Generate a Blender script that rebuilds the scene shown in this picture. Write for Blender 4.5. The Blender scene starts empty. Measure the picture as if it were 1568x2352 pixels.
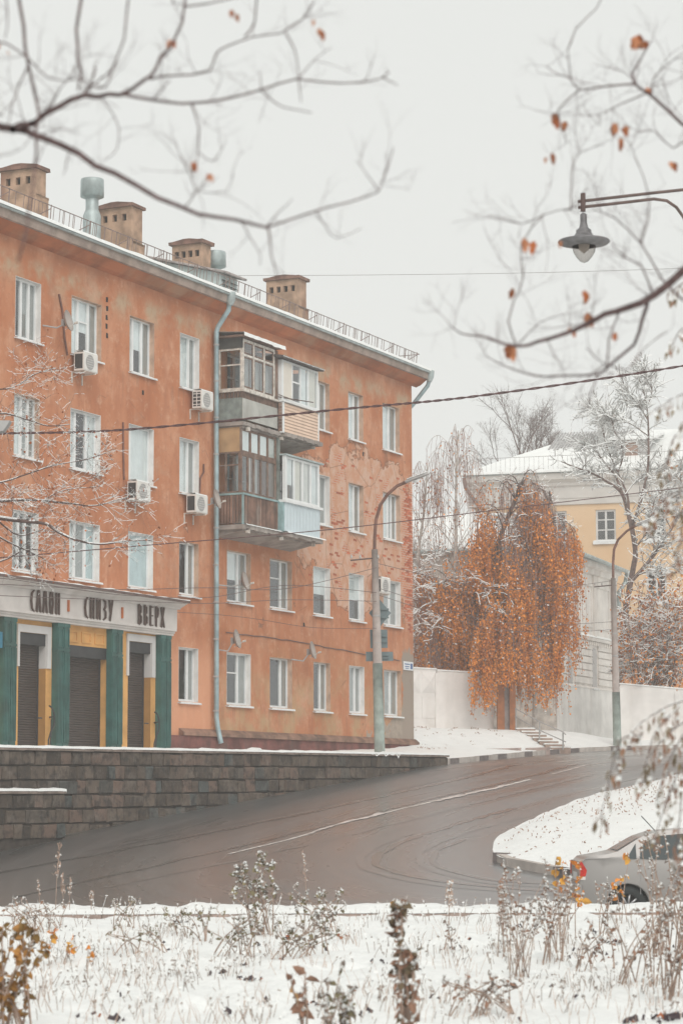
import bpy, bmesh, math, random
from math import sin, cos, tan, pi, radians, sqrt, atan2
from mathutils import Vector, Matrix, noise as mnoise

# ---------------------------------------------------------------- camera
SC = bpy.context.scene
COL = SC.collection
PITCH, ROLL, LENS = radians(6.70), radians(-0.19), 85.0
cam_d = bpy.data.cameras.new("camera"); cam = bpy.data.objects.new("camera", cam_d); COL.objects.link(cam)
cam_d.sensor_fit = 'VERTICAL'; cam_d.sensor_height = 36.0; cam_d.sensor_width = 24.0; cam_d.lens = LENS
cam_d.clip_start = 0.1; cam_d.clip_end = 2000
_f = Vector((0, cos(PITCH), sin(PITCH))); _u = Vector((0, -sin(PITCH), cos(PITCH))); _r = Vector((1, 0, 0))
_r2 = _r*cos(ROLL) + _u*sin(ROLL); _u2 = _u*cos(ROLL) - _r*sin(ROLL)
cam.matrix_world = Matrix(((_r2.x, _u2.x, -_f.x, 0), (_r2.y, _u2.y, -_f.y, 0), (_r2.z, _u2.z, -_f.z, 0), (0, 0, 0, 1)))
cam_d.dof.use_dof = True; cam_d.dof.focus_distance = 76; cam_d.dof.aperture_fstop = 4.0; cam_d.dof.aperture_blades = 8
SC.camera = cam
# ---------------------------------------------------------------- world, sun, exposure
world = bpy.data.worlds.new("World"); SC.world = world; world.use_nodes = True
nt = world.node_tree; nt.nodes.clear()
SUN_EL, SUN_AZ = radians(40), radians(165)
sky = nt.nodes.new('ShaderNodeTexSky'); sky.sky_type = 'NISHITA'; sky.sun_disc = False
sky.sun_elevation = SUN_EL; sky.sun_rotation = SUN_AZ; sky.dust_density = 4; sky.air_density = 1.0
hs = nt.nodes.new('ShaderNodeHueSaturation'); hs.inputs['Saturation'].default_value = 0.12
mixw = nt.nodes.new('ShaderNodeMix'); mixw.data_type = 'RGBA'; mixw.inputs[0].default_value = 0.93
mixw.inputs[7].default_value = (7.3, 7.42, 7.18, 1)       # closed cloud layer
bg = nt.nodes.new('ShaderNodeBackground'); bg.inputs[1].default_value = 0.10
wo = nt.nodes.new('ShaderNodeOutputWorld')
nt.links.new(sky.outputs[0], hs.inputs['Color']); nt.links.new(hs.outputs[0], mixw.inputs[6])
nt.links.new(mixw.outputs[2], bg.inputs[0]); nt.links.new(bg.outputs[0], wo.inputs[0])
sd = bpy.data.lights.new("sun", 'SUN'); sd.energy = 1.4; sd.angle = radians(40); sd.color = (1, .96, .9)
sun = bpy.data.objects.new("sun", sd); COL.objects.link(sun)
_sdir = Vector((sin(SUN_AZ)*cos(SUN_EL), cos(SUN_AZ)*cos(SUN_EL), sin(SUN_EL)))
sun.rotation_euler = (-_sdir).to_track_quat('-Z', 'Y').to_euler(); sun.location = (0, -20, 60)
SC.view_settings.view_transform = 'Standard'; SC.view_settings.look = 'None'
SC.view_settings.exposure = 0.20; SC.view_settings.gamma = 1.0; SC.view_settings.use_curve_mapping = False
SC.cycles.volume_step_rate = 1; SC.cycles.volume_bounces = 1
SC.cycles.max_bounces = 7; SC.cycles.transparent_max_bounces = 12

rng = random.Random(7)
U = rng.uniform
FPX = LENS/36.0*2352
def at(x, y, Y):
    """point at distance Y from the lens plane seen in direction (x, y) of the 1568x2352 survey grid"""
    q = _f + _r2*((x-784)/FPX) - _u2*((y-1176)/FPX)
    return q*(Y/q.y)
def nz(x, y, z=0.0): return mnoise.noise(Vector((x, y, z)))
def sst(a, b, x):
    t = max(0., min(1., (x-a)/(b-a))); return t*t*(3-2*t)
def lerp(a, b, t): return a+(b-a)*t

# ---------------------------------------------------------------- node helper
class G:
    def __init__(s, name):
        s.m = bpy.data.materials.new(name); s.m.use_nodes = True; s.t = s.m.node_tree; s.t.nodes.clear()
        s.o = s.t.nodes.new('ShaderNodeOutputMaterial'); s.b = s.t.nodes.new('ShaderNodeBsdfPrincipled')
        s.t.links.new(s.b.outputs[0], s.o.inputs[0])
        tc = s.t.nodes.new('ShaderNodeTexCoord'); s.obj = tc.outputs['Object']; s.uv = tc.outputs['UV']
        s.geo = s.t.nodes.new('ShaderNodeNewGeometry')
    def inp(s, sock, v):
        if hasattr(v, 'is_linked'): s.t.links.new(v, sock)
        elif v is not None:
            if isinstance(v, (tuple, list)) and len(v) == 3 and sock.type == 'RGBA': v = (*v, 1)
            sock.default_value = v
    def math(s, op, a, b=0.0, clamp=False):
        n = s.t.nodes.new('ShaderNodeMath'); n.operation = op; n.use_clamp = clamp
        s.inp(n.inputs[0], a); s.inp(n.inputs[1], b); return n.outputs[0]
    def mapping(s, vec=None, scale=(1, 1, 1), loc=(0, 0, 0)):
        n = s.t.nodes.new('ShaderNodeMapping'); s.inp(n.inputs[0], vec or s.obj)
        n.inputs['Scale'].default_value = scale; n.inputs['Location'].default_value = loc; return n.outputs[0]
    def noise(s, scale=5, detail=4, vec=None, rough=.55, dist=0):
        n = s.t.nodes.new('ShaderNodeTexNoise'); s.inp(n.inputs['Vector'], vec or s.obj)
        n.inputs['Scale'].default_value = scale; n.inputs['Detail'].default_value = detail
        n.inputs['Roughness'].default_value = rough; n.inputs['Distortion'].default_value = dist; return n.outputs['Fac']
    def vor(s, scale=5, vec=None, feat='F1'):
        n = s.t.nodes.new('ShaderNodeTexVoronoi'); n.feature = feat; s.inp(n.inputs['Vector'], vec or s.obj); n.inputs['Scale'].default_value = scale
        return n.outputs['Distance']
    def rmp(s, f, a, b, smooth=True):
        n = s.t.nodes.new('ShaderNodeMapRange'); n.interpolation_type = 'SMOOTHSTEP' if smooth else 'LINEAR'; n.clamp = True if hasattr(n, 'clamp') else None
        s.inp(n.inputs['Value'], f); n.inputs['From Min'].default_value = a; n.inputs['From Max'].default_value = b; return n.outputs[0]
    def mix(s, f, a, b, mode='MIX'):
        n = s.t.nodes.new('ShaderNodeMix'); n.data_type = 'RGBA'; n.blend_type = mode
        s.inp(n.inputs[0], f); s.inp(n.inputs[6], a); s.inp(n.inputs[7], b); return n.outputs[2]
    def sep(s, vec=None):
        n = s.t.nodes.new('ShaderNodeSeparateXYZ'); s.inp(n.inputs[0], vec or s.obj); return n.outputs
    def bump(s, h, strength=.5, dist=.02, base=None):
        n = s.t.nodes.new('ShaderNodeBump'); s.inp(n.inputs['Height'], h); n.inputs['Strength'].default_value = strength
        n.inputs['Distance'].default_value = dist
        if base is not None: s.inp(n.inputs['Normal'], base)
        return n.outputs[0]
    def attr(s, name):
        n = s.t.nodes.new('ShaderNodeAttribute'); n.attribute_name = name; return n.outputs['Fac']
    def rnd(s):
        n = s.t.nodes.new('ShaderNodeObjectInfo'); return n.outputs['Random']
    def set(s, color=None, rough=None, normal=None, metal=None, spec=None, **k):
        if color is not None: s.inp(s.b.inputs['Base Color'], color)
        if rough is not None: s.inp(s.b.inputs['Roughness'], rough)
        if normal is not None: s.inp(s.b.inputs['Normal'], normal)
        if metal is not None: s.inp(s.b.inputs['Metallic'], metal)
        if spec is not None: s.inp(s.b.inputs['Specular IOR Level'], spec)
        for a, v in k.items(): s.inp(s.b.inputs[a], v)
        return s.m
_mc = {}
def mat(name, col, rough=.75, var=.25, scale=4, metal=0, bump=0, bscale=30, dirt=None, spec=.4, objrnd=0):
    if name in _mc: return _mc[name]
    g = G(name); n = g.noise(scale, 5)
    lo = tuple(c*(1-var) for c in col); hi = tuple(min(1, c*(1+var)) for c in col)
    c = g.mix(g.rmp(n, .3, .7), lo, hi)
    if dirt: c = g.mix(g.math('MULTIPLY', g.rmp(g.noise(scale*.6, 6, g.mapping(scale=(1, 1, .35))), .5, .72), .8), c, dirt)
    if objrnd:
        v = g.math('MULTIPLY_ADD', g.rnd(), objrnd); g.t.nodes[-1].inputs[2].default_value = 1-objrnd*.5
        cb = g.t.nodes.new('ShaderNodeCombineColor'); [g.t.links.new(v, cb.inputs[i]) for i in range(3)]
        c = g.mix(1.0, c, cb.outputs[0], 'MULTIPLY')
    nb = g.bump(g.noise(bscale, 5), .5, bump) if bump else None
    _mc[name] = g.set(c, rough, nb, metal, spec); return _mc[name]

# ---------------------------------------------------------------- mesh helper
class MB:
    def __init__(s): s.v = []; s.f = []; s.m = []
    def quad(s, a, b, c, d, m=0):
        i = len(s.v); s.v += [tuple(a), tuple(b), tuple(c), tuple(d)]; s.f.append((i, i+1, i+2, i+3)); s.m.append(m)
    def poly(s, pts, m=0):
        i = len(s.v); s.v += [tuple(p) for p in pts]; s.f.append(tuple(range(i, i+len(pts)))); s.m.append(m)
    def box(s, x0, x1, y0, y1, z0, z1, m=0, jit=0):
        i = len(s.v); j = lambda: U(-jit, jit) if jit else 0
        for z in (z0, z1):
            for x, y in ((x0, y0), (x1, y0), (x1, y1), (x0, y1)): s.v.append((x+j(), y+j(), z+j()))
        for q in ((0, 3, 2, 1), (4, 5, 6, 7), (0, 1, 5, 4), (1, 2, 6, 5), (2, 3, 7, 6), (3, 0, 4, 7)):
            s.f.append(tuple(i+k for k in q)); s.m.append(m)
        return s
    def obox(s, c, ax, ay, az, m=0):
        c = Vector(c); i = len(s.v)
        for z in (-1, 1):
            for x, y in ((-1, -1), (1, -1), (1, 1), (-1, 1)): s.v.append(tuple(c+ax*x+ay*y+az*z))
        for q in ((0, 3, 2, 1), (4, 5, 6, 7), (0, 1, 5, 4), (1, 2, 6, 5), (2, 3, 7, 6), (3, 0, 4, 7)):
            s.f.append(tuple(i+k for k in q)); s.m.append(m)
        return s
    def tube(s, pts, rads, n=6, m=0, cap=True):
        pts = [Vector(p) for p in pts]
        if not isinstance(rads, (list, tuple)): rads = [rads]*len(pts)
        base = len(s.v); L = len(pts); up = None
        for i, p in enumerate(pts):
            d = (pts[min(i+1, L-1)]-pts[max(i-1, 0)])
            d = d.normalized() if d.length > 1e-9 else Vector((0, 0, 1))
            if up is None:
                up = Vector((0, 0, 1)) if abs(d.z) < .9 else Vector((1, 0, 0))
            a = d.cross(up)
            if a.length < 1e-6: a = d.orthogonal()
            a.normalize(); b = a.cross(d); up = b
            r = rads[i]
            for k in range(n):
                t = 2*pi*k/n; q = p+a*(r*cos(t))+b*(r*sin(t)); s.v.append((q.x, q.y, q.z))
        for i in range(L-1):
            for k in range(n):
                k2 = (k+1) % n
                s.f.append((base+i*n+k, base+i*n+k2, base+(i+1)*n+k2, base+(i+1)*n+k)); s.m.append(m)
        if cap and n > 2:
            s.f.append(tuple(base+k for k in range(n)))
            s.f.append(tuple(base+(L-1)*n+k for k in reversed(range(n)))); s.m += [m, m]
        return s
    def lathe(s, prof, c=(0, 0, 0), n=16, m=0, R=None):
        base = len(s.v); c = Vector(c)
        for r, z in prof:
            for k in range(n):
                t = 2*pi*k/n; q = Vector((r*cos(t), r*sin(t), z))
                if R: q = R @ q
                s.v.append(tuple(q+c))
        for i in range(len(prof)-1):
            for k in range(n):
                k2 = (k+1) % n
                s.f.append((base+i*n+k, base+i*n+k2, base+(i+1)*n+k2, base+(i+1)*n+k)); s.m.append(m)
        return s
    def prism_x(s, prof, x0, x1, m=0, closed=True):
        """profile of (y, z) swept along x"""
        i = len(s.v); L = len(prof)
        for x in (x0, x1): s.v += [(x, y, z) for y, z in prof]
        for k in range(L if closed else L-1):
            k2 = (k+1) % L; s.f.append((i+k, i+k2, i+L+k2, i+L+k)); s.m.append(m)
        if closed: s.f.append(tuple(i+k for k in reversed(range(L)))); s.f.append(tuple(i+L+k for k in range(L))); s.m += [m, m]
        return s
    def prism_y(s, prof, y0, y1, m=0):
        """profile of (x, z) swept along y"""
        i = len(s.v); L = len(prof)
        for y in (y0, y1): s.v += [(x, y, z) for x, z in prof]
        for k in range(L):
            k2 = (k+1) % L; s.f.append((i+k, i+k2, i+L+k2, i+L+k)); s.m.append(m)
        s.f.append(tuple(i+k for k in range(L))); s.f.append(tuple(i+L+k for k in reversed(range(L)))); s.m += [m, m]
        return s
    def mesh(s, name, mats):
        me = bpy.data.meshes.new(name); me.from_pydata(s.v, [], s.f)
        for m in (mats if isinstance(mats, (list, tuple)) else [mats]): me.materials.append(m)
        if any(s.m): me.polygons.foreach_set('material_index', s.m)
        me.update(); return me
    def build(s, name, mats, parent=None, smooth=False):
        o = bpy.data.objects.new(name, s.mesh(name, mats)); COL.objects.link(o)
        if parent: o.parent = parent
        if smooth: o.data.polygons.foreach_set('use_smooth', [True]*len(o.data.polygons))
        return o
def tag(o, label=None, cat=None, group=None, kind=None):
    if label: o['label'] = label
    if cat: o['category'] = cat
    if group: o['group'] = group
    if kind: o['kind'] = kind
    return o
def empty(name, loc, rz=0, label=None, cat=None, group=None):
    o = bpy.data.objects.new(name, None); COL.objects.link(o); o.location = loc; o.rotation_euler = (0, 0, rz); o.empty_display_size = .2
    return tag(o, label, cat, group)
def inst(me, name, parent, loc=(0, 0, 0), rot=(0, 0, 0), scale=(1, 1, 1)):
    o = bpy.data.objects.new(name, me); COL.objects.link(o); o.parent = parent; o.location = loc; o.rotation_euler = rot; o.scale = scale; return o
def copy_tree(o, parent=None):
    c = o.copy(); COL.objects.link(c); c.parent = parent
    for ch in list(o.children): copy_tree(ch, c)
    return c
def struct(o, label=None): return tag(o, label, None, None, 'structure')

# ---------------------------------------------------------------- materials
def snow_material(name, col=(.86, .87, .86), speck=0):
    g = G(name); n = g.noise(2.2, 5); c = g.mix(g.rmp(n, .35, .7), tuple(x*.95 for x in col), col)
    if speck:
        k = g.rmp(g.noise(9, 6, rough=.7), .63, .72); c = g.mix(g.math('MULTIPLY', k, speck), c, (.33, .27, .22))
    b = g.bump(g.noise(6, 6, rough=.65), .6, .08); b = g.bump(g.noise(40, 3), .35, .015, b)
    return g.set(c, .65, b, spec=.3)
SNOW = snow_material('snow'); SNOWF = snow_material('snow_over_grass', (.86, .87, .86), .55); SNOWB = snow_material('thin_snow_over_soil', (.84, .84, .83), .8)

def facade_material():
    g = G('peeling_orange_plaster'); x, y, z = g.sep()
    wob = g.noise(.55, 5); fine = g.noise(4, 6, rough=.7); streak = g.noise(1.0, 5, g.mapping(scale=(1.5, 1, .5)))
    c = g.mix(g.rmp(wob, .3, .7), (.46, .168, .075), (.55, .245, .135))
    c = g.mix(g.math('MULTIPLY', g.rmp(g.noise(.9, 7, g.mapping(loc=(7, 3, 2)), .68), .5, .68), .5), c, (.66, .38, .25))
    c = g.mix(g.math('MULTIPLY', g.rmp(streak, .48, .68), .5), c, (.38, .13, .06))
    c = g.mix(g.math('MULTIPLY', g.rmp(g.noise(1.3, 4, g.mapping(scale=(1.5, 1, .42), loc=(4, 0, 9)), .6), .55, .7), .4), c, (.66, .38, .25))
    c = g.mix(g.math('MULTIPLY', g.rmp(g.noise(.5, 7, g.mapping(loc=(2, 9, 4)), .7), .55, .66), .3), c, (.42, .30, .22))
    # grey-green damp band under the eave and rust under the soffit
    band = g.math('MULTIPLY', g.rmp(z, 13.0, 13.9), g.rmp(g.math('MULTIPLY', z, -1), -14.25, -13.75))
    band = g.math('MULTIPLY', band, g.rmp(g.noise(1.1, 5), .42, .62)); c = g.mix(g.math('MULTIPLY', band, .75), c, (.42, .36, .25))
    # drip stains below the sills and fine mottling
    for zs_ in (2.65, 5.72, 8.7, 11.8):
        dr = g.math('MULTIPLY', g.math('MULTIPLY', g.rmp(z, zs_-1.1, zs_-.05), g.rmp(g.math('MULTIPLY', z, -1), -zs_-.02, -zs_+.03)), g.rmp(g.noise(1, 4, g.mapping(scale=(5, 1, .25), loc=(zs_, 0, 0)), .65), .5, .66)); c = g.mix(g.math('MULTIPLY', dr, .5), c, (.33, .16, .10))
    c = g.mix(g.math('MULTIPLY', g.rmp(g.noise(5, 8, rough=.75), .5, .66), .5), c, (.37, .15, .085)); c = g.mix(g.math('MULTIPLY', g.rmp(g.noise(3.2, 8, g.mapping(loc=(5, 5, 5)), .75), .53, .66), .5), c, (.62, .38, .26))
    eave_tone = g.math('MULTIPLY', g.rmp(z, 13.6, 14.45), g.rmp(g.noise(.7, 6), .35, .6)); c = g.mix(g.math('MULTIPLY', eave_tone, .45), c, (.30, .13, .07))  # patchy darker orange towards the top of the wall
    # washed lower storey: paler to the left of the pipe, grey damp low down
    low = g.math('MULTIPLY', g.rmp(g.math('MULTIPLY', z, -1), -5.0, -3.6), g.rmp(g.math('MULTIPLY', x, -1), -10.4, -10.2)); c = g.mix(g.math('MULTIPLY', low, .7), c, (.72, .36, .22))
    dn = g.math('MULTIPLY', g.rmp(g.math('MULTIPLY', z, -1), -5.6, -2.0), g.rmp(g.noise(.8, 6, rough=.65), .40, .62)); dn = g.math('MULTIPLY', dn, g.rmp(x, 10.2, 11.5))
    c = g.mix(g.math('MULTIPLY', dn, .65), c, (.43, .33, .19))
    gp = g.math('ADD', g.math('MULTIPLY', g.noise(1.1, 6, rough=.65), 1.6), g.math('SUBTRACT', g.math('MULTIPLY', g.rmp(z, 1.8, 5.0, False), -.75), g.math('MULTIPLY', g.rmp(g.math('MULTIPLY', x, -1), -25, -18, False), .75)))
    gpm = g.rmp(gp, .42, .47); c = g.mix(gpm, c, g.mix(g.rmp(fine, .3, .7), (.30, .25, .21), (.42, .35, .29)))
    # corner cement render
    cc = g.math('MULTIPLY', g.rmp(g.math('ADD', x, g.math('MULTIPLY', fine, .9)), 24.45, 24.6), g.rmp(g.math('MULTIPLY', g.math('ADD', z, fine), -1), -5.6, -5.4)); c = g.mix(cc, c, (.33, .27, .225))
    # the big area where the paint has come off down to the undercoat and the bricks
    dx = g.math('DIVIDE', g.math('SUBTRACT', x, 21.6), 6.2); dz = g.math('DIVIDE', g.math('SUBTRACT', z, 8.9), 2.75)
    rr = g.math('SUBTRACT', 1.0, g.math('ADD', g.math('MULTIPLY', dx, dx), g.math('MULTIPLY', dz, dz)))
    rr = g.math('MAXIMUM', rr, -1.1)
    nn = g.math('SUBTRACT', g.noise(.75, 8, g.mapping(scale=(1, 1, 1.25), loc=(3, 0, 1)), .62), .5)
    field = g.math('ADD', g.math('MULTIPLY', rr, .34), nn)
    small = g.math('SUBTRACT', g.noise(.62, 7, g.mapping(loc=(11, 0, 5)), .6), .668)
    small = g.math('SUBTRACT', small, g.math('MULTIPLY', g.rmp(z, 11.2, 12.2), .2))
    field = g.math('MAXIMUM', field, small)
    peel = g.rmp(field, 0.0, .018)
    under = g.mix(g.rmp(g.noise(2.2, 8, rough=.7), .4, .6), (.57, .29, .18), (.61, .40, .30)); under = g.mix(g.math('MULTIPLY', g.rmp(g.noise(6, 6, rough=.75), .55, .68), .6), under, (.50, .27, .18))
    br = g.t.nodes.new('ShaderNodeTexBrick'); xz = g.t.nodes.new('ShaderNodeCombineXYZ'); g.t.links.new(x, xz.inputs[0]); g.t.links.new(z, xz.inputs[1]); g.t.links.new(xz.outputs[0], br.inputs['Vector'])
    br.inputs['Scale'].default_value = 1; br.inputs['Brick Width'].default_value = .26; br.inputs['Row Height'].default_value = .08; br.inputs['Mortar Size'].default_value = .012
    br.inputs['Color1'].default_value = (.52, .16, .08, 1); br.inputs['Color2'].default_value = (.62, .24, .13, 1); br.inputs['Mortar'].default_value = (.58, .42, .34, 1)
    bmask = g.math('MULTIPLY', g.rmp(g.math('ADD', nn, g.math('MULTIPLY', g.noise(2.6, 6, rough=.75), .55)), .36, .40), g.rmp(field, .1, .2))
    edgeb = g.math('MULTIPLY', g.rmp(g.math('ADD', x, g.math('MULTIPLY', g.noise(1.6, 6), 2.2)), 25.1, 25.6), g.math('MULTIPLY', g.rmp(z, 5.2, 6.4), g.rmp(g.math('MULTIPLY', z, -1), -11.4, -10.2)))
    bmask = g.math('MAXIMUM', bmask, edgeb)
    under = g.mix(bmask, under, br.outputs['Color']); c = g.mix(g.math('MAXIMUM', peel, edgeb), c, under)
    crack = g.math('MULTIPLY', g.rmp(g.math('ABSOLUTE', field), .014, .004), .8)
    crack = g.math('MAXIMUM', crack, g.math('MULTIPLY', g.rmp(g.vor(.55, g.mapping(scale=(1.3, 1, 1)), 'DISTANCE_TO_EDGE'), .012, .004), g.math('MULTIPLY', g.rmp(field, -.12, -.02), .55)))
    c = g.mix(crack, c, (.22, .11, .07))
    h = g.math('ADD', g.math('MULTIPLY', peel, -.8), g.math('MULTIPLY', fine, .25)); h = g.math('ADD', h, g.math('MULTIPLY', bmask, g.math('MULTIPLY', br.outputs['Fac'], -.4)))
    return g.set(c, .9, g.bump(h, .6, .02), spec=.2)
FACADE = facade_material()
def road_material():
    g = G('wet_asphalt'); d = g.attr('lane'); a = g.attr('along')
    cx = g.t.nodes.new('ShaderNodeCombineXYZ'); g.t.links.new(d, cx.inputs[0]); g.t.links.new(a, cx.inputs[1]); v = cx.outputs[0]
    tr = g.math('ADD', g.math('MULTIPLY', g.noise(1.0, 2, g.mapping(v, (.55, .03, 1)), .45), .68), g.math('MULTIPLY', g.noise(1.0, 2, g.mapping(v, (2.0, .04, 1), (9, 0, 0)), .5), .32)); tr2 = g.noise(3.2, 3, g.mapping(v, (1.3, .05, 1), (5, 0, 0)))
    n = g.noise(.35, 6)
    c = g.mix(g.rmp(tr, .35, .68), (.046, .048, .050), (.085, .086, .088))
    c = g.mix(g.math('MULTIPLY', g.rmp(tr2, .55, .75), .4), c, (.12, .10, .092))
    c = g.mix(g.math('MULTIPLY', g.rmp(n, .5, .75), .3), c, (.11, .10, .095))
    r = g.math('ADD', .17, g.math('MULTIPLY', g.rmp(tr, .3, .7), .16)); r = g.math('ADD', r, g.math('MULTIPLY', g.noise(.5, 5), .10))
    b = g.bump(g.noise(60, 3), .12, .003)
    return g.set(c, r, b, spec=.6, **{'Coat Weight': 1.0, 'Coat Roughness': g.math('ADD', .27, g.math('MULTIPLY', g.rmp(tr, .3, .7), .12)), 'Coat IOR': 1.75})
ROAD = road_material()
STONE = None
def stone_material():
    g = G('rough_granite_block'); n = g.noise(3.5, 7, rough=.7); r = g.rnd()
    c = g.mix(r, (.060, .046, .036), (.150, .115, .090)); c = g.mix(g.rmp(g.math('FRACT', g.math('MULTIPLY', r, 7.3)), .72, .9), c, (.17, .115, .09))
    c = g.mix(g.rmp(g.math('FRACT', g.math('MULTIPLY', r, 17.7)), .8, .95), c, (.085, .095, .092))
    c = g.mix(g.math('MULTIPLY', g.rmp(n, .45, .62), .8), c, (.04, .035, .032)); c = g.mix(g.math('MULTIPLY', g.rmp(g.noise(2.2, 7, g.mapping(loc=(3, 1, 8)), .7), .5, .65), .5), c, (.20, .165, .14)); c = g.mix(g.math('MULTIPLY', g.rmp(g.noise(7, 6, g.mapping(scale=(2, 1, .4))), .58, .75), .45), c, (.26, .23, .2))
    return g.set(c, .85, g.bump(g.noise(7, 7, rough=.7), .8, .05), spec=.3)
STONE = stone_material()
MORTAR = mat('dark_mortar', (.06, .048, .04), .95, .3, 6, bump=.02)
WHITE = mat('white_plastic_frame', (.74, .75, .75), .45, .06, 3)
OLDWHITE = mat('weathered_white_paint', (.60, .56, .51), .8, .25, 9, dirt=(.34, .27, .22))
REVEAL_W = mat('whitewashed_reveal', (.70, .68, .66), .85, .1, 3)
REVEAL_O = mat('plastered_reveal', (.50, .34, .25), .9, .2, 3)
SILLM = mat('sheet_metal_sill', (.68, .69, .69), .5, .1, 4)
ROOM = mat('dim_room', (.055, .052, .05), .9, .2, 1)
CURT = [mat('white_net_curtain', (.74, .76, .76), .9, .07, 3), mat('grey_roller_blind', (.33, .335, .33), .9, .08, 3), mat('beige_curtain', (.50, .45, .40), .9, .12, 3), mat('blue_grey_blind', (.50, .60, .62), .9, .08, 3)]
def glass_material(name, tint=(.96, .98, .98), gl=.16, rough=.04):
    g = G(name); fr = g.t.nodes.new('ShaderNodeFresnel'); fr.inputs[0].default_value = 1.5
    gs = g.t.nodes.new('ShaderNodeBsdfGlossy'); gs.inputs['Roughness'].default_value = rough; gs.inputs['Color'].default_value = (.95, .97, 1, 1)
    tr = g.t.nodes.new('ShaderNodeBsdfTransparent'); tr.inputs['Color'].default_value = (*tint, 1)
    mx = g.t.nodes.new('ShaderNodeMixShader'); f = g.math('ADD', g.math('MULTIPLY', fr.outputs[0], 1.7), gl*.25, True); f = g.math('MULTIPLY', f, g.math('SUBTRACT', 1.0, g.geo.outputs['Backfacing']))
    nb = g.bump(g.noise(1.6, 2), .25, .02); g.t.links.new(nb, gs.inputs['Normal'])
    g.t.links.new(f, mx.inputs[0]); g.t.links.new(tr.outputs[0], mx.inputs[1]); g.t.links.new(gs.outputs[0], mx.inputs[2]); g.t.links.new(mx.outputs[0], g.o.inputs[0]); return g.m
GLASS = glass_material('window_glass')
CORN = mat('grey_pink_cornice', (.37, .29, .25), .9, .22, 2.5, dirt=(.27, .21, .17), bump=.02)
PLINTH = mat('maroon_plinth', (.17, .065, .055), .9, .4, 2, dirt=(.10, .075, .065), bump=.02)
PLEDGE = mat('plinth_ledge', (.24, .14, .10), .9, .4, 1.8, dirt=(.07, .05, .042))
ZINC = mat('zinc_sheet', (.40, .46, .46), .5, .2, 3, metal=.35, dirt=(.28, .31, .31))
ROOFM = mat('pale_roof_sheet', (.46, .52, .52), .55, .15, 2, metal=.2)
CHIM = mat('chimney_plaster', (.40, .26, .18), .95, .3, 2.2, dirt=(.27, .13, .085), bump=.03)
CHCAP = mat('chimney_cap_brick', (.19, .105, .08), .95, .35, 4, bump=.03)
HOLE = mat('black_hole_fill', (.02, .018, .016), 1, .1)  # near-black fill for the chimney openings and the holes in the facade
IRON = mat('dark_iron', (.13, .09, .08), .6, .3, 6, metal=.4)
RUST = mat('rusty_steel', (.20, .10, .075), .75, .3, 5, metal=.3)
BWOOD = mat('brown_weathered_wood', (.17, .105, .08), .85, .35, 5, dirt=(.30, .25, .22))
BWOOD2 = mat('brown_board', (.20, .115, .085), .85, .3, 3, objrnd=.7, dirt=(.30, .27, .24))
GREYSHEET = mat('grey_fibre_cement', (.43, .43, .40), .85, .12, 2.5, dirt=(.33, .32, .29))
DARKSHEET = mat('grey_green_corrugated', (.22, .25, .235), .8, .2, 5)
OCHRE = mat('ochre_board', (.43, .27, .14), .85, .22, 1.5, dirt=(.30, .17, .09))
SIDING = mat('beige_siding', (.72, .53, .41), .6, .06, 2)
BLUESHEET = mat('pale_blue_profiled_sheet', (.55, .63, .67), .5, .06, 2)
TEAL = mat('faded_teal_paint', (.26, .38, .39), .8, .2, 3)
CONC = mat('grey_concrete', (.33, .29, .265), .9, .2, 3, dirt=(.2, .16, .14), bump=.03)
POLEC = mat('pole_concrete', (.40, .345, .32), .85, .15, 3, dirt=(.30, .26, .24), bump=.006)
POLEG = mat('pole_green_paint', (.30, .35, .32), .8, .25, 3, dirt=(.20, .17, .14))
ACW = mat('off_white_casing', (.68, .66, .63), .55, .08, 3)
BLACK = mat('black_grille', (.035, .035, .037), .6, .2, 5)
GREYM = mat('grey_plastic', (.38, .37, .365), .6, .1, 4)
SIGNB = mat('back_of_sign_galvanised', (.15, .195, .205), .6, .15, 3, metal=.2, dirt=(.11, .14, .145))
FASC = mat('pale_fascia_plaster', (.60, .56, .535), .8, .08, 1.6, dirt=(.50, .45, .42))
GREEN = mat('dark_green_pilaster', (.036, .112, .10), .6, .25, 2.5, dirt=(.055, .085, .075))
SHOPW = mat('shop_ochre_wall', (.62, .33, .11), .8, .14, 2)
SHUT = mat('brown_roller_shutter', (.068, .052, .046), .55, .15, 1.5, metal=.2)
LETT = mat('dark_brown_letter', (.075, .045, .036), .8, .3, 12, bump=.01)
ORB = mat('orange_divider', (.42, .12, .04), .7, .1)
DISH = mat('satellite_dish_grey', (.40, .35, .32), .6, .12, 3)
CABLE = mat('black_cable', (.10, .045, .045), .7, .2, 9)
WIRE = mat('grey_wire', (.13, .09, .085), .6, .2, 9)
BARK = mat('grey_brown_bark', (.115, .075, .066), .9, .35, 8, bump=.01)
BARKP = mat('pinkish_brown_bark', (.17, .115, .10), .9, .35, 8)
BARKF = mat('dark_twig_bark', (.105, .066, .064), .9, .4, 25)
LEAFR = mat('dry_red_leaf', (.40, .17, .085), .8, .4, 20)
BIRCHB = mat('birch_bark', (.50, .45, .41), .85, .3, 6, dirt=(.12, .09, .08))
TWIG = mat('purple_brown_twig', (.34, .225, .20), .9, .3, 6)
FENCEW = mat('white_painted_concrete', (.77, .75, .73), .85, .08, 1.2, dirt=(.56, .52, .48), bump=.01)
ANNEXW = mat('whitewashed_brick', (.72, .68, .64), .9, .1, 1.3, dirt=(.53, .46, .41), bump=.01)
ANNEXP = mat('grey_white_render', (.70, .68, .655), .9, .1, 1.3, dirt=(.49, .46, .42))
ANNEXB = mat('tan_brick_side', (.58, .525, .475), .9, .25, 2.5, bump=.01)
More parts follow.
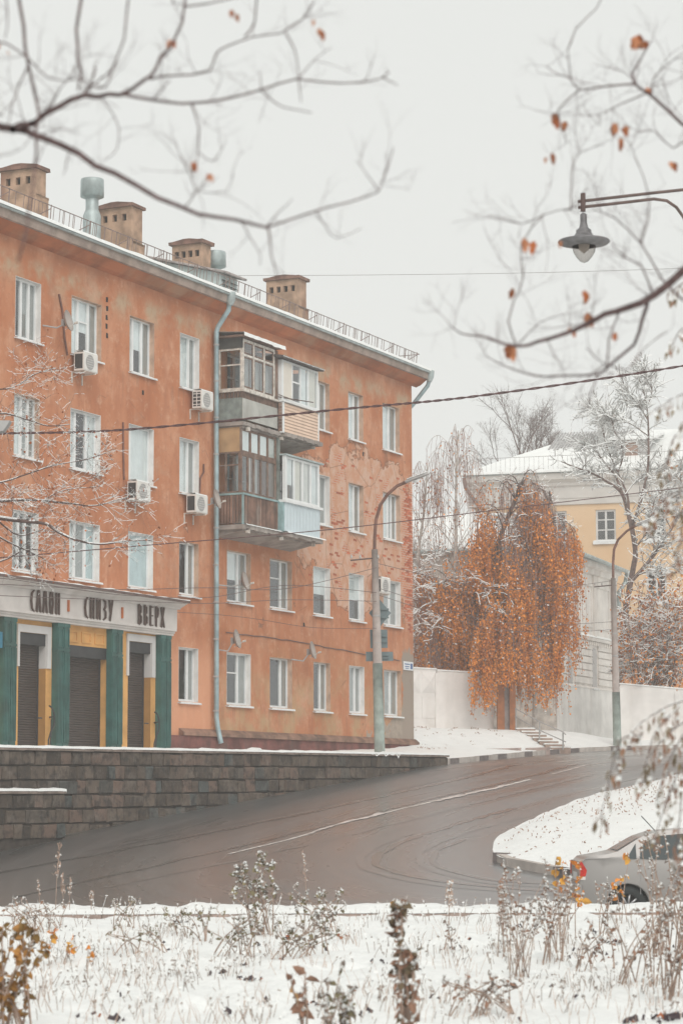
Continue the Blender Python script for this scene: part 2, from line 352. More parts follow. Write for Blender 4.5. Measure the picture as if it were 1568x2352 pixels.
YELC = mat('pale_grey_cornice', (.56, .53, .50), .85, .06, 1)
LEAFO = mat('orange_leaf', (.66, .24, .038), .8, .5, 9)
LEAFB = mat('rusty_leaf', (.33, .105, .04), .85, .4, 5)
LEAFY = mat('yellow_leaf', (.58, .30, .05), .8, .3, 5)
LEAFG = mat('olive_leaf', (.19, .16, .09), .85, .4, 5)
STEM = mat('dry_stem', (.34, .245, .195), .9, .35, 8)
KERBG = mat('kerb_concrete', (.47, .42, .385), .9, .15, 3, dirt=(.3, .25, .22)); KERBD = mat('kerb_dark_painted', (.17, .14, .135), .85, .2, 4)
def yel_material():
    g = G('yellow_and_orange_stucco'); x, y, z = g.sep(); n = g.noise(.5, 5)
    c = g.mix(g.rmp(n, .3, .7), (.62, .42, .25), (.66, .47, .30)); o = g.mix(g.rmp(n, .3, .7), (.52, .22, .09), (.56, .27, .12))
    return g.set(g.mix(g.rmp(g.math('ADD', z, g.math('MULTIPLY', n, .6)), 8.2, 8.0), c, o), .9)
YEL = yel_material()
def paint_material():
    g = G('silver_car_paint'); return g.set((.33, .312, .30), .38, None, .15, .5, **{'Coat Weight': .4})
CARP = paint_material()

# ================================================================ SETTING: ground, road, snow
def elin(X, Y): return -1.11 + .0283*(X+7.6) + .0848*(Y-54)
def eroad(X, Y):
    v = elin(X, Y); return v if v < .9 else .9+.45*(v-.9)
ISL = [(3.93, 45.7), (3.55, 46.6), (3.18, 47.35), (3.0, 48.4), (3.06, 49.75), (3.36, 52.15), (4.18, 54.9), (5.17, 58.1), (6.43, 61.2), (8.46, 65.15), (9.6, 67.2), (14, 73), (26, 80), (40, 80), (40, 44), (12, 43.6), (7, 43.9), (4.6, 44.9)]
def resample(P, step, closed=False):
    Q = [Vector((p[0], p[1], 0)) for p in P]
    if closed: Q.append(Q[0].copy())
    out = []; 
    n = len(Q)
    def cr(i, t):
        g = (lambda k: Q[k % (n-1)]) if closed else (lambda k: Q[max(0, min(n-1, k))])
        a, b, c, d = g(i-1), g(i), g(i+1), g(i+2)
        return .5*((2*b)+(c-a)*t+(2*a-5*b+4*c-d)*t*t+(3*b-a-3*c+d)*t**3)
    for i in range(n-1):
        L = (Q[i+1]-Q[i]).length; k = max(1, int(L/step))
        for j in range(k): out.append(cr(i, j/k))
    if not closed: out.append(Q[-1])
    return out
isl = resample(ISL, .5, True)
def seg_dist(X, Y, P):
    best = 1e9; par = 0; acc = 0
    for i in range(len(P)-1):
        ax, ay = P[i]; bx, by = P[i+1]; dx, dy = bx-ax, by-ay; l2 = dx*dx+dy*dy
        t = max(0, min(1, ((X-ax)*dx+(Y-ay)*dy)/l2)); d = (X-ax-t*dx)**2+(Y-ay-t*dy)**2; l = sqrt(l2)
        if d < best: best = d; par = acc+t*l
        acc += l
    return sqrt(best), par
def grid_obj(name, xs, ys, zf, mats, smooth=True):
    b = MB(); nx = len(xs)
    for y in ys:
        for x in xs: b.v.append((x, y, zf(x, y)))
    for j in range(len(ys)-1):
        for i in range(nx-1): b.f.append((j*nx+i, j*nx+i+1, (j+1)*nx+i+1, (j+1)*nx+i)); b.m.append(0)
    return b.build(name, mats, None, smooth)
def rng_f(a, b, st): n = max(1, int(round((b-a)/st))); return [a+(b-a)*i/n for i in range(n+1)]

gx = [-400, -200, -100, -60] + rng_f(-40, 40, 4) + [60, 100, 200, 400]
gy = [-60, -20] + rng_f(0, 100, 4) + [110, 130, 160, 200, 300, 420, 600]
def zground(X, Y):
    if Y < 34: return -2.9
    return min(max(eroad(max(-40, min(40, X)), min(Y, 100))-.5, -3.4), 1.2)
struct(grid_obj('ground', gx, gy, zground, SNOW))
rx = rng_f(-40, -14, 3)[:-1] + rng_f(-14, 18, .5)[:-1] + rng_f(18, 60, 3); ry = rng_f(30, 78, .5)[:-1] + rng_f(78, 100, 1)
road = struct(grid_obj('road', rx, ry, lambda x, y: eroad(x, y), ROAD))
ISLS = [(9.5, 43.2), (6, 44.2)] + ISL[:10] + [(9.6, 67.2), (14, 73), (26, 80)]
la = road.data.attributes.new('lane', 'FLOAT', 'POINT'); al = road.data.attributes.new('along', 'FLOAT', 'POINT')
ld = [seg_dist(v.co.x, v.co.y, ISLS) for v in road.data.vertices]
la.data.foreach_set('value', [a for a, b in ld]); al.data.foreach_set('value', [b for a, b in ld])

# painted line along the middle of the road: thin strips lying on the asphalt, broken and partly under snow
LINE = mat('worn_white_road_paint', (.62, .58, .54), .7, .3, 5, dirt=(.2, .17, .16)); SLUSH = mat('dirty_slush', (.55, .49, .46), .8, .3, 4, dirt=(.22, .16, .13))
cl = resample([(-2.39, 51.2), (-1.75, 52.55), (-1.03, 54.1), (-.02, 57.0), (2.18, 61.75), (4.07, 65.45), (6.26, 70.25), (7.79, 73.95), (9.6, 79), (11, 84)], .25)
def strip(name, pts, w0, w1, dz, m, wob=0):
    b = MB(); n = len(pts)
    for i, p in enumerate(pts):
        t = (pts[min(i+1, n-1)]-pts[max(0, i-1)]).normalized(); q = Vector((-t.y, t.x, 0)); w = lerp(w0, w1, i/max(1, n-1))*(1+wob*nz(i*.7, 3)); o = q*(wob*.08*nz(i*.23, 8))
        for s in (-1, 1):
            k = p+o+q*(s*w); b.v.append((k.x, k.y, eroad(k.x, k.y)+dz))
    for i in range(n-1): b.f.append((2*i, 2*i+2, 2*i+3, 2*i+1)); b.m.append(0)
    return b.build(name, m)
struct(strip('road_line', cl[:int(len(cl)*.52)], .035, .07, .006, LINE, .6)); struct(strip('road_line', cl[int(len(cl)*.56):int(len(cl)*.8)], .04, .05, .006, SLUSH, .9))
struct(strip('slush_ridge', cl[14:34], .03, .10, .012, SLUSH, 1.4)); struct(strip('slush_ridge', cl[44:64], .12, .09, .012, SLUSH, 1.4))
struct(strip('road_line', resample([(6.6, 76), (8.4, 80.2)], .4), .06, .06, .006, LINE, .6)); struct(strip('road_line', resample([(9.6, 83), (10.9, 86.5)], .4), .06, .06, .006, LINE, .6))

def trk(name, c, cr):
    g = G(name); n = g.noise(2.5, 5); return g.set(g.mix(g.rmp(n, .3, .7), tuple(v*.8 for v in c), tuple(v*1.2 for v in c)), .3, None, 0, .6, **{'Coat Weight': 1.0, 'Coat Roughness': cr, 'Coat IOR': 1.75})
TRK = trk('wet_tyre_track', (.046, .045, .045), .24); TRKL = trk('salt_grey_track', (.085, .081, .08), .34)
for nm, m, P, w in (('tyre_track', TRK, [(9, 41.3), (5, 42.6), (2.4, 44.6), (.95, 47.2), (.75, 50.2), (1.9, 54.2), (4.2, 59.5)], .13), ('tyre_track', TRKL, [(9, 40.9), (5, 42.2), (2.1, 44.3), (.62, 47.1), (.42, 50.3), (1.55, 54.4)], .10), ('tyre_track', TRK, [(8, 42.6), (5, 43.5), (3.0, 45.0), (1.95, 47.3), (1.85, 49.8), (2.6, 52.6)], .09), ('tyre_track', TRKL, [(8, 42.3), (4.8, 43.2), (2.75, 44.8), (1.7, 47.2), (1.6, 50), (2.4, 53.2), (4.6, 58)], .10), ('tyre_track', TRK, [(-6, 45), (-3.5, 50), (-1, 55.3), (2, 62.2), (5, 68.4), (7.5, 74.5)], .12), ('tyre_track', TRK, [(-7.5, 48), (-4.6, 53), (-1.6, 58.5), (1.5, 65), (4.6, 72), (7.2, 80)], .15), ('tyre_track', TRKL, [(-4.5, 46), (-1.8, 50.6), (.9, 56), (3.8, 62.3), (7, 69)], .16), ('tyre_track', TRKL, [(-5.5, 52.8), (-2.4, 58.2), (.8, 64.6), (3.8, 71.4), (6.3, 78.5)], .14)):
    struct(strip(nm, resample(P, .3), w*.5, w*.9, .004+U(0, .001), m, 1.2))
# island with its snow
b = MB(); n = len(isl); C0 = Vector((15, 60, 0)); T = [0, .012, .03, .06, .1, .15, .21, .28, .36, .45, .56, .7, .85, 1]
for ti, t in enumerate(T):
    for p in isl:
        q = p.lerp(C0, t); d = (q-p).length
        b.v.append((q.x, q.y, eroad(q.x, q.y)+.14+.16*sst(0, 1.2, d)+.25*sst(.5, 6, d)+.06*nz(q.x*1.3, q.y*1.3)+.03*nz(q.x*4, q.y*4)))
for ti in range(len(T)-1):
    for i in range(n): i2 = (i+1) % n; b.f.append((ti*n+i, ti*n+i2, (ti+1)*n+i2, (ti+1)*n+i)); b.m.append(0)
struct(b.build('snowy_island', SNOWF, None, True))
def kerb_run(name, pts, side, m_list, h=.15, w=.14, step=2):
    k = empty(name, (0, 0, 0)); struct(k)
    for i in range(0, len(pts)-step, step):
        a, c = pts[i], pts[i+step]; d = (c-a); L = d.length; d.normalize(); q = Vector((-d.y, d.x, 0))*side; mid = (a+c)*.5+q*(w*.5)
        bb = MB(); za, zc = eroad(a.x, a.y), eroad(c.x, c.y); sl = Vector((d.x*L, d.y*L, zc-za))*.5*.985
        bb.obox((mid.x+U(-.012, .012), mid.y+U(-.012, .012), (za+zc)/2+h/2-.04+U(-.008, .008)), sl, q*(w*.5), Vector((0, 0, h/2+.04)))
        bb.build('kerb_stone', m_list[(i//step) % len(m_list)], k)
    return k
vis = [p for p in isl if (p.x < 12.5 and p.y < 61)]
i0 = max(range(len(isl)), key=lambda i: (isl[i]-isl[i-1]).length if False else 0)
order = [isl[(i+len(isl)-14) % len(isl)] for i in range(len(isl))]
order = [p for p in order if p.x < 11 and p.y < 49.5]
kerb_run('island_kerb', order, -1, [KERBG, KERBD, KERBG, KERBG, KERBD], .17, .16, 2)
# far kerb and the snowy bank rising to the fence
FK = resample([(3.15, 75.6), (4.47, 79.5), (5.96, 83.5), (7.42, 87.3), (9.01, 90.7), (10.2, 92.3), (11.6, 92.9), (14, 93.1), (20, 93), (40, 92)], .5)
kerb_run('far_kerb', FK[:52], 1, [KERBG, KERBD, KERBG, KERBG, KERBD, KERBG, KERBD, KERBG], .16, .18, 2)
def bank_z(X, Y, dk, k):
    P = k+.13+.1*min(dk, 2.)+.025*dk; Yb = lerp(83.2, 88, max(-.5, min(1.2, (X-2.5)/5.5)))
    w = sst(Yb, Yb+6.5, Y)*(1-sst(8.4, 11.6, X))*sst(.3, 2.6, dk); H = 2.5
    return P+max(0, (H-P))*w + .035*nz(X*1.7, Y*1.7)*min(1, dk) + .02*nz(X*5, Y*5)*min(1, dk)
b = MB(); offs = [.10, .3, .6, 1, 1.4, 1.8, 2.2, 2.7, 3.2, 3.8, 4.4, 5, 5.7, 6.4, 7.2, 8, 9, 10, 11.5, 13, 15, 18, 22, 28]
fk2 = [Vector((3.15-.35*i, 75.6-.94*i, 0)) for i in (2, 1)] + FK
for i, p in enumerate(fk2):
    t = (fk2[min(i+1, len(fk2)-1)]-fk2[max(0, i-1)]).normalized(); q = Vector((-t.y, t.x, 0))
    for o in offs:
        r = p+q*o; b.v.append((r.x, r.y, bank_z(r.x, r.y, o, eroad(p.x, p.y))))
no = len(offs)
for i in range(len(fk2)-1):
    for j in range(no-1): b.f.append((i*no+j, (i+1)*no+j, (i+1)*no+j+1, i*no+j+1)); b.m.append(0)
struct(b.build('snow_bank', SNOWF, None, True))
BKERB = mat('brown_grey_kerb', (.34, .26, .235), .9, .2, 4)
bk = struct(empty('border_kerb', (0, 0, 0)))
for x0, x1, y0, y1, Y in ((967, 1012, 1725, 1724, 82.5), (1013, 1056, 1724, 1723, 82.9), (1112, 1150, 1722, 1721, 84.8), (1151, 1196, 1721, 1719.5, 85.4), (1206, 1262, 1720, 1718, 86.6)):
    a, c = at(x0, y0, Y), at(x1, y1, Y+.5); mid = (a+c)/2; MB().obox((mid.x, mid.y, mid.z-.12), (c-a)/2, Vector((0, .06, 0)), Vector((0, 0, .15))).build('kerb_board', BKERB, bk)

# snow field below the camera: lumpy, with a kerb line and an edge over the road
def zfield(X, Y):
    b_ = .05*nz(X*.8, Y*.8)+.05*nz(X*2.3, Y*2.3, 4)+.036*nz(X*6, Y*6, 9)*(1.25-.5*sst(30, 34, Y)); clump = max(0, nz(X*1.3+5, Y*1.1, 2)-.18)*.22*sst(31.5, 28, Y)
    ed = 35.2+.35*nz(X*.9, 1)+.15*nz(X*3, 7); t = sst(ed, ed+1.1, Y)
    base = -1.6+.05*sst(33, 34.6, Y)+.07*nz(X*2.2, 33)*sst(34, 35, Y)
    return lerp(base+b_+clump, eroad(X, Y)-.15, t)
fx = rng_f(-40, -8, 2)[:-1] + rng_f(-8, 8, .09)[:-1] + rng_f(8, 40, 2); fy = rng_f(-20, 10, 2)[:-1] + rng_f(10, 37, .12)
struct(grid_obj('snow_field', fx, fy, zfield, SNOW))
kf = struct(empty('path_kerb', (0, 0, 0)))
for i in range(40):
    x = -10+i*.52; MB().box(x, x+.51, 33.0, 33.1, -1.72, -1.575+U(-.006, .006), 0).build('kerb_stone', mat('brown_kerb', (.33, .25, .22), .9, .3, 6), kf)
sc_ = MB()
for i in range(160):
    x0 = -10+i*.13; z0 = -1.56+.015*nz(x0*3, 2); z1 = -1.56+.015*nz(x0*3+.39, 2)
    sc_.quad((x0, 32.99, z0-.01), (x0+.13, 32.99, z1-.01), (x0+.13, 33.2, z1+.04), (x0, 33.2, z0+.04))
struct(sc_.build('kerb_snow', SNOW, None, True))

# ================================================================ APARTMENT BUILDING
FA = radians(25.539); TH = pi/2-FA
FD = Vector((sin(FA), cos(FA), 0)); FN = Vector((cos(FA), -sin(FA), 0))
PO = Vector((-8.4315, 62, 0))+FN*.15
def W(s, y, z): p = PO+FD*s-FN*y; return Vector((p.x, p.y, z))
bld = empty('apartment_building', PO, TH, 'four storey orange apartment building with peeling plaster, glazed balconies and brick chimneys', 'building')
SL, SR = -7.0, 25.02; ZB, ZT = 1.2, 14.5
COLS = {0: (0, .91), 1: (2.73, 1.25), 2: (5.8, 1.08), 3: (8.68, .86), 4: (11.59, 1.23), 5: (14.39, 1.22), 6: (17.44, .93), 7: (20.1, .87), 8: (22.84, 1.13), -1: (-3.3, 1.2)}
FLR = {1: (2.72, 4.28), 2: (5.80, 7.35), 3: (8.77, 10.38), 4: (11.87, 13.46)}
wins = []
for f in (1, 2, 3, 4):
    for c in ((3, 4, 5, 6, 7, 8) if f == 1 else (-1, 0, 1, 2, 3, 4, 5, 6, 7, 8)):
        s, w = COLS[c]; z0, z1 = FLR[f]; l, r = s-.31, s+w
        if f >= 3 and c in (4, 5): z0 = z0-.6; z1 -= .1
        wins.append((f, c, l, r, z0, z1))
# wall mesh: grid of cells with the openings left out, reveals and dim rooms behind
b = MB(); xs = sorted(set([SL, SR]+[round(w[k], 3) for w in wins for k in (2, 3)])); zs = sorted(set([ZB, ZT]+[round(w[k], 3) for w in wins for k in (4, 5)]))
for i in range(len(xs)-1):
    for j in range(len(zs)-1):
        cx, cz = (xs[i]+xs[i+1])/2, (zs[j]+zs[j+1])/2
        if any(w[2] < cx < w[3] and w[4] < cz < w[5] for w in wins): continue
        b.quad((xs[i], 0, zs[j]), (xs[i+1], 0, zs[j]), (xs[i+1], 0, zs[j+1]), (xs[i], 0, zs[j+1]))
for f, c, l, r, z0, z1 in wins:
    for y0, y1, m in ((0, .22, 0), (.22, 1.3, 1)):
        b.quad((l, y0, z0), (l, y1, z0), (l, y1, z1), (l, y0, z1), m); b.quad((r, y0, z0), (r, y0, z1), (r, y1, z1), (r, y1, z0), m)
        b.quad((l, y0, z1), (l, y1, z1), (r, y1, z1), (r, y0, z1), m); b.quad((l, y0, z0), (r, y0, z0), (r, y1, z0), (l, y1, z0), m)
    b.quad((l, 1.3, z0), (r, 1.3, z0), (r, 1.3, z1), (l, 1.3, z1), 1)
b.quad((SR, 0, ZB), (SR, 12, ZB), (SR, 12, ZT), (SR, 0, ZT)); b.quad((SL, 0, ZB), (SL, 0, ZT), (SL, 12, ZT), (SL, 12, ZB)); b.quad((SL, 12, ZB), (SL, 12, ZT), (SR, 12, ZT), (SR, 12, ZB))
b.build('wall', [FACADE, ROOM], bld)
# windows
def window(l, r, z0, z1, fr, kinds, rev, tr=None, sill=True, mfr=WHITE, y=.15):
    fw = .055; ms = [l]+[l+(r-l)*k for k in fr]+[r]; b = MB()
    b.box(l, r, y, y+.06, z1-fw, z1); b.box(l, r, y, y+.06, z0, z0+fw+.02)
    b.box(l, l+fw, y+.001, y+.06, z0+fw+.02, z1-fw); b.box(r-fw, r, y+.001, y+.06, z0+fw+.02, z1-fw)
    for k in ms[1:-1]: b.box(k-.05, k+.05, y-.004, y+.058, z0+fw+.02, z1-fw)
    if tr:
        for ci, zz in tr: b.box(ms[ci]+.05, ms[ci+1]-.05, y+.004, y+.05, lerp(z0, z1, zz)-.02, lerp(z0, z1, zz)+.02)
    w = b.build('window', mfr, bld)
    for i in range(len(ms)-1):
        a, c = ms[i]+fw*.7, ms[i+1]-fw*.7
        MB().box(a, c, y+.03, y+.036, z0+fw, z1-fw).build('pane', GLASS, w)
        k = kinds[i % len(kinds)]
        if k is not None:
            top = z1; bot = z0
            if k >= 10: bot = lerp(z0, z1, .45); k -= 10
            cb = MB(); n = 8
            for q in range(n):
                xa, xb = lerp(a, c, q/n), lerp(a, c, (q+1)/n); cb.quad((xa, y+.065+.012*(q % 2), bot), (xb, y+.065+.012*((q+1) % 2), bot), (xb, y+.065+.012*((q+1) % 2), top), (xa, y+.065+.012*(q % 2), top))
            cb.build('curtain', CURT[k], w)
    if sill:
        sb = MB(); sb.prism_x([(-.09, z0-.075), (.15, z0-.03), (.15, z0+.0), (-.09, z0-.045)], l-.05, r+.06); sb.build('sill', SILLM, w)
        sn = MB(); n = 10
        for q in range(n):
            xa, xb = lerp(l, r+.05, q/n), lerp(l, r+.05, (q+1)/n); ha, hb = .015+.02*abs(nz(xa*5, z0)), .015+.02*abs(nz(xb*5, z0))
            sn.quad((xa, -.085, z0-.043+ha), (xb, -.085, z0-.043+hb), (xb, .14, z0+hb*.6), (xa, .14, z0+ha*.6)); sn.quad((xa, -.086, z0-.045), (xb, -.086, z0-.045), (xb, -.085, z0-.043+hb), (xa, -.085, z0-.043+ha))
        sn.build('snow', SNOW, w, True)
    if rev:
        rb = MB(); m = REVEAL_W if rev == 1 else REVEAL_O
        rb.box(r-.012, r+.001, .0, y, z0, z1); rb.box(l, r-.012, .003, y, z1-.012, z1+.001); rb.box(l-.001, l+.012, .0, y, z0, z1-.012); rb.build('reveal', m, w)
    return w
SPEC = {(4, 0): ((.40, .70), (None, 1, 1), 1), (4, 1): ((.36, .70), (0, 10, 1), 2), (4, 2): ((.30, .66), (0, 10, 1), 2), (4, 3): ((.66,), (0, 1), 1), (4, 6): ((.6,), (1, 1), 2), (4, 7): ((.62,), (0, 1), 2), (4, 8): ((.58,), (0, 1), 2),
        (3, 0): ((.45, .72), (0, 1, 1), 2), (3, 1): ((.30, .66), (0, None, 0), 1), (3, 2): ((.22,), (1, 0), 1), (3, 3): ((.64,), (0, 1), 1), (3, 6): ((.6,), (1, 1), 1), (3, 7): ((.6,), (0, 1), 2), (3, 8): ((.5, .7), (0, 1, 1), 2),
        (2, 0): ((.4, .66), (1, None, None), 1), (2, 1): ((.32, .66), (0, 1, 3), 1), (2, 2): ((.2,), (3, 3), 1), (2, 3): ((.64,), (None, 1), 2), (2, 4): ((.62,), (10, 1), 2), (2, 5): ((.66,), (None, 1), 2), (2, 6): ((.2,), (0, 10), 1), (2, 7): ((.25,), (1, 10), 1), (2, 8): ((.56,), (1, 1), 1),
        (1, 3): ((.66,), (None, 1), 1), (1, 4): ((.62,), (None, 1), 1), (1, 5): ((.66,), (None, 1), 2), (1, 6): ((.62,), (None, 1), 2), (1, 7): ((.62,), (1, 1), 1), (1, 8): ((.57,), (1, 1), 2)}
for f, c, l, r, z0, z1 in wins:
    fr, kinds, rev = SPEC.get((f, c), ((.5,), (0, 1), 1)); tr = None
    if (f, c) in ((2, 5), (3, 1), (4, 1), (1, 4)): tr = [(len(fr)-1, .62)]
    if f >= 3 and c in (4, 5): window(l, r, z0, z1, (.5,), (None, 1), 2, [(0, .66), (1, .66)], False)
    else: window(l, r, z0, z1, fr, kinds, rev, tr)
# plinth, cornice, roof, gutter
PB = MB(); PB.box(7.33, 25.08, -.10, .02, ZB-.3, 1.74); PB.build('plinth', PLINTH, bld)
PB = MB(); PB.prism_x([(-.16, 1.745), (.01, 1.745), (.01, 1.96), (-.04, 1.93), (-.15, 1.84)], 8.4, 25.16); PB.build('plinth_ledge', PLEDGE, bld)
PB = MB(); PB.prism_x([(.01, 14.42), (-.16, 14.48), (-.40, 14.66), (-.40, 14.72), (.01, 14.75)], SL, 25.44); PB.build('soffit', mat('orange_soffit', (.38, .125, .05), .9, .25, 1.2, dirt=(.40, .24, .15)), bld)
PB = MB(); PB.prism_x([(.01, 14.76), (-.40, 14.73), (-.42, 14.66), (-.50, 14.67), (-.54, 14.80), (-.55, 14.90), (.01, 14.93)], SL, 25.5); PB.build('cornice', CORN, bld)
RS = .15
RB = MB(); y1 = 6.2; rz = 14.99+RS*(y1+.58)
RB.poly([(SL, -.58, 14.99), (25.6, -.58, 14.99), (22, y1, rz), (SL, y1, rz)]); RB.poly([(25.6, -.58, 14.985), (25.6, 13, 14.985), (22, y1, rz)]); RB.poly([(SL, 13, 14.985), (SL, y1, rz), (22, y1, rz), (25.6, 13, 14.985)])
RB.quad((SL, -.58, 14.99), (SL, -.58, 14.95), (25.6, -.58, 14.94), (25.6, -.58, 14.99)); RB.quad((25.6, -.58, 14.94), (25.6, 13, 14.94), (25.6, 13, 14.985), (25.6, -.58, 14.985)); RB.build('roof', ROOFM, bld)
sn = MB(); n = 200
for q in range(n):
    xa, xb = lerp(SL, 25.6, q/n), lerp(SL, 25.6, (q+1)/n); ha, hb = [.02+.035*max(0, nz(x*1.1, 4)+.35) for x in (xa, xb)]
    sn.quad((xa, -.655, 14.93), (xb, -.655, 14.93), (xb, -.62, 15.0+hb), (xa, -.62, 15.0+ha)); sn.quad((xa, -.62, 15.0+ha), (xb, -.62, 15.0+hb), (xb, .4+.3*nz(xb, 9), 15.15+hb*.2), (xa, .4+.3*nz(xa, 9), 15.15+ha*.2))
sn.build('snow_edge', SNOW, bld, True)
gb = MB(); gb.tube([(SL, -.60, 14.90), (25.55, -.60, 14.90)], .042, 8); gb.build('gutter', ZINC, bld, True)
# railing
rl = MB(); RY = -.18
rl.tube([(SL, RY-.05, 15.58), (25.2, RY-.05, 15.56), (25.2, 7, 15.56)], .014, 5); rl.tube([(SL, RY, 15.10), (25.2, RY, 15.09), (25.2, 7, 15.09)], .012, 5)
for k in range(-3, 14):
    x = k*2.0+1.2-.2
    if x > 25: break
    rl.tube([(x, RY, 14.98), (x, RY-.05, 15.60)], .014, 5); rl.tube([(x, RY-.04, 15.5), (x-.55, RY+.5, 15.05)], .012, 4)
RAILM = mat('rusty_grey_rail', (.20, .145, .13), .7, .3, 5)
rail = rl.build('roof_railing', RAILM, bld)
bm = MB().tube([(0, 0, 15.05), (0, -.05, 15.57)], .0105, 4).mesh('bar', [mat('rusty_grey_rail', (.20, .145, .13))])
x = SL+.1
while x < 25.2: inst(bm, 'bar', rail, (x, RY, 0), (0, U(-.012, .012), 0)); x += .195
for k in range(1, 16): inst(bm, 'bar', rail, (25.2, RY+k*.2, 0))
# chimneys
def chimney(s, w, y0, d, zt, holes, lower):
    b = MB(); b.box(s, s+w, y0, y0+d, 15, zt-.58); b.box(s-.06, s+w+.06, y0-.06, y0+d+.06, 15, lower)
    for q in range(6): b.box(s-.06+U(-.01, .01), s+w+.07, y0-.07, y0+d+.07, lower-.02+U(-.02, .02), lower+.03)
    hz0, hz1 = zt-.58, zt-.36; n = holes; hw = .16; gap = (d-n*hw)/(n+1)
    b.box(s+.14, s+w-.14, y0+.14, y0+d-.14, hz0, hz1, 1)
    for k in range(n+1):
        a = y0+k*(gap+hw); b.box(s, s+w, a, a+gap, hz0, hz1) if k in (0, n) else (b.box(s, s+.14, a, a+gap, hz0, hz1), b.box(s+w-.14, s+w, a, a+gap, hz0, hz1))
    b.box(s, s+w, y0, y0+d, hz1, zt-.14)
    c = b.build('chimney', [CHIM, HOLE], bld)
    t = MB(); t.box(s-.09, s+w+.09, y0-.09, y0+d+.09, zt-.14, zt-.04, 0, .015); t.prism_x([(y0-.05, zt-.04), (y0+d+.05, zt-.04), (y0+d*.6, zt+.04), (y0+d*.4, zt+.04)], s-.05, s+w+.05); t.build('chimney_cap', CHCAP, c)
for a in ((5.45, .55, 3.15, 1.2, 18.2, 3, 17.25), (10.88, .66, 3.15, 1.2, 18.28, 3, 17.0), (15.36, .62, 3.15, 1.1, 18.05, 4, 16.9), (22.35, .66, 3.15, 1.25, 18.22, 4, 17.05)): chimney(*a)
def vent(s, y, zt, rc, rb_, hc=.55):
    b = MB(); b.lathe([(rb_, 15), (rb_, zt-1.15), (rb_*.72, zt-.95), (rb_*.72, zt-.45)], (s, y, 0), 16); v = b.build('vent_pipe', ZINC, bld, True)
    c = MB(); c.lathe([(rb_*.7, zt-hc-.08), (rc*.92, zt-hc), (rc, zt-hc), (rc, zt-.05), (rc*.97, zt), (0, zt+.03)], (s, y, 0), 18); c.build('vent_cap', ZINC, v, True)
vent(9.95, 4.0, 18.85, .36, .28); vent(16.55, 3.3, 17.85, .36, .26, .5)
# roof dormer with a louvre
dm = MB(); dm.prism_x([(.9, 15), (3.7, 15), (3.7, 16.88), (.9, 16.12)], 12.52, 13.6); dor = dm.build('dormer', ROOFM, bld)
for k in range(6):
    for q in range(2): MB().obox((12.80+q*.5, .86, 15.22+k*.14), Vector((.21, 0, 0)), Vector((0, .05, .03)), Vector((0, -.004, .006))).build('louvre_slat', BLACK, dor)
rt = MB()
for k in range(17): rt.tube([(12.4+k*.08, .62, 16.10), (12.4+k*.08, 3.75, 16.95)], .04, 5)
rt.build('dormer_roof', mat('dormer_roof_sheet', (.36, .32, .31), .8, .3, 5), dor)
# drainpipes
def pipe(name, pts, r, parent, cuffs=()):
    d = MB(); d.tube(pts, r, 10); o = d.build(name, mat('blue_grey_pipe', (.30, .40, .43), .5, .2, 3, metal=.2, dirt=(.22, .28, .29)), parent, True)
    for c in cuffs: MB().lathe([(r*1.18, -.025), (r*1.22, 0), (r*1.18, .025)], c, 10).build('pipe_collar', GREYM, o)
    return o
dp = pipe('drainpipe', [(10.42, -.52, 14.62), (10.42, -.50, 14.45), (10.32, -.2, 13.95), (10.31, -.15, 13.8), (10.34, -.15, 8), (10.38, -.15, 2.3), (10.42, -.17, 2.0), (10.5, -.24, 1.55)], .075, bld, [(10.31+(13.6-z)*.003, -.15, z) for z in (13.4, 12.3, 11.2, 10.1, 9, 7.9, 6.8, 5.7, 4.6, 3.5, 2.5)])
MB().lathe([(.17, .28), (.18, .25), (.16, .05), (.08, -.12)], (10.42, -.55, 14.70), 14).build('pipe_funnel', ZINC, dp, True)
dp = pipe('drainpipe', [(25.42, -.5, 14.62), (25.40, -.46, 14.45), (25.20, .05, 13.75), (25.13, .3, 13.5), (25.13, .3, 2)], .075, bld)
MB().lathe([(.17, .28), (.18, .25), (.16, .05), (.08, -.12)], (25.42, -.52, 14.70), 14).build('pipe_funnel', ZINC, dp, True)
# bricks laid bare where the plaster has fallen off
bme = [MB().box(-.12, .12, -.006, .05, -.034, .034, 0, .006).mesh('brick', [mat('bare_red_brick', (.46, .13, .065), .95, .25, 8, objrnd=.5)]) for _ in range(3)]
cnt = 0
while cnt < 170:
    s, z = (U(17, 24.9), U(6.9, 11.0)) if U(0, 1) < .72 else (24.92-abs(rng.gauss(0, .28)), U(5.6, 10.8))
    if nz(s*.9, z*1.2, 3) < .05 and s < 24.3: continue
    row = round(z/.08)*.08; col = round(s/.26)*.26+(.13 if round(z/.08) % 2 else 0)
    if col > 24.86 or any(w[2]-.2 < col < w[3]+.2 and w[4]-.12 < row < w[5]+.1 for w in wins): continue
    inst(bme[cnt % 3], 'brick', bld, (col, 0, row), (0, U(-.03, .03), 0)); cnt += 1

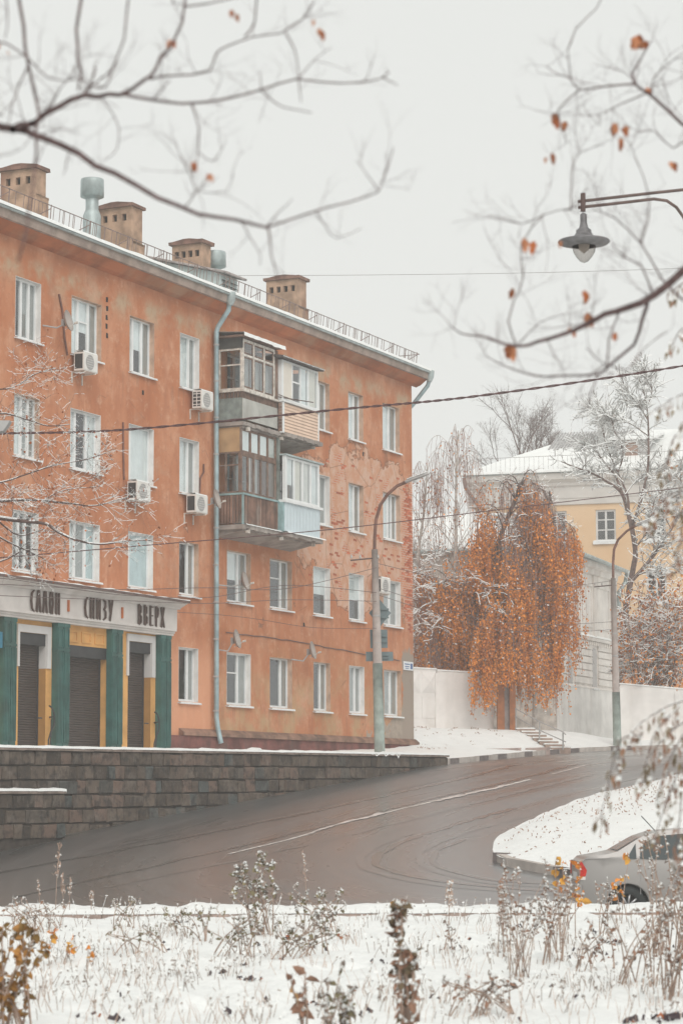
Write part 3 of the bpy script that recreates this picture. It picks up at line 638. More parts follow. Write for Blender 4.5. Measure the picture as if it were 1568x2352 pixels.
# ---------------------------------------------------------------- balconies
def rail_frames(par, mfr, x0, x1, y, z0, z1, posts, transoms, pw=.05, pane=True, dep=.05, glass=None):
    """glazed front running along x at depth y: posts (x), transoms [(xa, xb, z)], panes between"""
    b = MB(); b.box(x0, x1, y, y+dep, z0, z0+pw); b.box(x0, x1, y, y+dep, z1-pw, z1)
    for p in posts: b.box(p-pw/2, p+pw/2, y-.004, y+dep+.004, z0+pw, z1-pw)
    for xa, xb, z in transoms: b.box(xa+pw/2, xb-pw/2, y+.003, y+dep-.003, z-pw*.4, z+pw*.4)
    f = b.build('glazing_frame', mfr, par)
    if pane:
        for i in range(len(posts)-1):
            zz = sorted([z0+pw]+[t[2] for t in transoms if t[0] <= posts[i]+.01 and t[1] >= posts[i+1]-.01]+[z1-pw])
            for k in range(len(zz)-1): MB().box(posts[i]+pw*.4, posts[i+1]-pw*.4, y+.02, y+.026, zz[k], zz[k+1]).build('pane', glass or GLASS, par)
    return f
def side_frames(par, mfr, x, y0, y1, z0, z1, posts, zs, pw=.05, glass=True):
    b = MB(); b.box(x, x+.05, y0, y1, z0, z0+pw); b.box(x, x+.05, y0, y1, z1-pw, z1)
    for p in posts: b.box(x-.003, x+.053, p-pw/2, p+pw/2, z0+pw, z1-pw)
    for z in zs: b.box(x+.003, x+.047, y0+pw, y1-pw, z-.02, z+.02)
    b.build('glazing_frame', mfr, par)
    if glass: MB().box(x+.02, x+.026, y0, y1, z0+pw, z1-pw).build('pane', GLASS, par)
def balcony(label=None):
    e = empty('balcony', (0, 0, 0)); e.parent = bld
    if label: e['label'] = label
    return e
PALEBLIND = mat('pale_inner_board', (.66, .64, .61), .8, .08, 3); BEIGEP = mat('cream_panel', (.70, .65, .58), .6, .05, 2)
# slabs
def slab(par, z):
    b = MB(); n = 26; x0, x1 = 10.55, 15.62
    for i in range(n):
        xa, xb = lerp(x0, x1, i/n), lerp(x0, x1, (i+1)/n); d = -.93-(.16 if xa > 12.95 else 0)
        b.box(xa, xb+.004, d+U(-.03, .02), .0, z+U(-.02, .02), z+.12)
    b.prism_x([(0, z-.22), (0, z), (-.85, z), (-.85, z-.05)], x0+.1, x1-.12); b.build('slab', CONC, par)
    for k in range(3): MB().box(*sorted((10.85+k*2.2, 10.95+k*2.2)), -.96, -.85, z-.12, z-.02, 0, .012).build('bracket_end', OLDWHITE, par)
# upper left: old wooden glazing over a fibre cement parapet
B1 = balcony('weathered wooden glazed balcony with grey sheet parapet'); slab(B1, 10.96)
MB().box(10.66, 12.93, -.86, -.84, 11.17, 11.80).build('parapet_sheet', GREYSHEET, B1); MB().box(12.70, 12.715, -.868, -.86, 11.17, 11.80).build('sheet_joint', GREYM, B1)
cs = MB(); n = 40
for q in range(n): y = lerp(-.84, 0, q/n); cs.quad((10.655+.012*(q % 2), y, 11.17), (10.655+.012*((q+1) % 2), y+.84/n, 11.17), (10.655+.012*((q+1) % 2), y+.84/n, 11.82), (10.655+.012*(q % 2), y, 11.82))
cs.build('side_sheet', DARKSHEET, B1)
st = MB()
for q in range(26): st.box(10.68+q*.087, 10.74+q*.087, -.845, -.82, 11.80, 12.0)
for q in range(8): st.box(10.66, 10.68, -.83+q*.1, -.76+q*.1, 11.82, 12.0)
st.box(10.66, 12.9, -.80, -.79, 11.6, 12.0); o = st.build('parapet_stave', BWOOD, B1); o['kind'] = 'stuff'
MB().box(10.6, 13.0, -.92, -.78, 12.0, 12.06).box(10.6, 10.72, -.78, 0, 12.0, 12.06).build('sill_board', OLDWHITE, B1)
rail_frames(B1, OLDWHITE, 10.66, 12.74, -.86, 12.06, 13.60, [10.70, 11.37, 12.05, 12.70], [(10.7, 11.37, 13.12), (11.37, 12.05, 13.12), (12.05, 12.7, 13.12)], .075)
for a, c in ((10.75, 11.32), (11.42, 12.0), (12.1, 12.66)):
    fb = MB(); 
    for z0, z1 in ((12.15, 13.07), (13.17, 13.52)): fb.box(a, a+.035, -.852, -.82, z0, z1); fb.box(c-.035, c, -.852, -.82, z0, z1); fb.box(a+.035, c-.035, -.852, -.82, z0, z0+.035); fb.box(a+.035, c-.035, -.852, -.82, z1-.035, z1)
    fb.build('sash', BWOOD, B1)
    MB().box(a, c, -.70, -.69, 12.1, 13.2 if a < 12 else 13.15).build('inner_curtain', CURT[1], B1)
MB().box(12.745, 12.95, -.865, -.80, 12.06, 13.6).build('corner_board', BWOOD, B1)
side_frames(B1, OLDWHITE, 10.655, -.84, -.03, 12.06, 13.32, [-.80, -.06], [12.82], .06)
MB().box(10.64, 10.68, -.86, 0, 13.32, 13.64).build('side_board', mat('tarred_board', (.06, .062, .058), .85, .3, 4), B1)
MB().box(10.5, 13.0, -1.0, 0, 13.64, 13.70).build('balcony_roof', BWOOD, B1)
sn = MB(); n = 30
for q in range(n):
    xa, xb = lerp(10.45, 13.15, q/n), lerp(10.45, 13.15, (q+1)/n); f = lambda x: (-1.03+.03*nz(x*4, 3), 13.69-.04-.07*max(0, nz(x*2.2, 5)+.1))
    (ya, za), (yb, zb) = f(xa), f(xb)
    sn.quad((xa, ya, za), (xb, yb, zb), (xb, yb+.02, 13.76), (xa, ya+.02, 13.76)); sn.quad((xa, ya+.02, 13.76), (xb, yb+.02, 13.76), (xb, 0, 13.84), (xa, 0, 13.84))
sn.build('snow', SNOW, B1, True)
# upper right: white plastic glazing over beige siding
B2 = balcony('white plastic glazed balcony with beige siding')
for q in range(9):
    z = 11.10+q*.1
    MB().prism_x([(-1.0, z), (-1.012, z+.004), (-.992, z+.097), (-.98, z+.097)], 13.09, 15.44).build('siding_board', SIDING, B2)
    MB().box(12.965, 12.985, -1.0, -.86, z, z+.094).build('siding_board', BWOOD2, B2)
MB().box(12.97, 13.085, -1.02, -.90, 11.06, 12.02).box(15.44, 15.5, -1.02, -.95, 11.06, 12.02).box(13.085, 15.44, -.95, -.93, 11.06, 12.0).build('corner_post', WHITE, B2)
MB().box(12.93, 15.55, -1.07, -.9, 12.02, 12.08).build('sill_board', WHITE, B2)
rail_frames(B2, WHITE, 12.98, 15.48, -1.0, 12.08, 13.33, [13.03, 13.66, 14.22, 14.78, 15.44], [(13.66, 14.22, 12.74)], .06)
MB().box(13.06, 13.63, -.985, -.965, 12.1, 13.3).build('opaque_panel', BEIGEP, B2)
for a, c in ((14.26, 14.74), (14.82, 15.40)): MB().box(a, c, -.93, -.92, 12.1, 13.3).build('inner_curtain', CURT[0] if a < 14.5 else BEIGEP, B2)
MB().box(13.7, 14.18, -.75, -.74, 12.1, 13.3).build('inner_curtain', CURT[1], B2)
MB().box(12.97, 13.02, -.99, -.1, 12.08, 13.33).build('side_panel', WHITE, B2); MB().box(15.44, 15.49, -.99, 0, 11.1, 13.33).build('side_panel', WHITE, B2)
cr = MB()
for q in range(34): xa = 12.7+q*.085; cr.tube([(xa, -1.18, 13.37), (xa, 0, 13.52)], .045, 5)
cr.build('corrugated_roof', mat('dark_slate_sheet', (.10, .085, .08), .85, .3, 5), B2)
sn = MB(); 
for q in range(30): xa, xb = 12.68+q*.097, 12.68+q*.097+.098; sn.quad((xa, -1.17, 13.41), (xb, -1.17, 13.41), (xb, -.05, 13.60), (xa, -.05, 13.60)); sn.quad((xa, -1.19, 13.375+.02*nz(xa*6, 1)), (xb, -1.19, 13.375+.02*nz(xb*6, 1)), (xb, -1.17, 13.41), (xa, -1.17, 13.41))
sn.build('snow', SNOW, B2, True)
# lower left: brown staves and brown sashes
B3 = balcony('brown wooden balcony with stave parapet and patched glazing'); slab(B3, 7.88)
for q in range(27):
    xa = 10.68+q*.0845; MB().box(xa, xa+.066, -.87, -.85, 8.05+U(0, .02), 8.90).build('stave', BWOOD2, B3)
for q in range(8): MB().box(10.645, 10.665, -.84+q*.104, -.76+q*.104, 8.05, 8.9).build('stave', BWOOD2, B3)
MB().box(10.7, 12.9, -.82, -.81, 8.05, 8.88).build('inner_board', GREYM, B3)
MB().box(10.62, 12.98, -.90, -.82, 8.90, 8.955).box(10.62, 10.70, -.82, 0, 8.90, 8.955).build('handrail', TEAL, B3)
MB().box(10.64, 10.69, -.885, -.84, 8.0, 8.9).box(12.93, 12.97, -.885, -.84, 8.0, 8.9).build('parapet_post', TEAL, B3)
rail_frames(B3, BWOOD, 10.66, 12.95, -.80, 8.955, 10.16, [10.70, 11.12, 11.5, 11.95, 12.40, 12.92], [], .085)
rail_frames(B3, BWOOD, 10.66, 12.95, -.80, 10.16, 10.92, [10.70, 11.27, 11.84, 12.40, 12.92], [], .085)
for a, c, m in ((10.76, 11.2, CURT[0]), (11.33, 11.78, CURT[0]), (11.9, 12.35, CURT[0]), (12.46, 12.88, GREYSHEET)): MB().box(a, c, -.772, -.76, 10.24, 10.85).build('inner_board', m, B3)
for a, c, m, y in ((11.17, 11.30, PALEBLIND, -.774), (11.34, 11.46, BWOOD2, -.774), (11.56, 11.9, CURT[1], -.70), (12.46, 12.88, mat('brown_plywood', (.25, .19, .15), .8, .2, 2), -.774), (10.75, 11.05, CURT[1], -.6)): MB().box(a, c, y, y+.01, 9.03, 10.1).build('inner_board', m, B3)
MB().box(10.64, 10.66, -.76, -.04, 10.2, 10.93).build('side_board', OCHRE, B3)
side_frames(B3, BWOOD, 10.64, -.78, -.02, 8.955, 10.2, [-.75, -.30], [9.8], .055)
MB().box(12.96, 13.1, -.86, -.80, 8.95, 10.9).build('corner_board', mat('grey_green_board', (.16, .18, .165), .85, .3, 3), B3)
sn = MB(); n = 24
for q in range(n): xa, xb = lerp(10.7, 13.1, q/n), lerp(10.7, 13.1, (q+1)/n); sn.quad((xa, -.97, 8.0), (xb, -.97, 8.0), (xb, -.96, 8.03+.015*nz(xb*5, 1)), (xa, -.96, 8.03+.015*nz(xa*5, 1))); sn.quad((xa, -.96, 8.03+.015*nz(xa*5, 1)), (xb, -.96, 8.03+.015*nz(xb*5, 1)), (xb, -.86, 8.045), (xa, -.86, 8.045))
sn.build('snow', SNOW, B3, True)
# lower right: white plastic glazing over pale blue sheet
B4 = balcony('white plastic glazed balcony with pale blue sheet parapet')
bs = MB(); n = 44; prof = [(lerp(13.12, 15.52, q/n), -1.02-(.014 if q % 4 in (1, 2) else 0)) for q in range(n+1)]
for (xa, ya), (xb, yb) in zip(prof[:-1], prof[1:]): bs.quad((xa, ya, 8.03), (xb, yb, 8.03), (xb, yb, 8.92), (xa, ya, 8.92))
bs.box(13.1, 13.119, -1.02, -.86, 8.03, 8.92); bs.box(15.521, 15.54, -1.02, 0, 8.03, 8.92); bs.build('parapet_sheet', BLUESHEET, B4)
MB().box(12.99, 13.098, -1.0, -.87, 8.03, 8.92).build('corner_post', TEAL, B4)
MB().box(13.0, 15.62, -1.10, -.92, 8.92, 9.0).box(13.0, 13.1, -.92, -.8, 8.92, 9.0).build('sill_board', WHITE, B4)
rail_frames(B4, WHITE, 13.12, 15.5, -1.02, 9.0, 10.36, [13.22, 13.75, 14.33, 14.9, 15.46], [], .07)
MB().box(13.09, 13.19, -1.035, -.94, 9.0, 10.38).build('corner_post', WHITE, B4)
for k, (a, c) in enumerate(((13.26, 13.7), (13.8, 14.28), (14.38, 14.85), (14.95, 15.4))): MB().box(a, c, -.95, -.94, 9.05 if k else 9.5, 10.3).build('inner_curtain', [CURT[0], BEIGEP, PALEBLIND, CURT[0]][k], B4)
MB().box(15.45, 15.5, -1.0, 0, 9.0, 10.36).build('side_panel', WHITE, B4); MB().box(13.05, 15.7, -1.09, 0, 10.37, 10.42).build('top_flashing', ZINC, B4)
sn = MB(); n = 22
for q in range(n): xa, xb = lerp(13.1, 15.75, q/n), lerp(13.1, 15.75, (q+1)/n); sn.quad((xa, -1.14, 7.985), (xb, -1.14, 7.985), (xb, -1.12, 8.02), (xa, -1.12, 8.02)); sn.quad((xa, -1.12, 8.02), (xb, -1.12, 8.02), (xb, -1.02, 8.05), (xa, -1.02, 8.05))
sn.build('snow', SNOW, B4, True)
# wall brackets, loose conduit, number plate stay on the building or hang on it
def bld_tube(name, pts, r, m): return MB().tube(pts, r, 5).build(name, m, bld)
bld_tube('conduit', [(1.45+.3, -.03, 13.35), (1.62+.3, -.04, 12.9), (1.72+.3, -.05, 12.2), (1.85+.3, -.06, 11.75)], .03, RUST)
bld_tube('conduit', [(5.13, -.03, 10.35), (5.16, -.03, 9.4), (5.2, -.03, 8.75)], .03, RUST)
bld_tube('conduit', [(9.78, -.03, 9.75), (9.76, -.04, 9.5), (9.55, -.04, 9.3), (9.5, -.04, 8.6)], .028, RUST)
cpts = [(11.2+k*.45, -.025, 4.86+.05*nz(k*.7, 3)-(.0 if k < 9 else (k-9)*.012)) for k in range(29)]
bld_tube('wall_cable', cpts, .014, WIRE)
for s, z in ((4.2, 13.6), (4.22, 13.35), (4.2, 13.1), (4.2, 12.85), (4.22, 12.6), (20.9, 11.4), (16.4, 5.35), (6.2, 11.3), (16.6, 8.3)): MB().box(s, s+.09, -.012, .05, z, z+.13, 0, .01).build('vent_hole', HOLE, bld)

# ---------------------------------------------------------------- SHOP FRONT
shop = empty('shop_front', W(0, 0, 0)*1, TH, 'ground floor shop front with pale lettered fascia, green pilasters and brown roller shutters', 'shop front')
MB().box(-6.9, 7.32, -.30, -.004, 4.45, 4.7).build('lintel', SHOPW, shop)
def shop_wall(x0, x1, z0, z1): return MB().box(x0, x1, -.30, -.004, z0, z1).build('wall_pier', SHOPW, shop)
OPN = [(-.42, .87, 4.18), (1.76, 3.93, 3.98), (5.02, 6.27, 4.25)]
for x0, x1 in ((-6.9, -.42), (.87, 1.76), (3.93, 5.02), (6.27, 7.32)): shop_wall(x0, x1, 1.2, 4.45)
for x0, x1, zt in OPN:
    MB().box(x0, x1, -.30, -.004, zt, 4.45).build('lintel', SHOPW, shop)
    sh = MB(); k = 0; z = 1.2
    while z < zt-.02: sh.prism_x([(-.03, z), (-.05, z+.012), (-.056, z+.035), (-.045, z+.058), (-.03, z+.062)], x0+.03, x1-.03, 0); z += .064
    sh.box(x0, x1, -.03, -.01, 1.2, zt); o = sh.build('roller_shutter', SHUT, shop); 
    MB().box(x0, x1-.02, -.29, -.055, zt-.30, zt-.005).build('shutter_box', BLACK, shop)
    MB().box(x0, x0+.03, -.09, -.03, 1.2, zt-.3).box(x1-.03, x1, -.09, -.03, 1.2, zt-.3).build('guide_rail', BLACK, shop)
GREYW = mat('grey_white_surround', (.58, .56, .55), .8, .06, 2); DKOCH = mat('dark_ochre_jamb', (.40, .20, .055), .8, .12, 2)
for x0, x1, zt, l in ((-.42, .87, 4.18, True), (5.02, 6.27, 4.25, True)):
    sb = MB(); sb.box(x1, x1+.19, -.345, -.30, 3.3, zt+.2); sb.box(x0-.1, x1, -.345, -.30, zt+.003, zt+.2); sb.box(x0-.1, x0, -.345, -.30, 3.3, zt); sb.box(x1-.012, x1+.001, -.30, -.06, 3.3, zt); sb.build('door_surround', GREYW, shop)
    MB().box(x1-.010, x1+.001, -.30, -.06, 1.2, 3.295).build('jamb', DKOCH, shop)
for k in range(3): 
    fr = MB(); a = 1.9+k*.68; z0, z1 = 4.06, 4.36
    for q in ((a, a+.48, z0, z0+.04), (a, a+.48, z1-.04, z1), (a, a+.04, z0+.04, z1-.04), (a+.44, a+.48, z0+.04, z1-.04)): fr.box(q[0], q[1], -.33, -.298, q[2], q[3])
    fr.build('panel_moulding', SHOPW, shop)
def pil(x0, x1):
    w = (x1-x0)
    for k in range(2):
        a = x0+k*(w*.53); c = a+w*.47; b = MB(); b.box(a, c, -.47, -.30, 1.2, 3.78); b.box(a-.012, c+.012, -.49, -.30, 3.78, 3.84); b.box(a, c, -.47, -.30, 3.84, 4.40); b.box(a-.01, c+.01, -.49, -.30, 4.40, 4.50)
        for q in range(4): xx = a+(c-a)*(q+.5)/4; b.box(xx-.018, xx+.018, -.50, -.47, 1.4, 3.74)
        for q in (.08, .82): b.box(a+(c-a)*q, a+(c-a)*(q+.1), -.492, -.47, 3.9, 4.34)
        b.box(a+.03, c-.03, -.492, -.47, 3.87, 3.9); b.box(a+.03, c-.03, -.492, -.47, 4.34, 4.38); b.build('pilaster', GREEN, shop)
for x0, x1 in ((-1.35, -.78), (1.15, 1.73), (3.88, 4.44), (6.53, 7.1), (-4.0, -3.4)): pil(x0, x1)
EB = MB(); EB.box(-6.9, 7.30, -.55, -.003, 4.70, 5.26); EB.build('fascia', FASC, shop)
EB = MB(); EB.prism_x([(-.50, 4.503), (-.50, 4.56), (-.54, 4.57), (-.54, 4.62), (-.60, 4.63), (-.60, 4.70), (-.003, 4.70), (-.003, 4.503)], -6.9, 7.20); EB.build('lower_moulding', FASC, shop)
EB = MB(); EB.prism_x([(-.003, 5.26), (-.58, 5.26), (-.62, 5.31), (-.72, 5.36), (-.84, 5.43), (-.003, 5.43)], -6.9, 7.42); EB.build('upper_moulding', FASC, shop)
EB = MB(); EB.prism_x([(-.003, 5.43), (-.87, 5.43), (-.87, 5.50), (-.003, 5.57)], -6.9, 7.50); EB.build('flashing', mat('brown_flashing', (.13, .085, .075), .6, .25, 4), shop)
sn = MB(); n = 110
for q in range(n):
    xa, xb = lerp(-6.9, 7.5, q/n), lerp(-6.9, 7.5, (q+1)/n); ha, hb = [.045*max(0, nz(x*1.7, 6)+.35) for x in (xa, xb)]
    sn.quad((xa, -.875, 5.50), (xb, -.875, 5.50), (xb, -.86, 5.50+hb), (xa, -.86, 5.50+ha)); sn.quad((xa, -.86, 5.5+ha), (xb, -.86, 5.5+hb), (xb, 0, 5.585), (xa, 0, 5.585))
sn.build('snow', SNOW, shop, True)
LET = {'С': [[(.95, 1), (.45, .86), (.25, .5), (.45, .14), (.95, 0)]], 'А': [[(.0, 0), (.42, 1), (.60, 1), (1, 0)], [(.2, .34), (.8, .34)]], 'Л': [[(0, 0), (.40, 1), (.62, 1), (1, 0)]],
       'О': [[(.3, 0), (.08, .5), (.3, 1), (.7, 1), (.92, .5), (.7, 0), (.3, 0)]], 'Н': [[(.12, 0), (.12, 1)], [(.88, 0), (.88, 1)], [(.12, .5), (.88, .5)]], 'И': [[(.12, 0), (.12, 1)], [(.88, 0), (.88, 1)], [(.15, .12), (.85, .88)]],
       'З': [[(.15, 1), (.7, .92), (.75, .66), (.35, .52), (.82, .4), (.8, .12), (.12, 0)]], 'У': [[(.05, 1), (.5, .42)], [(.98, 1), (.25, 0)]], 'В': [[(.2, 0), (.2, 1)], [(.2, 1), (.75, .9), (.72, .62), (.3, .54), (.85, .4), (.82, .12), (.2, 0)]],
       'Е': [[(.2, 0), (.2, 1)], [(.2, .97), (.9, .97)], [(.2, .52), (.85, .52)], [(.2, .03), (.9, .03)]], 'Р': [[(.2, 0), (.2, 1)], [(.2, 1), (.8, .92), (.85, .68), (.6, .5), (.2, .46)]], 'Х': [[(.05, 0), (.92, 1)], [(.05, 1), (.95, 0)]]}
for word, x0, x1 in (('САЛОН', -.36, 1.02), ('СНИЗУ', 2.24, 3.68), ('ВВЕРХ', 5.06, 6.48)):
    n = len(word); pit = (x1-x0-.175)/(n-1)
    for i, ch in enumerate(word):
        lb = MB(); a = x0+i*pit; wd = .175; z0 = 4.70; hh = .54
        for stroke in LET[ch]:
            P = [(a+px_*wd, z0+pz*hh) for px_, pz in stroke]
            for (xa, za), (xb, zb) in zip(P[:-1], P[1:]):
                dx, dz = xb-xa, zb-za; L = sqrt(dx*dx+dz*dz); th = .024 if abs(dz) > abs(dx) else .016
                nx_, nz_ = -dz/L*th, dx/L*th; ex, ez = dx/L*th*.5, dz/L*th*.5; yy = -.60+U(-.002, .002)
                lb.obox(((xa+xb)/2, yy, (za+zb)/2), Vector((dx/2+ex, 0, dz/2+ez)), Vector((0, .022, 0)), Vector((nx_, 0, nz_)))
        lb.build('letter', LETT, shop)
for x in (1.47, 4.21): MB().box(x, x+.055, -.60, -.555, 4.81, 5.11).build('divider_bar', ORB, shop)
for x in (.55, 5.95):
    hb = MB(); P = [(x+.28*sin(t)*(.9 if t < 2.2 else .75), -.62, 2.32-.30*(1-cos(t))*1.15) for t in [k*.3 for k in range(10)]]
    hb.tube(P, .022, 6); hb.tube([P[-1], (x-.02, -.62, 1.45), (x-.02, -.62, 1.2)], .022, 6); hb.tube([(x+.1, -.62, 1.98), (x+.1, -.62, 1.6), (x+.04, -.62, 1.2)], .018, 6); hb.tube([(x+.2, -.60, 2.05), (x+.52, -.31, 2.05)], .02, 6); hb.tube([(x-.55, -.62, 2.0), (x-.35, -.62, 2.0)], .018, 5)
    hb.lathe([(0, -.03), (.035, 0), (0, .03)], (x+.52, -.32, 2.05), 8); hb.build('wrought_handrail', BLACK, shop)
MB().box(-1.85, -1.5, -.53, -.36, 3.7, 4.1).build('blue_bracket_sign', mat('cyan_sign', (.02, .16, .25), .5, .1), shop)

# ---------------------------------------------------------------- things hung on the walls
def ac_unit(s, z, w, h, label, grille='dark', y=-.14):
    t = empty('air_conditioner', W(s, 0, z), TH, label, 'air conditioner', 'air conditioners on the orange facade'); d = .30
    b = MB(); b.box(0, w, y-d, y, 0, h); b.box(.015, w-.015, y-d-.012, y-d, .02, h-.02); b.build('casing', ACW, t)
    f = MB(); R = Matrix.Rotation(pi/2, 3, 'X'); f.lathe([(h*.40, 0), (h*.41, .012), (h*.37, .014), (h*.36, .004), (0, .004)], (w*.42, y-d-.012, h*.5), 20, 0, R); fo = f.build('fan_guard', GREYM, t)
    for k in range(5): MB().box(w*.42-h*.33, w*.42+h*.33, y-d-.028, y-d-.022, h*.5+(k-2)*h*.13, h*.5+(k-2)*h*.13+.008).build('guard_bar', ACW, fo)
    g = MB(); g.box(-.004, .0, y-d+.03, y-.03, .05, h-.05); go = g.build('side_grille', BLACK, t)
    if grille == 'cells':
        for k in range(4): MB().box(-.01, -.004, y-d+.03, y-.03, .05+(h-.1)*(k+.5)/4-.012, .05+(h-.1)*(k+.5)/4+.012).build('grille_bar', ACW, go)
        MB().box(-.012, -.004, y-d*.5-.012, y-d*.5+.012, .05, h-.05).build('grille_bar', ACW, go)
    k = MB(); 
    for xx in (.08, w-.12): k.box(xx, xx+.04, y-d, 0, -.035, -.003); k.box(xx, xx+.04, -.03, -.001, -.3, -.035)
    k.build('bracket', OLDWHITE, t)
    s_ = MB(); n = 6
    for q in range(n): xa, xb = w*q/n, w*(q+1)/n; s_.quad((xa, y-d, h+.004), (xb, y-d, h+.004), (xb, y-d+.02, h+.04), (xa, y-d+.02, h+.04)); s_.quad((xa, y-d+.02, h+.04), (xb, y-d+.02, h+.04), (xb, y, h+.045), (xa, y, h+.045))
    s_.build('snow', SNOW, t, True); return t
ac_unit(2.35, 11.36, .72, .50, 'white air conditioner under the top floor window nearest the curved conduit')
ac_unit(5.2, 8.18, .75, .52, 'white air conditioner hanging under the wide third floor window above the shop sign')
ac_unit(8.87, 11.28, .72, .52, 'air conditioner with a six cell side grille, highest one beside the drainpipe', 'cells')
ac_unit(8.55, 8.18, .72, .52, 'air conditioner beside the dish, lower one left of the drainpipe')
ac_unit(21.42, 6.78, .72, .52, 'air conditioner half hidden behind the concrete lamp post')
def dish(s, z, r, y, label, arm):
    t = empty('satellite_dish', W(s, 0, z), TH, label, 'satellite dish', 'satellite dishes on the orange facade')
    ax = Vector((.22, -.95, .22)).normalized(); R = Vector((0, 0, 1)).rotation_difference(ax).to_matrix(); c = Vector((0, y, 0))
    b = MB(); b.lathe([(r*k/6, .35*r*(k/6)**2) for k in range(7)]+[(r*1.01, .35*r+.012), (r*.98, .35*r-.012)]+[(r*k/6, .35*r*(k/6)**2-.015) for k in range(5, -1, -1)], c, 20, 0, R); b.build('dish', DISH, t, True)
    m = MB(); m.tube([Vector(arm), Vector((arm[0]*.5, y*.7, arm[2]-.05)), c+Vector((0, .05, -.08))], .022, 6); m.box(-.05, .05, y+.02, y+.1, -.12, .06); m.build('wall_arm', GREYM, t)
    f = MB(); tip = c+ax*(r*1.05)+Vector((0, 0, -.12)); f.tube([c-R@Vector((0, r*.9, 0))*.0+Vector((0, 0, -r*.75)), tip], .012, 5); f.lathe([(0, -.06), (.03, -.05), (.035, .05), (0, .06)], tip, 8, 0, R); f.build('feed_arm', OLDWHITE, t); return t
dish(1.45, 12.52, .29, -.42, 'grey satellite dish beside the top floor window, highest one on the facade', (-.45, 0, -.15))
dish(9.72, 8.66, .29, -.42, 'grey satellite dish just left of the drainpipe beside a low air conditioner', (-.15, 0, -.1))
dish(11.25, 6.36, .29, -.55, 'grey satellite dish in front of the second floor window right of the drainpipe', (-.75, 0, -.12))
dish(10.98, 4.62, .29, -.42, 'grey satellite dish right of the drainpipe above the ground floor window', (-.35, 0, -.3))
dish(16.05, 4.55, .29, -.42, 'grey satellite dish above ground floor windows midway between balconies and corner', (-.5, 0, -.28))
an = empty('tv_antenna', W(12.9, -1.0, 12.12), TH, 'thin rod television antenna sticking out between the two upper balconies', 'antenna')
MB().tube([(-.2, .1, .02), (1.5, -.35, .05)], .016, 5).build('boom', IRON, an)
for k in range(4): MB().tube([(.05+k*.12, -.25, .03-.08), (.05+k*.12, .12, .03+.10)], .009, 4).build('element', IRON, an)
pl = empty('address_plate', W(24.12, 0, 4.33), TH, 'white address plate with blue print on the building corner', 'sign')
MB().box(0, .80, -.035, -.012, 0, .30).build('plate', mat('white_enamel', (.72, .74, .76), .4, .04), pl)
BLUEP = mat('blue_print', (.07, .13, .30), .5, .1)
pb = MB(); pb.box(.56, .74, -.038, -.035, .05, .24); pb.box(.08, .50, -.038, -.035, .19, .225); pb.box(.10, .46, -.038, -.035, .11, .14); pb.box(.14, .42, -.038, -.035, .05, .075); pb.build('print', BLUEP, pl)

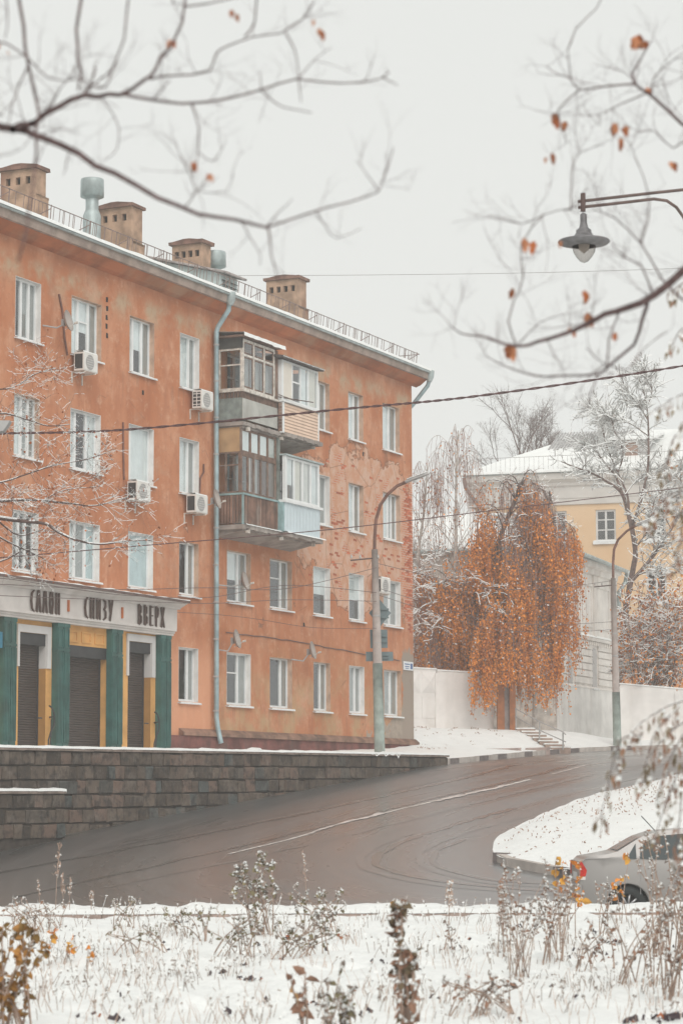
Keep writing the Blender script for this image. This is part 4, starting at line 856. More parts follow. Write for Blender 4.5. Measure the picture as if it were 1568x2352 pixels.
# ================================================================ RETAINING WALL
WA = Vector((-7.75, 54.0, 0)); WTH = radians(62.6); WD = Vector((cos(WTH), sin(WTH), 0)); WNV = Vector((-sin(WTH), cos(WTH), 0))
def stone_wall(name, label, x0, x1, off, topf, maxn):
    o = empty(name, WA-WNV*off, WTH, label, 'wall'); base = lambda x: eroad(*(WA-WNV*off+WD*x).xy)-.25
    cb = MB(); n = 40
    for i in range(n):
        xa, xb = lerp(x0, x1, i/n), lerp(x0, x1, (i+1)/n); cb.quad((xa, .03, base(xa)), (xb, .03, base(xb)), (xb, .03, topf(xb)), (xa, .03, topf(xa))); cb.quad((xa, .03, topf(xa)), (xb, .03, topf(xb)), (xb, .5, topf(xb)), (xa, .5, topf(xa)))
    cb.quad((x1, .03, base(x1)), (x1, .5, base(x1)), (x1, .5, topf(x1)), (x1, .03, topf(x1))); cb.build('mortar_core', MORTAR, o)
    course = 0; cnt = 0
    while True:
        zt_ = -.06-course*.335; x = x0+U(-.3, .0); any_ = False
        while x < x1-.05:
            w = U(.28, .62) if U(0, 1) < .82 else U(.7, 1.0); xe = min(x+w, x1); xm = (x+xe)/2; zt = topf(xm)+zt_; zb = zt-.325
            if zt > base(xm)+.2 and xe > x0 and cnt < maxn:
                any_ = True; cnt += 1; j = lambda a=.016: U(-a, a); p = U(.0, .04); b = MB(); g = .006
                xa, xb, za, zc = x+g, xe-g, zb+g, zt-g+j(.012)
                if U(0, 1) < .25: zc -= .02
                v = [(xa+j(), .10, za+j()), (xb+j(), .10, za+j()), (xb+j(), .10, zc+j()), (xa+j(), .10, zc+j())]
                mid = [(xa+.006+j(), -p*.6, za+.006+j()), (xb-.006+j(), -p*.6, za+.006+j()), (xb-.006+j(), -p*.6, zc-.006+j()), (xa+.006+j(), -p*.6, zc-.006+j())]
                ins = .022; fr = [(xa+ins+j(.03), -p-.012+j(), za+ins+j(.02)), (xb-ins+j(.03), -p-.012+j(), za+ins+j(.02)), (xb-ins+j(.03), -p-.012+j(), zc-ins+j(.02)), (xa+ins+j(.03), -p-.012+j(), zc-ins+j(.02))]
                b.v = v+mid+fr
                for a in range(2):
                    for k in range(4): k2 = (k+1) % 4; b.f.append((a*4+k, a*4+k2, a*4+4+k2, a*4+4+k)); b.m.append(0)
                b.f.append((8, 9, 10, 11)); b.m.append(0); b.build('stone', STONE, o)
            x = xe
        course += 1
        if not any_ or course > 14: break
    cp = MB(); n = 60
    cp_n = int((x1-x0)/1.4)
    for i in range(cp_n):
        xa, xb = lerp(x0, x1, i/cp_n)+.006, lerp(x0, x1, (i+1)/cp_n)-.006; t = (topf(xa)+topf(xb))/2; MB().box(xa, xb, -.07, .52, t-.055, t+.0, 0, .004).build('coping_slab', mat('coping_concrete', (.23, .18, .155), .9, .3, 5), o)
    sn = MB(); n = int((x1-x0)/.12)
    for q in range(n):
        xa, xb = lerp(x0, x1, q/n), lerp(x0, x1, (q+1)/n); hh = [.045+.02*nz(x*1.4, off)+.045*max(0, nz(x*4, 3+off)-.1)+(.10*max(0, nz(x*3.3, 5)) if (off == 0 and (11.5 < x < 12.6 or 19.5 < x < 21)) else 0) for x in (xa, xb)]; (ta, tb) = topf(xa), topf(xb)
        dr = [(.02*max(0, nz(x*3, 9)-.1)+(.16*max(0, nz(x*5, 2)+.1) if off == 0 and 18.6 < x < 20.6 else 0)) for x in (xa, xb)]
        sn.quad((xa, -.078, ta+.002-dr[0]), (xb, -.078, tb+.002-dr[1]), (xb, -.055, tb+hh[1]), (xa, -.055, ta+hh[0])); sn.quad((xa, -.055, ta+hh[0]), (xb, -.055, tb+hh[1]), (xb, .2, tb+hh[1]+.02), (xa, .2, ta+hh[0]+.02)); sn.quad((xa, .2, ta+hh[0]+.02), (xb, .2, tb+hh[1]+.02), (xb, .56, tb), (xa, .56, ta))
    sn.quad((x1+.005, -.07, topf(x1)-.03), (x1+.005, .5, topf(x1)-.03), (x1, .5, topf(x1)+.05), (x1, -.07, topf(x1)+.05)); sn.build('snow_cap', SNOW, o, True)
    return o
TOPF = lambda x: 1.10+.14*x/23.7
stone_wall('retaining_wall', 'long dark stone block retaining wall with snow on its coping below the orange building', -6.0, 23.9, 0, TOPF, 290)
stone_wall('low_retaining_wall', 'short lower stone wall with a snowy ledge at the left end of the long stone wall', -7.0, 1.9, .62, lambda x: .13, 60)
sw = MB(); P = [(-10, 0), (0, 0), (6, 0), (12, 0), (18, 0), (23.4, 0)]
for (xa, _), (xb, _) in zip(P[:-1], P[1:]):
    a, c = WA+WD*xa+WNV*.5, WA+WD*xb+WNV*.5; d, e_ = a+WNV*7, c+WNV*7
    sw.quad((a.x, a.y, TOPF(xa)-.02), (c.x, c.y, TOPF(xb)-.02), (e_.x, e_.y, 1.5), (d.x, d.y, 1.42))
struct(sw.build('pavement', SNOWF))

# ================================================================ LAMP POSTS, SIGNS, CABLES
def lamp_post(base, top_z, hz, arm_pts, headp, label, lean=(0, 0)):
    t = empty('street_lamp', base, 0, label, 'street lamp', 'concrete street lamps along the road'); bx, by, bz = base
    H = top_z-bz; l = lambda z: Vector((lean[0]*z/H, lean[1]*z/H, z))
    MB().tube([l(-.3), l(hz)], [.165, .150], 12).build('painted_base', POLEG, t, True)
    MB().tube([l(hz), l(H)], [.140, .095], 12).build('shaft', POLEC, t, True)
    for z in (H*.32, H*.55, H*.68): MB().lathe([(.15-.006*z, -.03), (.155-.006*z, 0), (.15-.006*z, .03)], l(z), 12).build('band', GREYM, t)
    ap = [Vector(p)-Vector(base) for p in arm_pts]; MB().tube(ap, [.05]*len(ap), 8).build('arm', RUST, t, True)
    a, c = Vector(headp[0])-Vector(base), Vector(headp[1])-Vector(base); d = (c-a).normalized(); s = Vector((0, 1, 0)); u = s.cross(d)*-1; m = (a+c)/2; L = (c-a).length
    hb = MB(); prof = [(-.5, .05, .05), (-.42, .09, .07), (-.1, .13, .08), (.2, .13, .06), (.45, .10, .04), (.5, .03, .02)]; n = 10
    for q, wd, ht in prof:
        for k in range(n): tt = 2*pi*k/n; p = m+d*(q*L)+s*(wd*cos(tt))+u*(ht*sin(tt)*(1 if sin(tt) > 0 else .55)); hb.v.append(tuple(p))
    for i in range(len(prof)-1):
        for k in range(n): k2 = (k+1) % n; hb.f.append((i*n+k, i*n+k2, (i+1)*n+k2, (i+1)*n+k)); hb.m.append(0)
    h = hb.build('lamp_head', GREYM, t, True)
    MB().lathe([(.075, 0), (.06, -.05), (0, -.07)], m-d*(.12*L)-u*.05, 10).build('lamp_glass', mat('lamp_glass', (.7, .72, .72), .2, .05), h, True)
    sn = MB(); 
    for i in range(6):
        q0, q1 = -.4+i*.14, -.4+(i+1)*.14
        sn.quad(m+d*(q0*L)-s*.09+u*.07, m+d*(q1*L)-s*.09+u*.07, m+d*(q1*L)+u*.10, m+d*(q0*L)+u*.10); sn.quad(m+d*(q0*L)+u*.10, m+d*(q1*L)+u*.10, m+d*(q1*L)+s*.09+u*.07, m+d*(q0*L)+s*.09+u*.07)
    sn.build('snow', SNOW, h, True)
    cb = MB(); cb.tube([l(H-.28)+Vector((-.75, -.05, -.06)), l(H-.28)+Vector((.12, -.05, .02))], .025, 5); cb.build('crossarm', IRON, t)
    for xx in (-.72, -.45, .1): MB().lathe([(.025, 0), (.04, .03), (.025, .06), (.035, .09), (0, .12)], l(H-.28)+Vector((xx, -.05, .0+.06*(xx+.3)*.0)), 8).build('insulator', mat('insulator', (.5, .48, .46), .3, .1), t)
    return t
p1 = at(872, 1735, 74); p1t = at(860, 1262, 74)
lamp_post((p1.x, 74, p1.z-.1), p1t.z, 2.9, [at(860, 1275, 74), at(860, 1235, 74), at(863, 1195, 74.0), at(873, 1160, 73.9), at(890, 1135, 73.8), at(912, 1116, 73.7), at(935, 1106, 73.6)], [at(930, 1108, 73.6), at(986, 1088, 73.4)], 'concrete lamp post with rusty curved arm in front of the orange building corner', (p1t.x-p1.x, 0))
p2 = at(1417, 1722, 93); p2t = at(1407, 1328, 93)
lamp_post((p2.x, 93, p2.z-.1), p2t.z, 2.3, [at(1407, 1340, 93), at(1407, 1290, 93), at(1409, 1262, 93), at(1418, 1240, 92.8), at(1438, 1220, 92.6), at(1462, 1206, 92.4)], [at(1458, 1208, 92.4), at(1500, 1192, 92.2)], 'concrete lamp post with curved arm in front of the white brick annex', (p2t.x-p2.x, 0))
# old style lantern hung from a double arm, its post stands beyond the right edge
lt = at(1339, 500, 28); LX = at(1700, 500, 28).x
lan = empty('hanging_street_lantern', (LX, 28, -1.9), 0, 'bell shaped lantern hanging from a double pipe arm reaching in from the right', 'street lamp')
o_ = Vector((LX, 28, -1.9)); A = lambda x, y: at(x, y, 28)-o_
MB().tube([(0, 0, -.2), (0, 0, 9.5)], [.09, .06], 12).build('post', IRON, lan, True)
MB().tube([A(1326, 463), A(1500, 443), A(1640, 428), (0, 0, A(1700, 421).z)], .019, 8).build('upper_arm', IRON, lan, True)
MB().tube([A(1327, 477), A(1450, 463), A(1500, 457), A(1530, 461), A(1552, 476), A(1568, 498), A(1600, 560), A(1650, 640), (0, 0, A(1700, 700).z)], .019, 8).build('lower_arm', IRON, lan, True)
MB().tube([A(1338, 444), A(1338, 486)], .03, 8).build('clamp', IRON, lan)
c = A(1340, 560); pxm = FPX/28
LAMPG = mat('lantern_grey_paint', (.165, .16, .165), .5, .25, 9, metal=.3)
hb = MB(); hb.lathe([(r/pxm, (560-y)/pxm) for r, y in ((3, 486), (8, 490), (8, 510), (11, 522), (18, 528), (18, 533), (22, 540), (34, 547), (45, 549), (60, 553), (61, 556), (58, 559), (40, 564), (27, 566))], c, 28); hb.build('shade', LAMPG, lan, True)
gb2 = MB(); gb2.lathe([(r/pxm, (560-y)/pxm) for r, y in ((28, 558), (28, 566), (25, 580), (18, 592), (9, 602), (0, 606))], c, 20); gb2.build('glass_bowl', glass_material('lantern_glass', (.80, .78, .76), .5, .15), lan, True)
MB().lathe([(.05, .18), (.07, .05), (.06, -.05), (0, -.1)], c+Vector((0, 0, -.02)), 12).build('bulb', mat('bulb_white', (.36, .32, .29), .4, .1), lan, True)
# lamp head poking in from the left edge
q = at(8, 975, 40); sl = empty('street_lamp', (at(-140, 975, 40).x, 40, -2.3), 0, 'grey lamp head just showing at the left picture edge', 'street lamp')
o_ = sl.location.copy(); B_ = lambda x, y: at(x, y, 40)-o_
MB().tube([(0, 0, -.2), (0, 0, B_(-140, 990).z)], [.09, .06], 10).build('post', IRON, sl, True); MB().tube([(0, 0, B_(-140, 990).z-.1), B_(-60, 975), B_(-12, 978)], .03, 8).build('arm', IRON, sl)
hb = MB(); hb.prism_y([(B_(-20, 968).x, B_(-20, 968).z), (B_(26, 968).x, B_(0, 968).z), (B_(22, 975).x, B_(0, 975).z), (B_(10, 992).x, B_(0, 992).z), (B_(-20, 996).x, B_(0, 996).z)], -.12, .12); hb.build('lamp_head', GREYM, sl)
# sign plates strapped to the first lamp post, seen from behind
def plate(name, label, pts, Y, th=.02):
    c = at(sum(p[0] for p in pts)/len(pts), sum(p[1] for p in pts)/len(pts), Y); t = empty(name, c, 0, label, 'road sign', 'backs of road signs on the lamp post')
    P = [at(x, y, Y)-c for x, y in pts]; b = MB(); b.prism_y([(p.x, p.z) for p in P], 0, th); b.build('plate', SIGNB, t)
    xs_ = [p.x for p in P]; zs_ = [p.z for p in P]
    for zz in (.35, .65): z = lerp(min(zs_), max(zs_), zz); MB().box(max(min(xs_), -.20)+.02, min(max(xs_), .30)-.02, -.045, -.005, z-.025, z+.025).build('strap_rail', SIGNB, t)
    return t
plate('road_sign', 'diamond shaped sign plate seen from behind, highest on the lamp post', [(847, 1408), (872, 1377), (897, 1408), (872, 1441)], 74.28)
plate('road_sign', 'upright rectangular sign plate seen from behind, middle one on the lamp post', [(849, 1446), (889, 1446), (890, 1488), (850, 1489)], 74.28)
plate('road_sign', 'wide low sign plate seen from behind, lowest on the lamp post', [(840, 1497), (902, 1497), (903, 1518), (840, 1519)], 74.28)
def cable(label, pts, r, m=CABLE, twist=False, name='overhead_cable'):
    P = [Vector(p) for p in pts]; out = []
    for i in range(len(P)-1):
        for k in range(14):
            t = k/14; a, b_, c, d = P[max(0, i-1)], P[i], P[i+1], P[min(len(P)-1, i+2)]
            out.append(.5*((2*b_)+(c-a)*t+(2*a-5*b_+4*c-d)*t*t+(3*b_-a-3*c+d)*t**3))
    out.append(P[-1]); b = MB()
    if twist:
        fine = []
        for i in range(len(out)-1):
            for k in range(5): fine.append(out[i].lerp(out[i+1], k/5))
        for ph in (0, pi): b.tube([p+Vector((0, cos(i*.55+ph)*r*.8, sin(i*.55+ph)*r*.8)) for i, p in enumerate(fine)], r*.75, 5)
    else: b.tube(out, r, 5)
    o = b.build(name, m, None, True); tag(o, label, 'cable', 'overhead cables'); return o
cable('thick twisted cable across the picture below the balconies and lamp', [at(-260, 1005, 45), at(0, 996, 45), at(300, 986, 45), at(784, 940, 45), at(1100, 909, 45), at(1568, 840, 45), at(1900, 772, 45)], .017, CABLE, True)
cable('middle cable rising from the left edge to upper right past the lamp heads', [at(-260, 1302, 58), at(0, 1281, 60), at(330, 1253, 64), at(760, 1216, 68), at(1150, 1170, 72), at(1500, 1128, 76), at(1800, 1090, 80)], .014)
cable('hair thin wire in the sky from the roof dormer to the right', [at(548, 633, 74), at(800, 632, 74), at(1200, 627, 74), at(1568, 616, 74), at(1900, 600, 74)], .006, WIRE)
PT = lambda y, x=864: at(x, y, 73.85)
for lab, pts in (('highest wire from shop front to the concrete lamp post', [(-200, 1322), (0, 1328), (150, 1350), (300, 1368), (480, 1372)]), ('wire crossing the shop letters to the lamp post below its bracket', [(-200, 1336), (0, 1342), (260, 1354), (475, 1350)]), ('low wire crossing the shop letters and the second floor windows', [(-200, 1360), (0, 1368), (250, 1378), (475, 1386)])):
    cable(lab, [at(x, y, lerp(56, 70, max(0, x)/520)) for x, y in pts]+[at(660, lerp(pts[-1][1], [1304, 1347, 1361][0 if 'highest' in lab else 1 if 'below' in lab else 2], .45)+3, 72), PT({'h': 1361, 'w': 1304, 'l': 1381}[lab[0]])], .009, WIRE)
cable('lowest wire from shop front cornice down to the sign plates', [at(-200, 1385, 58), at(475, 1410, 70), at(715, 1441, 72), PT(1443)], .007, WIRE)
for lab, y0, y1 in (('highest wire between the two concrete lamp posts', 1294, 1334), ('middle wire between the two concrete lamp posts', 1350, 1428), ('lowest wire between the two concrete lamp posts', 1366, 1446)):
    a, c = at(866, y0, 74), at(1404, y1, 93); m1 = a.lerp(c, .4); m1.z -= .55; cable(lab, [a, m1, a.lerp(c, .7)-Vector((0, 0, .42)), c], .009, WIRE); 
for lab, y0, pts in (('highest wire running right from the far lamp post', 1336, [(1490, 1370), (1568, 1402), (1750, 1470)]), ('lower wire running right from the far lamp post', 1440, [(1490, 1466), (1568, 1480), (1750, 1510)])):
    cable(lab, [at(1408, y0, 93)]+[at(x, y, 94+i) for i, (x, y) in enumerate(pts)], .009, WIRE)

# ================================================================ BACKGROUND BUILDINGS
def frame_axes(p0, p1):
    d = Vector((p1[0]-p0[0], p1[1]-p0[1], 0)); L = d.length; return atan2(d.y, d.x), L
# white brick annex: corner nearest the road at CX
an_c = Vector((8.9, 100, 0)); thL, LL = frame_axes((1.2, 102.4), (8.9, 100)); thR, LR = frame_axes((8.9, 100), (12.25, 108.2))
anx = empty('brick_annex', an_c, thR, 'low white brick annex with rusticated lower wall behind the weeping birch', 'building')
ZE = 10.25; dL = Vector((1.2-8.9, 2.4, 0)); R_ = Matrix.Rotation(-thR, 3, 'Z'); lv = R_ @ dL
wl = MB(); wl.quad((0, 0, 1), (LR, 0, 1), (LR, 0, ZE-.2), (0, 0, ZE)); wl.quad((lv.x, lv.y, 1), (0, 0, 1), (0, 0, ZE), (lv.x, lv.y, ZE), 1); wl.quad((LR, 0, 1), (LR, 7, 1), (LR, 7, ZE), (LR, 0, ZE-.2)); wl.build('wall', [ANNEXW, ANNEXB], anx)
MB().box(-.05, LR+.02, -.07, .05, 1, 4.55).build('rendered_base', ANNEXP, anx)
so = MB(); so.prism_x([(0, 4.55), (-.09, 4.55), (-.09, 4.60), (0, 4.66)], 0, LR); so.build('base_moulding', ANNEXW, anx)
so = MB(); so.prism_x([(0, 6.62), (-.16, 6.62), (-.2, 6.74), (-.12, 6.80), (0, 6.84)], -.05, LR+.05); so.build('string_course', ANNEXW, anx)
sn = MB(); sn.quad((-.05, -.21, 6.76), (LR, -.21, 6.76), (LR, 0, 6.9), (-.05, 0, 6.9)); sn.build('snow', SNOW, anx)
dt = MB().box(0, .14, -.13, 0, 0, .16).mesh('dentil', [ANNEXW])
for k in range(int(LR/.3)): inst(dt, 'dentil', anx, (.08+k*.3, 0, 6.44))
for zi in range(6):
    z = 4.75+zi*.30; x = 0
    edges = [0, 1.25, 2.2, 4.9, 5.85, LR]
    for a, c in ((0, 1.2), (2.2, 4.85), (5.85, LR)): MB().box(a, c, -.07+U(-.01, .01), 0, z, z+.25).build('rustication_block', ANNEXW, anx)
for a in (1.3, 4.95):
    MB().box(a-.08, a+.88, -.10, .0, 4.52, 4.60).build('niche_sill', SILLM, anx); nb_ = MB(); nb_.box(a+.05, a+.75, -.015, 0, 4.6, 6.0); nb_.lathe([(.35, 0), (.35, .03), (0, .03)], (a+.4, 0, 6.0), 16, 0, Matrix.Rotation(pi/2, 3, 'X')); nb_.build('niche', mat('grey_niche', (.46, .44, .43), .9, .08, 2), anx)
for a in (.35, 2.9, 5.2, 7.9): MB().box(a, a+.32, -.10, 0, 6.84, ZE-.75).build('pilaster', ANNEXW, anx)
for a, c in ((.75, 2.8), (3.3, 5.1), (5.6, 7.8)):
    pf = MB(); pf.box(a, a+.1, -.05, 0, 7.2, 9.1); pf.box(c-.1, c, -.05, 0, 7.2, 9.1); pf.box(a+.1, c-.1, -.05, 0, 9.0, 9.1); pf.box(a+.1, c-.1, -.05, 0, 7.2, 7.3); pf.build('wall_panel', ANNEXW, anx)
so = MB(); so.prism_x([(0, ZE-.75), (-.1, ZE-.72), (-.12, ZE-.5), (-.28, ZE-.45), (-.30, ZE-.2), (0, ZE-.2)], -.1, LR+.1); so.build('cornice', ANNEXW, anx)
ax_l = lv.normalized(); ap = Vector((LR*.45, 5.0, 12.2)); ap2 = lv*.85+Vector((1.5, 5, 0)); ap2.z = 12.2
ev = lambda p, o: (p.x+o[0], p.y+o[1], 0)
rf = MB(); e0 = Vector((-.25, -.45, ZE+.02)); e1 = Vector((LR+.4, -.45, ZE-.22)); e2 = Vector((lv.x-.3, lv.y-.4, ZE+.02)); e3 = Vector((LR+.4, 9, ZE))
rf.poly([e0, e1, ap]); rf.poly([e2, e0, ap, ap2]); rf.poly([e1, e3, ap]); rf.build('roof', ROOFM, anx)
sn = MB(); dz = Vector((0, 0, .05)); sn.poly([e0+dz, e1+dz, ap+dz]); sn.poly([e2+dz, e0+dz, ap+dz, ap2+dz]); sn.quad(e0, e1, e1+dz, e0+dz); sn.quad(e2, e0, e0+dz, e2+dz); sn.build('snow', SNOW, anx)
gt = MB(); gt.tube([e0+Vector((0, -.05, -.06)), e1+Vector((.1, -.05, -.06))], .09, 7); gt.tube([e2+Vector((0, -.05, -.06)), e0+Vector((0, -.05, -.06))], .09, 7); gt.build('gutter', ZINC, anx)
gt = MB(); gt.tube([e1+Vector((.05, 0, -.1)), e1+Vector((.1, .1, -.5)), (LR+.1, -.15, ZE-1.2), (LR+.1, -.15, 7.4)], .1, 8); gt.build('drainpipe', ZINC, anx)
# yellow building behind
thY, LY = frame_axes((6.95, 125), (24, 120.2)); yel = empty('yellow_building', (6.95, 125, 0), thY, 'yellow and orange stucco building with grey cornice and snowy roof in the background', 'building')
b = MB(); yw = [(x, z0, z1) for x in (1.2, 3.75, 6.3, 8.85, 11.4, 13.95) for z0, z1 in ((12.92, 14.55), (9.75, 11.40), (4.4, 6.0))]
xs = sorted(set([0, LY]+[v for x, _, _ in yw for v in (x, x+1.05)])); zs = sorted(set([0, 15]+[v for _, a, c in yw for v in (a, c)]))
for i in range(len(xs)-1):
    for j in range(len(zs)-1):
        cx, cz = (xs[i]+xs[i+1])/2, (zs[j]+zs[j+1])/2
        if any(x < cx < x+1.05 and a < cz < c for x, a, c in yw): continue
        b.quad((xs[i], 0, zs[j]), (xs[i+1], 0, zs[j]), (xs[i+1], 0, zs[j+1]), (xs[i], 0, zs[j+1]))
for x, a, c in yw:
    b.quad((x, 0, a), (x, .2, a), (x, .2, c), (x, 0, c)); b.quad((x+1.05, 0, a), (x+1.05, 0, c), (x+1.05, .2, c), (x+1.05, .2, a)); b.quad((x, 0, c), (x, .2, c), (x+1.05, .2, c), (x+1.05, 0, c)); b.quad((x, 0, a), (x+1.05, 0, a), (x+1.05, .2, a), (x, .2, a)); b.quad((x, .5, a), (x+1.05, .5, a), (x+1.05, .5, c), (x, .5, c), 1)
b.quad((0, 0, 0), (0, 0, 15), (0, 12, 15), (0, 12, 0)); b.quad((LY, 0, 0), (LY, 12, 0), (LY, 12, 15), (LY, 0, 15)); b.build('wall', [YEL, ROOM], yel)
for x, a, c in yw:
    f = MB(); f.box(x, x+.1, .08, .16, a, c); f.box(x+.95, x+1.05, .08, .16, a, c); f.box(x+.1, x+.95, .08, .16, c-.1, c); f.box(x+.1, x+.95, .08, .16, a, a+.1); f.box(x+.475, x+.575, .075, .155, a+.1, c-.1)
    for q in (.36, .68): zz = lerp(a, c, q); f.box(x+.1, x+.475, .085, .155, zz-.03, zz+.03); f.box(x+.575, x+.95, .085, .155, zz-.03, zz+.03)
    w = f.build('window', mat('grey_white_sash', (.58, .57, .56), .7, .08), yel)
    for q in (0, 1):
        for k in range(3): MB().box(x+.1+q*.475, x+.475+q*.475, .11, .118, lerp(a, c, [.06, .38, .70][k]), lerp(a, c, [.34, .66, .94][k])).build('pane', GLASS, w)
    MB().box(x-.12, x+1.17, -.14, .08, a-.16, a-.001).build('sill', SILLM, w)
    sn = MB(); sn.box(x-.1, x+1.15, -.13, .05, a, a+.04); sn.build('snow', SNOW, w)
co = MB(); co.prism_x([(0, 14.85), (-.10, 14.87), (-.12, 15.15), (-.16, 15.2), (-.16, 15.75), (-.28, 15.85), (-.30, 16.0), (-.55, 16.15), (-.60, 16.45), (.2, 16.5)], -.35, LY+.3); co.box(-.2, -.002, -.1, 12, 14.86, 16.4); co.build('cornice', YELC, yel)
rf = MB(); r0 = (-.6, -.75, 16.5); r1 = (LY+.6, -.75, 16.5); r2 = (5.0, 5.5, 19.3); r3 = (LY-3, 5.5, 19.3); r4 = (-.6, 12, 16.5); r5 = (LY+.6, 12, 16.5)
for dz, nm, m in ((0, 'roof', ROOFM), (.10, 'snow', SNOW)):
    rf = MB(); k = lambda p: (p[0], p[1], p[2]+dz)
    rf.poly([k(r0), k(r1), k(r3), k(r2)]); rf.poly([k(r4), k(r0), k(r2)]); rf.poly([k(r5), k(r4), k(r2), k(r3)]); rf.poly([k(r1), k(r5), k(r3)])
    if dz: rf.quad(r0, r1, k(r1), k(r0))
    rf.build(nm, m, yel)
cr = MB()
for q in range(26): xa = 3.4+q*.16; ya = 2.7+.5*sin(q*1.9)*.4; cr.tube([(xa, ya, 16.62+(ya+.75)*.448), (xa+.1, 5.4, 19.42)], .06, 4)
cr.build('bare_roof_ribs', mat('grey_slate_ribs', (.36, .35, .35), .9, .3, 3), yel)
for k in range(60): pass
ym = MB(); ym.tube([(0, -.6, 17.35), (LY, -.6, 17.35)], .009, 4)
for k in range(70): ym.tube([(k*.25, -.6, 16.55), (k*.25, -.6, 17.35)], .006, 3)
ym.build('roof_railing', IRON, yel)['kind'] = 'stuff'
for x, w, zt in ((5.95, .75, 19.9), (10.75, .8, 20.0)):
    c = MB(); c.box(x, x+w, 3.2, 4.0, 17.5, zt-.25); ch = c.build('chimney', mat('grey_metal_chimney', (.42, .42, .41), .8, .12, 2), yel); MB().prism_x([(3.1, zt-.25), (4.1, zt-.25), (3.6, zt+.12)], x-.1, x+w+.1).build('chimney_cap', mat('rust_brown_cap', (.26, .15, .11), .8, .3, 4), ch)
d_ = MB(); d_.box(7.2, 8.9, 1.2, 4, 17.2, 18.3); dm_ = d_.build('dormer', mat('grey_board', (.40, .39, .385), .85, .15, 3), yel); MB().box(7.7, 8.35, 1.15, 1.2, 17.35, 18.25).build('dormer_hatch', mat('brown_hatch', (.30, .20, .16), .85, .2, 3), dm_)
rr_ = MB(); rr_.prism_x([(.9, 18.25), (4.5, 19.0), (4.5, 19.1), (.9, 18.35)], 6.8, 9.3); rr_.build('dormer_roof', SNOW, dm_)
pd = MB(); pd.tube([(-.45, -.6, 16.4), (-.4, -.5, 15.9), (.25, -.2, 14.9), (.3, -.2, 12)], .10, 8); pd.build('drainpipe', mat('brown_pipe', (.22, .15, .13), .7, .2), yel)
lb = MB()
for k in range(5): lb.box(0, LY, -.04, 0, 3.2+k*.95, 3.2+k*.95+.88)
lb.build('rustication_band', YEL, yel)
# a lower snowy roof to the left of the annex, behind the birch
shd = empty('snowy_shed', (-1.0, 112, 0), -.1, 'low building with snow striped roof half hidden behind the left of the birch', 'building')
MB().box(0, 9, 0, 7, 1, 10.9).build('wall', ANNEXB, shd); s_ = MB(); s_.prism_x([(-.4, 10.9), (7.4, 10.9), (3.5, 13.4)], -.4, 9.4); s_.build('roof', SNOW, shd)
for k in range(12): MB().obox((4.5, -.3+k*.32, 10.98+k*.205), Vector((4.9, 0, 0)), Vector((0, .05, .032)), Vector((0, -.02, .03))).build('roof_rib', ROOFM, shd)

# ================================================================ FENCES, GATE, STEPS
def concrete_fence(p0, p1, n, zt, zb, label, cells):
    th, L = frame_axes(p0, p1); f = empty('concrete_fence', (p0[0], p0[1], 0), th, label, 'fence', 'white concrete panel fences'); w = L/n
    for i in range(n):
        a = i*w; t0, t1 = lerp(zt[0], zt[1], i/n), lerp(zt[0], zt[1], (i+1)/n); b0 = min(zb)
        b = MB(); b.v = [(a+.02, 0, b0), (a+w-.02, 0, b0), (a+w-.02, .12, b0), (a+.02, .12, b0), (a+.02, 0, t0), (a+w-.02, 0, t1), (a+w-.02, .12, t1), (a+.02, .12, t0)]
        b.f = [(0, 1, 5, 4), (1, 2, 6, 5), (2, 3, 7, 6), (3, 0, 4, 7), (4, 5, 6, 7)]; b.m = [0]*5; pn = b.build('panel', FENCEW, f)
        if cells:
            cw = w/cells; d = MB()
            for q in range(cells):
                for r in (0, 1):
                    x0, x1 = a+.02+q*cw+.03, a+(q+1)*cw-.03; z1_ = t0-.12-r*.95; z0_ = z1_-.82; ctr = ((x0+x1)/2, -.13, (z0_+z1_)/2)
                    cs_ = [(x0, -.002, z0_), (x1, -.002, z0_), (x1, -.002, z1_), (x0, -.002, z1_)]
                    if r == 0:
                        for k in range(4): d.poly([cs_[k], cs_[(k+1) % 4], ctr])
                    else: d.box(x0, x1, -.02, -.001, z0_, z1_)
            d.build('relief', FENCEW, pn)
        s_ = MB(); s_.v = [(a, -.03, t0), (a+w, -.03, t1), (a+w, .15, t1), (a, .15, t0), (a, -.02, t0+.05), (a+w, -.02, t1+.05), (a+w, .14, t1+.05), (a, .14, t0+.05)]; s_.f = [(0, 1, 5, 4), (4, 5, 6, 7), (2, 3, 7, 6)]; s_.m = [0]*3; s_.build('snow', SNOW, pn)
        MB().box(a-.07, a+.07, -.05, .14, b0, t0-.1).build('post', FENCEW, f)
    return f
concrete_fence((1.1, 91.2), (3.6, 92.3), 2, (4.86, 4.78), (1.4, 1.4), 'white concrete fence with pyramid relief beside the orange building corner', 2)
concrete_fence((3.6, 92.3), (5.85, 93.3), 1, (4.74, 4.66), (1.5, 1.5), 'plain white fence panel between the relief fence and the orange gate post', 0)
concrete_fence((11.1, 97), (20, 95.2), 4, (4.42, 3.55), (1.0, 1.0), 'white plain fence right of the far lamp post in front of the orange wall', 0)
gate = empty('gate', (5.93, 92.95, 0), 0, 'narrow gate of orange plastered pillars and grey metal door under the birch', 'gate')
GP = mat('orange_brown_pillar', (.38, .15, .065), .9, .25, 2.5, dirt=(.24, .10, .06))
MB().box(0, .27, -.2, .2, 1.8, 5.6).build('pillar', GP, gate); MB().box(.47, .70, -.2, .2, 1.8, 5.6).build('pillar', GP, gate); MB().box(.27, .47, -.03, .03, 2.3, 5.5).build('door', mat('grey_gate_door', (.30, .26, .25), .7, .2, 4), gate); MB().box(-.06, .76, -.26, .26, 5.6, 5.72).build('pillar_cap', GP, gate)
